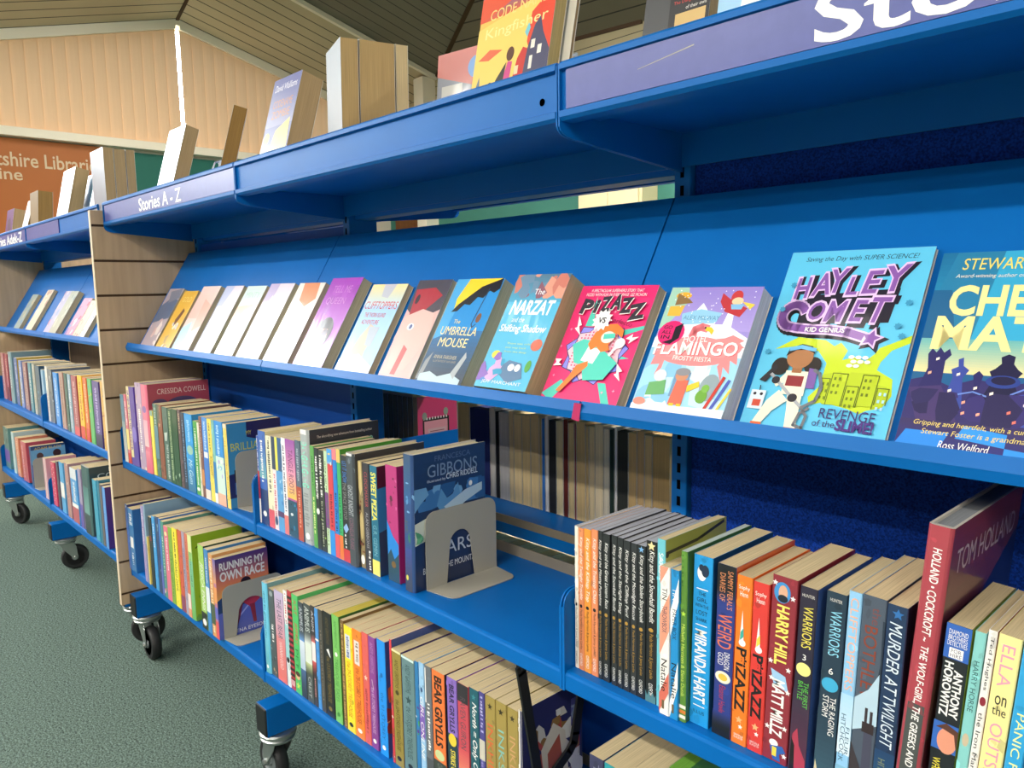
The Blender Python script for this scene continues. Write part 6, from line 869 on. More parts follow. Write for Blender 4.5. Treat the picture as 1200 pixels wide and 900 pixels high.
REAR = [
 (0.2694,0.2869,'pale grey book, page edges towards us on the reverse shelf',0.203,0.13,'#b0b4bc','#b8b4ac',0.44),
 (0.2869,0.3012,'black book, page edges towards us on the reverse shelf',0.197,0.13,'#17181c','#1c1c20',0.44),
 (0.3012,0.3322,'cluster of thin grey-white book, page edges towards us on the reverse shelf',0.197,0.13,'#a8acb8','#a8a6a4',0.44),
 (0.3322,0.3474,'pale tan book, page edges towards us on the reverse shelf',0.203,0.13,'#c0b090','#c0ae88',0.44),
 (0.3474,0.3731,'cream book, page edges towards us on the reverse shelf',0.197,0.13,'#c8b48a','#cbb68a',0.44),
 (0.3731,0.3995,'second cream book, page edges towards us on the reverse shelf',0.197,0.13,'#c8b48a','#c8b284',0.44),
 (0.3995,0.4253,'third cream book, page edges towards us on the reverse shelf',0.203,0.13,'#c0aa80','#c4ae82',0.44),
 (0.4253,0.433,'thin tan book, page edges towards us on the reverse shelf',0.197,0.13,'#a89060','#b49e70',0.44),
 (0.433,0.4431,'thin blue book, page edges towards us on the reverse shelf',0.197,0.13,'#2a6ab4','#2a6ab4',0.44),
 (0.4431,0.453,'thin white book, page edges towards us on the reverse shelf',0.203,0.13,'#d8d8d4','#d4d4d0',0.44),
 (0.453,0.4752,'black-covered book, page edges towards us on the reverse shelf',0.197,0.13,'#1c1e22','#26282c',0.44),
 (0.4752,0.4945,'pale cream book, page edges towards us on the reverse shelf',0.197,0.13,'#c8b890','#cbbc94',0.44),
 (0.4945,0.5088,'dark red book, page edges towards us on the reverse shelf',0.203,0.13,'#6a1c20','#5a2420',0.44),
 (0.5088,0.5252,'tan book right of the dark red one, page edges towards us on the reverse shelf',0.197,0.13,'#b8a478','#bca87c',0.44),
 (0.5252,0.5305,'very thin red book, page edges towards us on the reverse shelf',0.197,0.13,'#7a2028','#7a2028',0.44),
 (0.5305,0.5549,'tan book right of the thin red one, page edges towards us on the reverse shelf',0.203,0.13,'#b8a070','#baa274',0.44),
 (0.5549,0.5639,'narrow tan book, page edges towards us on the reverse shelf',0.197,0.13,'#b8a070','#b49c70',0.44),
 (0.5639,0.5795,'pale tan book by two narrow ones, page edges towards us on the reverse shelf',0.197,0.13,'#c0ac84','#c2b08a',0.44),
 (0.5795,0.6012,'light cream book, page edges towards us on the reverse shelf',0.203,0.13,'#c8ba9a','#cabb9a',0.44),
 (0.6012,0.6162,'greyish-cream book, page edges towards us on the reverse shelf',0.197,0.13,'#c0b8a4','#c2baa4',0.44),
 (0.6162,0.6289,'black and green book, page edges towards us on the reverse shelf',0.197,0.13,'#1c2620','#20302a',0.44),
 (0.6289,0.6352,'thin white book beside the dark cover, page edges towards us on the reverse shelf',0.203,0.13,'#d0d4d4','#cfd2d0',0.44),
 (0.6352,0.6619,'grey-black covered book, page edges towards us on the reverse shelf',0.197,0.13,'#2a2c2a','#30322e',0.44),
 (0.6619,0.6819,'tan book right of the grey-black cover, page edges towards us on the reverse shelf',0.197,0.13,'#b89a68','#ba9c6a',0.44),
 (0.6819,0.6996,'second tan book right of the grey-black cover, page edges towards us on the reverse shelf',0.203,0.13,'#b89a68','#b6986a',0.44),
 (0.6996,0.717,'third tan book right of the grey-black cover, page edges towards us on the reverse shelf',0.197,0.13,'#b8a074','#bca272',0.44),
 (0.717,0.7563,'broad tan book beside the slotted upright, page edges towards us on the reverse shelf',0.197,0.13,'#b0905c','#b4945f',0.44),
 (0.1557,0.2,'cream book left of the navy cover, page edges towards us on the reverse shelf',0.203,0.13,'#b8a478','#b29c70',0.44),
 (0.2,0.2694,'navy-covered book at left of the opening, page edges towards us on the reverse shelf',0.197,0.13,'#1c2450','#20285a',0.44),
 (-0.047,-0.026,'shade-tinted book next to the pink-backed book',0.198,0.13,'#3a3834','#8a7a60',0.44),  # from here on, the row's shade is put into its page colour
 (-0.069,-0.048,'shade-tinted tan-paged book second left of the pink-backed book',0.198,0.13,'#3a3834','#8a7a60',0.44),
 (-0.091,-0.07,'shade-tinted book third left of the pink-backed book',0.198,0.13,'#3a3834','#8a7a60',0.44),
 (-0.113,-0.092,'shade-tinted tan-paged book fourth left of the pink-backed book',0.198,0.13,'#3a3834','#8a7a60',0.44),
 (-0.135,-0.114,'shade-tinted book fifth left of the pink-backed book',0.198,0.13,'#3a3834','#8a7a60',0.44),
 (-0.157,-0.136,'shade-tinted tan-paged book sixth left of the pink-backed book',0.198,0.13,'#3a3834','#8a7a60',0.44),
 (-0.179,-0.158,'shade-tinted book seventh left of the pink-backed book',0.198,0.13,'#3a3834','#8a7a60',0.44),
 (-0.201,-0.18,'shade-tinted tan-paged book eighth left of the pink-backed book',0.198,0.13,'#3a3834','#8a7a60',0.44),
 (-0.223,-0.202,'shade-tinted book ninth left of the pink-backed book',0.198,0.13,'#3a3834','#8a7a60',0.44),
]
REAR_LOW = [
 (0.15,0.184,'#5a9a84','#cfc09a'),
 (0.184,0.212,'#c8b48a','#c4b084'),
 (0.212,0.246,'#6a5a4a','#d4c8a8'),
 (0.246,0.274,'#d8ccb0','#cfc09a'),
 (0.274,0.308,'#b8a47c','#c4b084'),
 (0.308,0.342,'#8a3a34','#d4c8a8'),
 (0.342,0.376,'#c0ae88','#cfc09a'),
 (0.376,0.41,'#3a3c40','#c4b084'),
 (0.41,0.43,'#d4c8a8','#d4c8a8'),
 (0.43,0.458,'#b89a68','#cfc09a'),
 (0.458,0.478,'#4a6a8a','#c4b084'),
 (0.478,0.512,'#c8b890','#d4c8a8'),
 (0.512,0.532,'#a8885a','#cfc09a'),
 (0.532,0.552,'#d0c4a4','#c4b084'),
 (0.552,0.572,'#2a2c30','#d4c8a8'),
 (0.572,0.6,'#c0ac84','#cfc09a'),
]
REAR_LOW_WHERE = ['first from the left', 'second from the left', 'third from the left', 'fourth from the left', 'fifth from the left', 'sixth from the left', 'seventh from the left', 'eighth from the left', 'ninth from the left', 'tenth from the left', 'eleventh from the left', 'twelfth from the left', 'thirteenth from the left', 'fourteenth from the left', 'fifteenth from the left', 'sixteenth from the left']

# ------------------------------------------------------------------ books facing outwards on the sloping displays
def on_display(x0, x1, t, h, label, front, fops, col=None, film=True, pages='#cbb78e', extra=0.0, group='books facing out on the main display'):
    bk = make_book(label, group, t, h, x1-x0, col or front, (), front, fops, pages, film=film)
    m = Matrix((N_, Vector((1,0,0)), E2)).transposed().to_4x4()
    m.translation = Vector((x0, P0.y, P0.z)) + N_*(extra+.0012) + E2*.0008
    bk.matrix_world = m
    return bk
def stroke(pts, w, c, wo=0.0, co=None):
    return ([('L', pts, w+wo, co)] if co else []) + [('L', pts, w, c)]

PALE = '#e6dcd8'
on_display(-.840, -.728, .012, .193, 'first face-out book beside the wooden end panel, muted mauve cover', '#b5a6b0', [('P',[(0,.3),(.5,.15),(1,.2),(1,.5),(0,.6)],'#5a6a8a'),('P',[(.2,.05),(.9,.0),(1,.16),(.4,.25)],'#7a7f94'),('N',0,.5,1,1,61,['#d8b8b4','#c4a4a8','#e6d8d4'],9)])
on_display(-.710, -.606, .013, .184, 'second face-out book from the end panel, golden yellow cover with brown bird', '#e2b13c', [('N',0,.55,.8,1,62,['#c8c8c8','#e6dcc0','#b89a5a'],8),('P',[(.4,.5),(.6,.3),(.75,.35),(.65,.5),(.5,.62)],'#6a3a1c'),('T','GOLD',.5,.15,.6,.09,'#f4dc8a')])
on_display(-.590, -.472, .012, .198, 'third face-out book from the end panel, pink and sky-blue cover', '#ecc6be', [('G',0,.0,1,.5,'#e9d2cc','#e6b0a4'),('P',[(0,.65),(.4,.55),(.5,.8),(.2,1),(0,1)],'#a4cdee'),('P',[(.5,.2),(1,.3),(1,.6),(.6,.7)],'#e0a898')])
on_display(-.436, -.330, .012, .197, 'fourth face-out book from the end panel, pale lilac-grey glossy cover', '#d8d0da', [('P',[(0,0),(.5,0),(.3,.3),(0,.35)],'#b4bcdc'),('N',0,.3,1,1,63,['#ece6ea','#c8c4d4','#dcd0d0'],10)])
on_display(-.306, -.201, .012, .195, 'fifth face-out book from the end panel, mint and terracotta glossy cover', '#c4dcd2', [('P',[(0,.3),(1,.25),(1,.5),(0,.55)],'#dcae94'),('P',[(.3,.9),(.9,.5),(1,.6),(1,1),(.4,1)],'#c89a84'),('T','MINTY',.5,.13,.7,.08,'#a8c8bc')])
on_display(-.180, -.063, .013, .199, 'sixth face-out book from the end panel, whitish-lilac glossy cover', '#d9d0dc', [('P',[(0,0),(.4,0),(.25,.5),(0,.6)],'#b8a8cc'),('N',0,.1,1,1,64,['#e8e4e0','#d4ccd8','#ece4dc'],12)])
on_display(-.035, .078, .015, .197, 'face-out book left of the purple one, cream and orange cover', '#e2dcd0', [('P',[(.2,0),(.8,0),(.9,.2),(.6,.3),(.3,.22)],'#d88a5a'),('T','LOST',.5,.38,.6,.1,'#d8c070'),('T','LION',.5,.5,.6,.1,'#d8c070'),('P',[(0,.62),(.4,.6),(.5,1),(0,1)],'#b8cce0')])
on_display(.114, .232, .022, .202, 'purple face-out book with masked face portrait and thick tan page edge', '#a03cb4', [('N',0,0,1,.5,65,['#aa46bc','#963aaa'],8),('T','TELL ME',.5,.13,.6,.08,'#c27ac8'),('T','QUEEN',.45,.27,.62,.09,'#c27ac8'),('E',.52,.62,.27,.17,'#3a3238'),('E',.48,.66,.2,.13,'#c48a76'),('E',.38,.62,.09,.04,'#5a4a5a'),('E',.58,.62,.09,.04,'#5a4a5a'),('E',.48,.74,.05,.015,'#8a4a4a'),('P',[(.3,.5),(.5,.45),(.68,.5),(.7,.58),(.28,.58)],'#3a3238'),('P',[(.05,1),(.15,.85),(.4,.8),(.75,.85),(.8,1)],'#d8d0cc')], col='#8a2f9c')
on_display(.264, .380, .013, .190, 'pale blue and yellow face-out book with red capitals and cliff drawing', '#9cc4e8', [('G',0,0,1,.25,'#ecd89a','#b4cfe4'),('P',[(.35,0),(.7,0),(.6,.16),(.4,.14)],'#b9bcc8'),('T','CLIFFTOPPERS',.5,.24,.92,.085,'#c8323c'),('T','THE THORN ISLAND',.45,.35,.6,.05,'#c8525a'),('T','ADVENTURE',.4,.43,.5,.05,'#c8525a'),('P',[(.1,1),(.3,.6),(.45,.45),(.7,.5),(.62,.75),(.7,1)],'#c2b8a4'),('P',[(.45,.48),(.75,.48),(.72,.7),(.55,.68)],'#a9b4c4'),('P',[(0,.85),(.5,.78),(1,.9),(1,1),(0,1)],'#e8ecf0')])
on_display(.412, .508, .010, .196, 'face-out book with dark red feather and pale face drawing, cover curling open', '#d4aea8', [('P',[(0,0),(1,0),(1,.3),(.4,.42),(0,.3)],'#4a4650'),('P',[(.05,.1),(.6,.08),(.9,.16),(.5,.34),(.15,.36)],'#a8323c'),('E',.2,.2,.06,.05,'#3a2a30'),('P',[(.05,.38),(.5,.3),(.9,.34),(1,.6),(.7,.9),(.2,.9),(0,.6)],'#dcb4ac'),('E',.35,.48,.1,.035,'#e8e4e6'),('E',.36,.48,.045,.025,'#5a6a9a'),('P',[(.4,.66),(.55,.7),(.5,.95),(.35,.95)],'#c05a5a')], extra=.004)
on_display(.540, .655, .026, .188, 'blue face-out book with black and yellow umbrella above gold lettering', '#1f8ad0', [('G',0,.5,1,1,'#2a6ea8','#2c3440'),('P',[(0,.0),(.3,0),(.2,.55),(0,.6)],'#4aa4dc'),('P',[(.28,.0),(.98,0),(.6,.1),(.2,.32),(.16,.2)],'#f0cc2c'),('P',[(.15,.33),(.25,.25),(.6,.08),(.98,.0),(.99,.1),(.9,.14),(.8,.12),(.72,.19),(.6,.18),(.5,.26),(.38,.25),(.28,.32)],'#16161a'),('L',[(.78,.1),(.72,.35),(.7,.44),(.74,.47),(.79,.44)],.002,'#2a3a5a'),('E',.8,.38,.05,.045,'#7a5038'),('T','The',.38,.42,.14,.04,'#e6d89a'),('T','UMBRELLA',.5,.51,.78,.08,'#efdf9a'),('T','MOUSE',.48,.62,.62,.085,'#efdf9a'),('T','ANNA FARGHER',.45,.76,.5,.035,'#b8b094'),('T','ILLUSTRATED BY SAM USHER',.47,.8,.5,.02,'#9a9484'),('P',[(0,.98),(.05,.8),(.15,.72),(.1,.98)],'#8a9094'),('P',[(.05,.93),(.25,.9),(.45,.94),(.7,.9),(.95,.95),(.95,1),(.05,1)],'#b4ccd4'),('P',[(.7,.9),(.85,.7),(.9,.75),(.8,.95)],'#a4acb0')])
on_display(.698, .806, .037, .186, 'turquoise underwater face-out book with white jagged lettering and thick page block', '#58b4d8', [('G',0,0,1,.25,'#5a7a90','#4aa4c8'),('N',0,.0,1,.22,66,['#c87a6a','#8a5a6a','#6a8aa4','#d89a84'],16),('T','The',.55,.16,.2,.05,W if 0 else '#eef4f6'),('T','NARZAT',.52,.3,.8,.13,'#f2f4f4',{'b':.03,'sh':.1}),('T','and the',.35,.41,.24,.045,'#eef4f6'),('T','Shifting Shadow',.5,.495,.88,.085,'#f2f4f4',{'b':.015,'sh':.15}),('T','There was only',.55,.62,.45,.02,'#cfe4a4'),('T','one way back',.52,.655,.4,.02,'#cfe4a4'),('T','from the deep',.54,.69,.42,.02,'#cfe4a4'),('E',.88,.62,.1,.05,'#d0705a'),('E',.2,.72,.08,.035,'#e8d04a'),('P',[(.3,.85),(.5,.76),(.75,.78),(.85,.9),(.6,.95)],'#5a7a9c'),('E',.58,.82,.06,.03,'#f4f4f4'),('E',.7,.82,.05,.03,'#f4f4f4'),('N',.0,.7,.45,.95,67,['#8a6ab8','#5a8ac8','#c8a4d0','#3a9ac0'],9),('E',.88,.8,.05,.05,'#5aa04a'),('T','JEFF MARCHANT',.5,.955,.75,.035,'#dfe8ee')])
Wt = '#f4f2ee'; PK = '#e2256e'; TL = '#4cc8b4'; PB = '#8a8af0'
zz = []
burst = [(.5+.42*(1 if i%2 else .82)*math.sin(2*PI*i/18), .58+.28*(1 if i%2 else .8)*math.cos(2*PI*i/18)) for i in range(18)]
zz += [('P',[(.0,.95),(.2,.82),(.28,.86),(.15,1)],TL),('P',[(.15,.48),(.3,.53),(.28,.6)],TL),('P',[(.27,.10),(.36,.36),(.25,.36)],TL),('P',[(.66,.40),(1.0,.34),(1,.37),(.7,.45)],TL),('P',[(.75,.58),(.95,.61),(.78,.63)],TL),('P',[(.68,.82),(.78,.82),(.93,1),(.83,1)],TL)]
zz += [('P',burst,'#2c2a60'),('P',[(.5+(u-.5)*.97,.58+(v-.58)*.97) for u,v in burst],PB)]
inner = [(.5+.36*(1 if i%2 else .86)*math.sin(2*PI*i/18+.17), .58+.235*(1 if i%2 else .82)*math.cos(2*PI*i/18+.17)) for i in range(18)]
zz += [('P',[(.5+(u-.5)*1.03,.58+(v-.58)*1.03) for u,v in inner],'#2c2a60'),('P',inner,'#f3c8d4')]
zz += [('E',.22+.045*i,.36+.026*j,.011,.0075,'#d8507a') for i in range(13) for j in range(17) if ((.22+.045*i-.5)/.33)**2+((.36+.026*j-.58)/.2)**2 < .95]
zz += [('P',[(.2,.53),(.32,.48),(.55,.5),(.62,.56),(.85,.66),(.75,.8),(.5,.82),(.42,.7),(.3,.68)],TL),('P',[(.42,.54),(.6,.56),(.55,.68),(.38,.66)],Wt),('P',[(.35,.7),(.48,.66),(.5,.7),(.36,.82),(.26,.93),(.2,.92),(.3,.8)],'#ea7a2c'),('P',[(.40,.52),(.44,.42),(.54,.35),(.68,.34),(.79,.39),(.80,.46),(.72,.42),(.66,.52),(.70,.56),(.60,.58),(.52,.54),(.46,.57)],'#ee7a2a'),('E',.62,.455,.085,.05,'#f3e2d6'),('P',[(.56,.43),(.70,.42),(.71,.46),(.57,.475)],TL),('E',.80,.50,.06,.042,Wt),('L',[(.77,.53),(.72,.60)],.004,Wt)]
zz += [('P',[(.14,.28),(.22,.36),(.19,.37),(.25,.45),(.14,.39),(.17,.38)],Wt),('P',[(.85,.66),(.95,.72),(.91,.73),(.96,.8),(.86,.75),(.89,.74)],Wt),('P',[(.04,.66),(.13,.66),(.1,.69),(.16,.71),(.04,.72),(.07,.69)],Wt),('P',[(.85,.46),(.92,.42),(.92,.45),(1,.44),(.9,.5),(.91,.47)],Wt)]
zz += [('S',a,b,.02,'#f4a8c4',4,.3) for a,b in((.1,.4),(.9,.2),(.3,.22),(.8,.9),(.1,.8),(.05,.55),(.93,.88),(.6,.24))]
zz += [('T','A SPECTACULAR SUPERHERO STORY THAT',.52,.055,.68,.026,Wt),('T','FIZZES WITH FUN IN EVERY PAGE  LIZ PICHON',.52,.092,.78,.026,Wt)]
for ch,u,v,s_,r_ in (('P',.2,.2,.15,.12),('i',.33,.195,.05,.1),('Z',.44,.175,.13,-.12),('A',.58,.155,.13,.05),('Z',.71,.185,.14,-.1),('Z',.86,.235,.2,-.2)):
    zz += [('T',ch,u+.008,v+.006,s_,.135 if ch!='i' else .12,Wt,{'b':.05,'rot':r_}),('T',ch,u,v,s_,.135 if ch!='i' else .12,'#2a2630',{'b':.05,'rot':r_})]
zz += [('S',.47,.315,.13,'#f6f4f0',12,.72),('T','VS',.47,.315,.1,.05,'#1c1a20',{'b':.03}),('T','perfecto',.72,.33,.3,.05,'#8a1444',{'rot':.2})]
on_display(.817, .949, .018, .176, 'hot pink comic face-out book with teal and spotted burst under black jagged letters', PK, zz, film=False, pages='#cbb78e')
fl = [('G',0,0,1,.35,'#8f7fc8','#a898d8'),('P',[(0,.0),(.2,0),(.25,.12),(.1,.3),(0,.35)],'#9cc8b4'),('E',.17,.07,.09,.03,'#e0a830'),('P',[(.1,.05),(.25,.1),(.3,.13),(.1,.15)],'#8a6a40'),('P',[(.05,.16),(.22,.15),(.2,.24),(.05,.24)],'#e0b040'),
 ('P',[(.0,.42),(.15,.28),(.22,.36),(.42,.13),(.47,.17),(.62,.3),(.7,.3),(.72,.2),(.78,.2),(.8,.32),(1,.4),(1,1),(0,1)],'#e9eef4'),('P',[(.22,.22),(.42,.18),(.66,.21),(.62,.29),(.25,.31)],'#8fc4e0'),('T','ALEX MILWAY',.45,.25,.4,.035,'#5a8ab4'),('P',[(0,.55),(.3,.5),(1,.55),(1,1),(0,1)],'#9cd0e8'),('N',0,.5,1,1,71,['#bfe0f0','#86bfe0','#d8ecf4'],16),
 ('P',[(.6,.05),(.7,.1),(.9,.17),(.85,.24),(.68,.2),(.6,.12)],'#b8343c'),('E',.76,.08,.06,.05,'#c03a3a'),('E',.78,.115,.06,.03,'#e0c8a0'),('P',[(.72,.14),(.86,.14),(.84,.18),(.74,.18)],'#7fb4dc'),('P',[(.83,.12),(.97,.14),(.93,.18)],'#e8c84a'),
 ('E',.5,.53,.42,.10,'#ee8a8c'),('E',.25,.50,.18,.07,'#f09496'),('E',.78,.48,.2,.075,'#f09496'),('E',.5,.47,.3,.07,'#ef8f91'),
 ('P',[(.08,.53),(.2,.54),(.2,.66),(.14,.72),(.16,.63),(.06,.64)],'#ee8a8c'),('P',[(.84,.53),(.95,.5),(.98,.6),(.9,.57),(.93,.67),(.85,.62),(.87,.73),(.79,.62)],'#ee8a8c'),('P',[(.7,.43),(.85,.38),(.98,.42),(.93,.44),(1,.47),(.9,.5)],'#ee8a8c'),
 ('L',[(.47,.44),(.42,.39),(.43,.345),(.49,.325),(.55,.335)],.010,'#ec8088'),('P',[(.54,.322),(.60,.325),(.635,.35),(.625,.385),(.59,.36),(.54,.352)],'#f0c83a'),('E',.535,.33,.012,.008,'#20202a'),
 ('T','HOTEL',.47,.42,.26,.05,Wt,{'rot':-.06}),('T','FLAMINGO',.5,.5,.9,.105,'#d85a64',{'b':.02,'rot':-.03}),('T','FLAMINGO',.49,.495,.9,.105,Wt,{'b':.02,'rot':-.03}),('T','FROSTY FIESTA',.5,.575,.42,.035,Wt),
 ('E',.17,.38,.15,.1,'#d81f6c'),('T','GO',.12,.335,.1,.028,'#1a1420',{'b':.012}),('T','ALL',.12,.375,.12,.028,'#1a1420',{'b':.012}),('T','IN',.12,.415,.1,.028,'#1a1420',{'b':.012}),('P',[(.2,.33),(.28,.3),(.28,.42),(.2,.47),(.1,.46),(.2,.43)],'#1a1420'),
 ('R',.38,.68,.55,.87,'#6f92b4'),('E',.78,.78,.1,.1,'#8fa0a8'),('P',[(.12,.78),(.3,.75),(.33,.86),(.12,.88)],'#6aa86a'),('E',.22,.72,.07,.045,'#e4e8ea'),('P',[(.42,.74),(.55,.74),(.55,.93),(.4,.93)],'#d86a54'),('E',.46,.71,.07,.04,'#c88a6a'),('E',.46,.68,.08,.03,'#8a8a90'),('R',.42,.92,.47,.98,'#e8c030'),('R',.5,.92,.55,.98,'#e8c030'),('P',[(.55,.78),(.66,.74),(.68,.78),(.56,.83)],'#e8c030'),('E',.73,.85,.06,.05,'#6aa03a'),('E',.75,.79,.04,.03,'#7ab04a'),('L',[(.9,.7),(.78,.98)],.004,'#c0392e'),('L',[(.96,.72),(.84,.98)],.004,'#4a5ab0'),('L',[(1,.78),(.9,.98)],.003,'#e8c84a'),('P',[(.0,.95),(1,.93),(1,1),(0,1)],'#e6ecf2'),('E',.08,.93,.07,.03,'#e08a7a')]
fl += [('E',random.Random(i).uniform(.02,.98),random.Random(i+99).uniform(.02,.3),.006,.004,'#f4f4f8') for i in range(40)]
on_display(.976, 1.101, .024, .168, 'lilac snowy face-out book with coral lettering plume and round magenta sticker', '#9a8cd0', fl, col='#c8c4dc', film=True, pages='#dcdae4')
SB = '#5fc0e4'; SL = '#c0d42c'; VI = '#8a5aa8'; LV = '#e4c4ec'; DK = '#241f2c'
hy = [('T','Saving the Day with SUPER SCIENCE!',.52,.05,.78,.034,'#22405a',{'sh':.2})]
hy += [('P',[(.1,.56),(.25,.49),(.45,.50),(.52,.53),(.56,.51),(.62,.55),(.60,.60),(.68,.58),(.75,.60),(.8,.56),(.82,.53),(.9,.50),(1,.46),(1,.50),(.9,.54),(.85,.60),(.84,.64),(.95,.68),(.97,.76),(.93,.82),(.84,.84),(.8,.86),(.72,.84),(.55,.82),(.46,.84),(.44,.80),(.5,.74),(.5,.62),(.42,.56),(.25,.54)],SL)]
# shadow, outline and letters of the double title
HAY = (('H',.17,.215,.14,.135,-.1),('A',.30,.195,.155,.14,-.1),('Y',.425,.175,.15,.15,-.08),('L',.525,.205,.10,.115,-.05),('E',.655,.185,.15,.14,-.05),('Y',.82,.165,.185,.155,-.1))
COM = (('O',.325,.345,.135,.115,0),('M',.46,.345,.165,.13,0),('E',.615,.34,.125,.13,0),('T',.755,.335,.15,.15,0))
SWIRL = [(.165+.085*math.cos(-.5-.22*i), .372+.062*math.sin(-.5-.22*i)) for i in range(20)] + [(.22,.44),(.32,.445),(.45,.445),(.58,.455),(.68,.475)]
for ch,u,v,w_,h_,r_ in HAY + COM: hy += [('T',ch,u+.022,v+.012,w_+.035,h_+.028,DK,{'b':.06,'sh':.2,'rot':r_})]
hy += [('L',[(a+.015,b_+.012) for a,b_ in SWIRL],.016,DK),('S',.762,.492,.105,DK,5,.5,.2),('P',[(.2,.26),(.85,.22),(.83,.4),(.2,.42)],DK)]
hy += [('L',SWIRL,.0125,LV),('S',.745,.482,.088,LV,5,.5,.2),('L',SWIRL,.0085,VI),('S',.745,.482,.062,VI,5,.5,.2)]
for ch,u,v,w_,h_,r_ in HAY + COM: hy += [('T',ch,u,v,w_+.008,h_+.008,LV,{'b':.05,'sh':.2,'rot':r_})]
for ch,u,v,w_,h_,r_ in HAY + COM: hy += [('T',ch,u,v,w_-.022,h_-.016,VI,{'b':.02,'sh':.2,'rot':r_})]
hy += [('T','KID GENIUS',.42,.447,.28,.026,Wt,{'b':.02})]
# slimed building
hy += [('P',[(.5,.68),(.62,.66),(.62,.71),(.68,.71),(.68,.66),(.85,.66),(.85,.71),(.93,.72),(.93,.82),(.55,.83),(.5,.80)],'#b4c828')]
for i,(a,b_,c,d_) in enumerate(((.5,.70,.56,.81),(.57,.67,.67,.83),(.68,.73,.76,.83),(.77,.67,.87,.83),(.88,.73,.95,.81))):
    hy += [('L',[(a,d_),(a,b_),(c,b_),(c,d_)],.0009,'#5a6a1c')]
    for q in range(3):
        for s_ in range(2): hy += [('R',a+.015+s_*.03,b_+.02+q*.035,a+.03+s_*.03,b_+.035+q*.035,'#6f8020' if i<4 else '#a8d4ec')]
hy += [('E',.66+.045*(i%3)+.02*(i//3%2),.585+.022*(i//3),.02,.009,Wt) for i in range(8)]
# a plain figure with a vacuum cleaner, and a small boxy gadget
hy += [('E',.185,.655,.065,.048,'#2a2420'),('E',.415,.64,.06,.045,'#2a2420'),
 ('P',[(.23,.78),(.16,.84),(.10,.955),(.16,.965),(.22,.89),(.31,.83)],'#efe6cc'),('P',[(.29,.78),(.40,.79),(.42,.965),(.34,.965),(.32,.87)],'#efe6cc'),('R',.09,.955,.17,.99,'#d8622c'),('R',.34,.965,.43,1.0,'#d8622c'),
 ('P',[(.24,.675),(.40,.675),(.41,.80),(.25,.80)],'#efe6cc'),('P',[(.24,.69),(.18,.75),(.2,.765),(.26,.73)],'#efe6cc'),('R',.26,.70,.38,.755,'#8a2f34'),('P',[(.40,.655),(.46,.66),(.47,.76),(.41,.76)],'#7a5aa0'),
 ('R',.28,.64,.35,.685,'#9c6a44'),('E',.31,.60,.095,.062,'#a8744c'),('P',[(.205,.60),(.22,.555),(.3,.53),(.38,.54),(.41,.58),(.35,.56),(.27,.565)],'#2a2420'),('P',[(.22,.55),(.30,.535),(.41,.55),(.41,.568),(.30,.556),(.22,.572)],'#6ab4e0'),
 ('P',[(.06,.735),(.15,.645),(.175,.665),(.11,.745)],'#2c2a30'),('L',[(.14,.70),(.33,.81),(.42,.86)],.0035,'#a4a8ae'),('L',[(.42,.86),(.50,.82),(.52,.75),(.48,.68),(.44,.665)],.0035,'#6f7378'),('L',[(.42,.86),(.47,.90),(.46,.96),(.40,.95),(.42,.89),(.47,.86)],.0032,'#6f7378'),('E',.34,.815,.035,.022,'#2c2a30'),('E',.185,.73,.03,.02,'#2c2a30'),
 ('R',.03,.79,.14,.89,'#d4e0ea'),('R',.06,.84,.12,.875,'#c84a34'),('E',.06,.81,.012,.008,DK),('E',.11,.81,.012,.008,DK),('L',[(.09,.79),(.085,.765)],.001,DK)]
hy += [('T','REVENGE',.735,.875,.36,.05,'#3a2f6a'),('T','of the',.60,.925,.15,.032,'#3a2f6a'),('T','SLIME!',.80,.925,.24,.055,'#4a2f7a',{'b':.04})]
hy += [('S',a,b_,.025,'#3f92b8',7,.7) for a,b_ in((.1,.2),(.07,.34),(.93,.3),(.9,.42),(.94,.47),(.06,.58))]
hy += [('P',[(0,.97),(.15,.985),(.4,.99),(.75,.985),(1,.97),(1,1),(0,1)],'#7cc8a8')]
on_display(1.112, 1.266, .007, .223, 'large sky-blue face-out book with big outlined violet lettering and lime slime', SB, hy, film=True, pages='#b8b8bc')
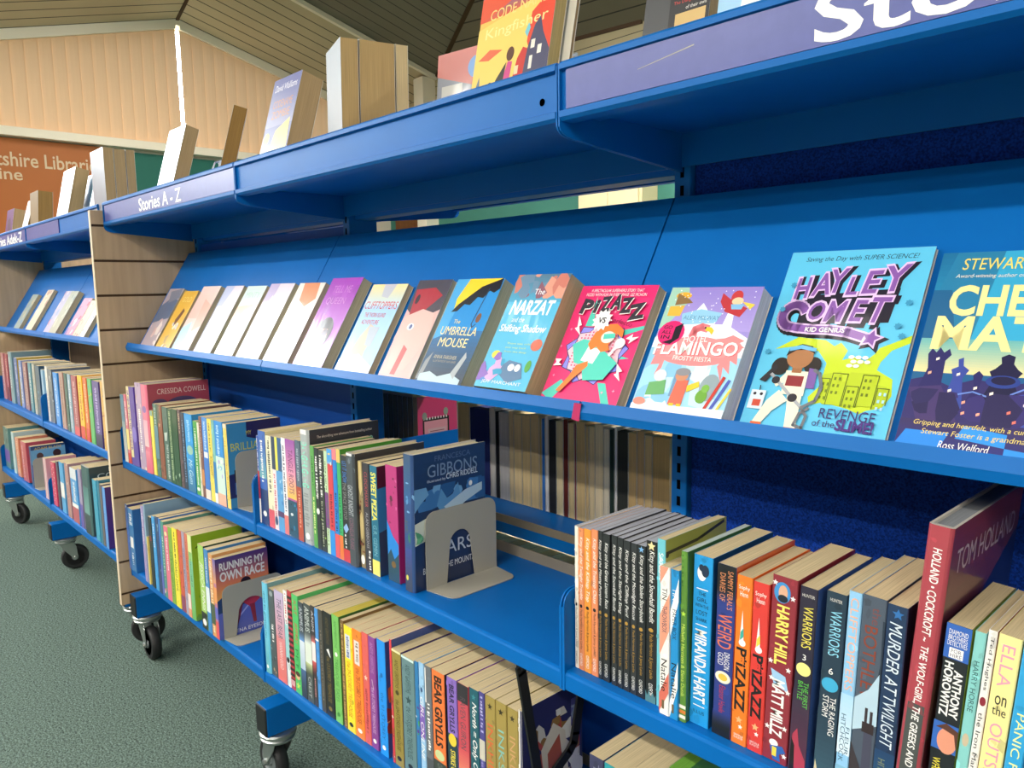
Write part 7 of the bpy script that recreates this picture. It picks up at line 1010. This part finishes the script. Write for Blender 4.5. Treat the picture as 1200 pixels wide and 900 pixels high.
ck = [('G',0,0,1,.45,'#1f6a94','#2a9cc4'),('P',[(.1,0),(.4,0),(.3,.5),(0,.3)],'#2a7ca4'),('P',[(.4,.0),(.6,0),(.9,.5),(.3,.5)],'#37a4cc'),('P',[(0,.2),(.12,.2),(.25,.55),(0,.7)],'#24608c'),('G',0,.45,1,.62,'#6ab0b0','#e6d49a'),('P',[(0,.66),(.1,.64),(.25,.68),(.4,.64),(.6,.66),(.8,.62),(1,.6),(1,1),(0,1)],'#332d66'),
 ('P',[(.05,.72),(.09,.6),(.07,.53),(.09,.5),(.12,.52),(.14,.495),(.17,.52),(.2,.5),(.22,.53),(.19,.56),(.2,.7)],'#2b2760'),('P',[(.22,.8),(.26,.64),(.24,.6),(.28,.585),(.27,.55),(.3,.54),(.31,.58),(.35,.6),(.32,.64),(.36,.8)],'#3a4a9a'),('P',[(.36,.76),(.4,.68),(.38,.62),(.41,.6),(.44,.62),(.43,.68),(.47,.78)],'#2a2560'),
 ('P',[(.46,.72),(.5,.64),(.47,.6),(.5,.585),(.53,.56),(.52,.53),(.56,.515),(.6,.525),(.6,.56),(.63,.585),(.66,.6),(.62,.64),(.67,.72),(.6,.78),(.5,.78)],'#1d1a40'),('E',.56,.645,.1,.03,'#2a3f8a'),('E',.56,.64,.07,.02,'#1d1a40'),
 ('P',[(.70,.74),(.74,.6),(.72,.56),(.77,.5),(.84,.46),(.86,.52),(.9,.6),(.92,.74)],'#241f4c'),('L',[(.70,.58),(.70,.72)],.001,'#14122c'),('P',[(.6,.84),(.66,.7),(.72,.69),(.78,.84)],'#3f4fa4'),('P',[(.84,.84),(.88,.68),(.95,.66),(1,.84)],'#2f2a6a'),('L',[(.3,.72),(.4,.7),(.5,.72)],.0015,'#6a86d0'),('L',[(.62,.7),(.72,.66)],.0015,'#6a86d0'),
 ('P',[(.0,.7),(.2,.68),(.35,.85),(.1,.86)],'#453568'),('N',0,.7,1,.85,74,['#2d2858','#372f6c','#2a2450'],10),('G',0,.85,1,1,'#3a2f5c','#2a2f7a'),('P',[(.05,.9),(.32,.9),(.28,.97),(0,.97)],'#2a86dc'),('P',[(.4,.86),(.65,.88),(.65,.94),(.36,.92)],'#2f90e4'),('P',[(.65,.94),(1,.96),(1,1),(.65,1)],'#2f90e4'),
 ('T','STEWART FOSTER',.55,.065,.8,.06,'#ecd86a',{'sh':.1}),('T','Award-winning author of THE BUBBLE BOY',.5,.13,.76,.026,'#e6e4d4',{'sh':.2}),('T','CHECK',.55,.255,.86,.16,'#efe29a',{'b':.03}),('T','MATE',.5,.42,.86,.17,'#efe29a',{'b':.03}),('T','Gripping and heartfelt, with a cunning twist.',.52,.865,.86,.03,'#e6d06a',{'sh':.2}),('T','Stewart Foster is a grandmaster.',.5,.905,.7,.032,'#e6d06a',{'sh':.2}),('T','Ross Welford',.42,.955,.3,.035,'#f0eee6',{'sh':.2})]
ck += [('P',[(a,b_),(a+.02,b_-.006),(a+.022,b_+.006),(a+.002,b_+.012)],c) for a,b_,c in((.13,.55,'#f4e6d8'),(.1,.62,'#f0b49a'),(.28,.62,'#f4e6d8'),(.25,.7,'#f4e6d8'),(.4,.68,'#f4e6d8'),(.5,.7,'#f4e6d8'),(.35,.75,'#f0a48a'),(.45,.8,'#f0a48a'),(.36,.8,'#f0a48a'),(.62,.78,'#e87a6a'),(.7,.74,'#f4e6d8'),(.66,.82,'#e87a6a'),(.8,.7,'#f4e6d8'),(.85,.82,'#f0a48a'))]
on_display(1.276, 1.412, .010, .212, 'deep blue face-out book with pale yellow hand-painted capitals at the right edge', '#1f5c8c', ck, film=True)

# face-out books on the far unit's display
def far_display(x0, w, t, h, label, front, fops): on_display(x0, x0+w, t, h, label, front, fops, group='books facing out on the far display')
for px, w, t, h, label, c, f in FAR_DISPLAY:
    far_display(px, w, t, h, label, c, f)

# ------------------------------------------------------------------ rows of books, spines outwards (metres)
for group, z, rows in ROWS:
    for (x, y, t, h, d, lean, hard, col, ops, front, fops, pages, label) in rows:
        if not any(o[0] == 'N' for o in ops):       # faint printed mottling so no spine is one flat colour
            base = [int(col[i:i+2], 16) for i in (1, 3, 5)]
            tints = ['#%02x%02x%02x' % tuple(max(0, min(255, round(v*k))) for v in base) for k in (.86, 1.1, .93)]
            ops = [('N', 0, 0, 1, 1, len(label)*7 + int(x*1000), tints, 9)] + list(ops)
        stand(make_book(label, group, t, h, d, col, ops, front, fops, pages or '#d2bf96', hard), x, y, z+.0004, lean, t)

# ------------------------------------------------------------------ books on top of the bookcases
def top_book(x1, y, w, t, h, tilt, rz, label, front, fops=(), z=ZT, col=None, film=True, pages='#a98e66', group='books on top of the main bookcase', hard=False, back=None):
    """face out: right-hand corner of the foot at (x1, y); tilts back, then turns about the vertical"""
    bk = make_book(label, group, t, h, w, col or front, (), front, fops, pages, hard, film, back=back)
    a = math.radians(tilt)
    n = Vector((0,-math.cos(a),math.sin(a))); e = Vector((0,math.sin(a),math.cos(a)))
    m = Matrix((n, Vector((1,0,0)), e)).transposed().to_4x4()
    m = Matrix.Translation((x1, y, z + t*math.sin(a) + .0006)) @ Matrix.Rotation(math.radians(rz), 4, 'Z') @ Matrix.Translation(Vector((-w,0,0))) @ m
    # the front foot is at local x=t: move the block back by its thickness
    m = m @ Matrix.Translation((-t, 0, 0))
    bk.matrix_world = m
    return bk
def easel(x, y, rz, label, z=ZT+.002):
    t = empty('display_easel', (x, y, z)); t.rotation_euler = (0,0,math.radians(rz)); tag(t, label, 'book stand', 'wire book stands')
    m = MB()
    def rod(a, b, r=.0016):
        a, b = Vector(a), Vector(b); dd = (b-a).normalized(); s = dd.orthogonal().normalized()*r; u = s.cross(dd).normalized()*r; n = len(m.v)
        for p in (a, b): m.v.extend([tuple(p+s+u), tuple(p-s+u), tuple(p-s-u), tuple(p+s-u)])
        for q in ((3,2,1,0),(4,5,6,7),(0,1,5,4),(1,2,6,5),(2,3,7,6),(3,0,4,7)): m.f.append(tuple(n+i for i in q)); m.mi.append(0); m.c.append(None)
    for s in (-.03, .03): rod((s,0,.002),(s*.6,.045,.115)); rod((s,0,.002),(s,-.03,.006))
    rod((-.018,.045,.115),(.018,.045,.115)); rod((-.03,0,.003),(.03,0,.003)); m.build('front_frame', 'card', t)
    m = MB(); rod((0,.046,.113),(0,.095,.002)); m.build('back_leg', 'card', t)
XP = .0145
top_book(-.86, .003, .125, .027, .172, 0, 0, 'grey plastic-jacketed book, foremost of three upright above the end panel', '#666a7a', z=1.3434, col='#c0c0cc', film=False)
top_book(-.86, .0315, .125, .030, .170, 0, 0, 'thick tan-edged book, middle of three upright above the end panel', '#8a7a60', z=1.3434)
top_book(-.86, .0630, .125, .024, .171, 0, 0, 'dark-backed book, rearmost of three upright above the end panel', '#5a5a72', z=1.3434, back='#4a4a6a')
top_book(-.985, .012, .12, .05, .20, 14, 0, 'white-edged book leaning back beside the end panel top', '#cfe0dc', col='#dfe8e6', group='books on top of the far bookcase')
top_book(-.44, .024, .113, .034, .200, 16, 0, 'book with glare painted on its cover leaning on the left bay top', '#9fa9b4', [('N',0,0,1,1,81,['#b6bcc2','#8a949e','#a8b2ba','#7f8b96'],18),('L',[(.99,0),(.99,1)],.006,'#7ab4e0')], col='#7ab4e0', back='#3a5a5a', film=False)  # window glare put into the pale cover tones
easel(-.43, .105, 0, 'clear wire stand behind the glare-painted book')
top_book(-.185, .035, .125, .030, .200, 15, -22, 'dark thin-edged book turned left so only its page block shows', '#3a3a4a', pages='#94713c', back='#8a7a9a', col='#3a3a44')
easel(-.185, .135, -22, 'clear wire stand behind the dark-edged turned book')
top_book(.150, .027, .115, .046, .205, 16, 0, 'blue and yellow book with orange capitals on a stand', '#6a6fa0', film=False, fops=[('G',0,0,1,.5,'#6a6ea4','#8a8cb4'),('P',[(.45,.55),(.9,.45),(1,.9),(.5,1),(.3,.8)],'#d8c070'),('T','David Walliams',.5,.1,.8,.07,'#eceaf0',{'sh':.2}),('T','CODENAME',.5,.27,.7,.08,'#c88a5a'),('T','ZOMBIE',.5,.38,.66,.08,'#c88a5a'),('E',.15,.62,.11,.065,'#e0c84a'),('P',[(0,.75),(.3,.7),(.4,1),(0,1)],'#c8ccd8')])
easel(.165, .105, 0, 'clear wire stand behind the blue and yellow book')
top_book(-.13, .37, .10, .02, .185, 5, -30, 'small lime-green book further back on the reverse top shelf', '#a8b84c', [('T','GREEN',.5,.3,.6,.1,'#7a8a2c')], film=False)
for k, (t_, lab, c) in enumerate(((.030, 'grey-jacketed book, front one of three turned books in mid-bay top', '#5f686e'), (.062, 'thickest tan-paged book, middle of three turned books in mid-bay top', '#9a8460'), (.022, 'pale-edged book, last of three turned books in mid-bay top', '#d8cca4'))):
    q = 0; off = sum((.030,.062,.022)[:k]) + .002*k
    top_book(.378 + off*.29, .026 + off*.956, .105, t_, .205, 1, -17, lab, c, pages='#bfa06c' if k < 2 else '#d8c090', col=c, film=False)
top_book(.575, .175, .12, .010, .185, 6, 8, 'clear-sleeved book with red and blue printed cover, right of three turned books', '#8a8f98', [('P',[(0,0),(1,0),(1,.4),(.5,.3),(0,.2)],'#c87a72'),('E',.75,.18,.16,.1,'#7aa4d8'),('R',.1,.3,.5,.9,'#c4c4bc'),('P',[(.2,.9),(.35,.5),(.5,.7),(.6,.95)],'#4a4c50')])
kf = [('G',0,0,1,.2,'#4a70b8','#d85a3c'),('P',[(0,.02),(.4,.0),(1,.02),(1,.12),(.6,.06),(.2,.16),(0,.2)],'#d8583c'),('P',[(.0,.25),(1,.12),(1,.85),(0,.9)],'#e9c868'),('P',[(.72,.25),(1,.1),(1,.65),(.8,.6),(.7,.45)],'#d84a34'),('P',[(.05,.48),(.2,.42),(.38,.45),(.2,.5)],'#d86a4a'),('T','CODE NAME',.52,.17,.75,.075,'#f0d080'),('T','Kingfisher',.52,.31,.82,.1,'#f4dc94'),
 ('P',[(.55,.75),(.6,.55),(.66,.48),(.72,.5),(.7,.75)],'#c03a34'),('P',[(.68,.8),(.72,.5),(.78,.35),(.84,.3),(.9,.42),(1,.55),(1,.95),(.68,.95)],'#4a4a64'),('R',.76,.45,.81,.51,'#e0dcd0'),('R',.85,.5,.9,.56,'#e0dcd0'),('R',.76,.56,.8,.65,'#e0dcd0'),('R',.58,.6,.63,.66,'#e0c8a0'),('P',[(.5,.95),(.55,.75),(.9,.72),(1,.75),(1,1),(.5,1)],'#5a5a68'),
 ('P',[(.36,.95),(.42,.7),(.48,.55),(.54,.56),(.52,.75),(.56,.95)],'#c84a84'),('P',[(.22,.8),(.35,.65),(.46,.55),(.44,.7),(.3,.88)],'#3a3a34'),('E',.5,.5,.05,.05,'#5a3a2c'),('P',[(.2,.95),(.22,.75),(.3,.74),(.32,.95)],'#3a6aa4'),('E',.26,.7,.04,.035,'#4a3028'),('P',[(0,.8),(.1,.6),(.15,.85),(.12,1),(0,1)],'#6a7c8c'),('P',[(.1,.7),(.18,.75),(.16,.9),(.08,.9)],'#d86a54'),('L',[(.0,.8),(.5,.98)],.003,'#3a3034'),('P',[(.66,.38),(.7,.32),(.73,.36),(.7,.42)],'#7ac0cc')]
top_book(.830, .044, .150, .021, .198, 12, 0, 'yellow and red illustrated book standing on the middle bay top', '#e4b85a', kf, col='#5a7a9a', pages='#c8b074')
top_book(.842, .070, .150, .006, .198, 12, 0, 'thin pale book directly behind the yellow and red one', '#e8e2d0', film=False)
easel(.76, .128, 0, 'clear wire stand behind the yellow and red book')
top_book(1.083, .026, .084, .02, .198, 10, 0, 'black-covered book with small white and red print, right bay top', '#141418', [('P',[(0,0),(.4,0),(.4,1),(0,1)],'#3c3e40'),('T','The courageous children',.71,.535,.52,.022,Wt),('T','The Dangerous',.66,.585,.4,.024,'#c03a34'),('T','of their own',.8,.62,.3,.02,'#d8d4cc'),('R',.5,.645,.95,.8,'#c8a868')], film=False)
top_book(1.205, .030, .115, .02, .19, 10, 0, 'pale blue and white book beside the black one on the right bay top', '#9cc8e4', [('P',[(.3,.2),(.9,.3),(1,1),(.2,1)],'#ecebe6'),('E',.5,.58,.2,.06,'#c8c4cc')], film=False)
FG = 'books on top of the far bookcase'
top_book(-1.36, .012, .15, .042, .205, 13, 0, 'large pale glaring book beside teal one on far top shelf', '#d4d8e2', [('N',0,0,1,1,83,['#ecECf0'.lower(),'#b8c0d8','#e4dce4'],12)], col='#8fb4d8', group=FG)
top_book(-1.31, .074, .14, .012, .195, 13, 0, 'teal book behind the large pale glaring one on far top shelf', '#5aa0a8', group=FG, film=False)
top_book(-1.83, .03, .13, .05, .175, 4, 0, 'tan-paged thick book, middle of far top shelf', '#8a7a5a', group=FG, pages='#8f6f3e')
top_book(-1.97, .012, .10, .02, .16, 16, 0, 'white glaring book left of the tan-paged one on far top shelf', '#e4e0e2', group=FG)
top_book(-2.33, .03, .14, .04, .15, 10, 0, 'purple-covered book near the left edge on far top shelf', '#5a2f74', [('P',[(.2,.3),(.6,.25),(.8,.6),(.4,.7)],'#3a1f4a')], group=FG)
easel(-2.30, .1, 0, 'clear wire stand behind the purple-covered book')

# ------------------------------------------------------------------ books on the reverse side, fore-edges towards us
def rear(x0, x1, label, h, d, col, pages, y=.440, z=.635, cover_vis=None, group='books on the reverse side seen through the open bay'):
    t = x1-x0-.0006
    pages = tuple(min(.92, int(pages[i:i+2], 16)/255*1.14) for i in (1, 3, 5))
    bk = make_book(label, group, t, h, d, col, (), cover_vis or col, (), pages, name='book')
    bk.location = (x1-.0003, y+d, z+.0004); bk.rotation_euler = (0, 0, PI)
    return bk
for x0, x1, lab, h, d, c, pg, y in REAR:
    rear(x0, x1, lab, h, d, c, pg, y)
for i, (x0, x1, c, pg) in enumerate(REAR_LOW):
    rear(x0, x1, 'book %s on the reverse lower shelf, only its page top showing' % REAR_LOW_WHERE[i], .203, .13, c, pg, .44, .3124)
bk = make_book('cream-edged book lying flat on the dim row, reverse side left of the opening', 'books on the reverse side seen through the open bay', .022, .198, .128, '#d8ccb0', (), '#d8ccb0', (), '#d8c8a0')
bk.location = (-.222, .568, .8345); bk.rotation_euler = (PI, -PI/2, 0); bk.rotation_euler = Matrix(((0,0,1),(0,-1,0),(1,0,0))).to_euler()
bk = make_book('pink book with black-framed panel on its back cover, reverse side left of the opening', 'books on the reverse side seen through the open bay', .02, .20, .128, '#c8356a', (), '#c8356a', [('R',.12,.28,.78,1,'#1c1418'),('R',.16,.32,.74,1,'#d8909c'),('R',.25,.42,.7,1,'#cfa8ac')]+[('R',.3,.45+.07*i,.65,.46+.07*i,'#8a4a5a') for i in range(7)]+[('R',.14,.3+.05*i,.16,.32+.05*i,'#e8dcdc') for i in range(12)]+[('E',.17,.27,.06,.05,'#8a9484'),('E',.7,.22,.06,.05,'#8a9484')], '#c8b48a',
    bops=[('R',.12,.28,.78,1,'#1c1418'),('R',.16,.32,.74,1,'#d8909c'),('R',.25,.42,.7,1,'#cfa8ac')]+[('R',.3,.45+.07*i,.65,.46+.07*i,'#8a4a5a') for i in range(7)]+[('R',.14+.07*i,.27,.17+.07*i,.3,'#e8dcdc') for i in range(9)]+[('E',.17,.25,.06,.05,'#8a9484'),('E',.7,.22,.06,.05,'#8a9484')])
bk.location = (-.004, .568, .6354); bk.rotation_euler = (0, 0, PI)
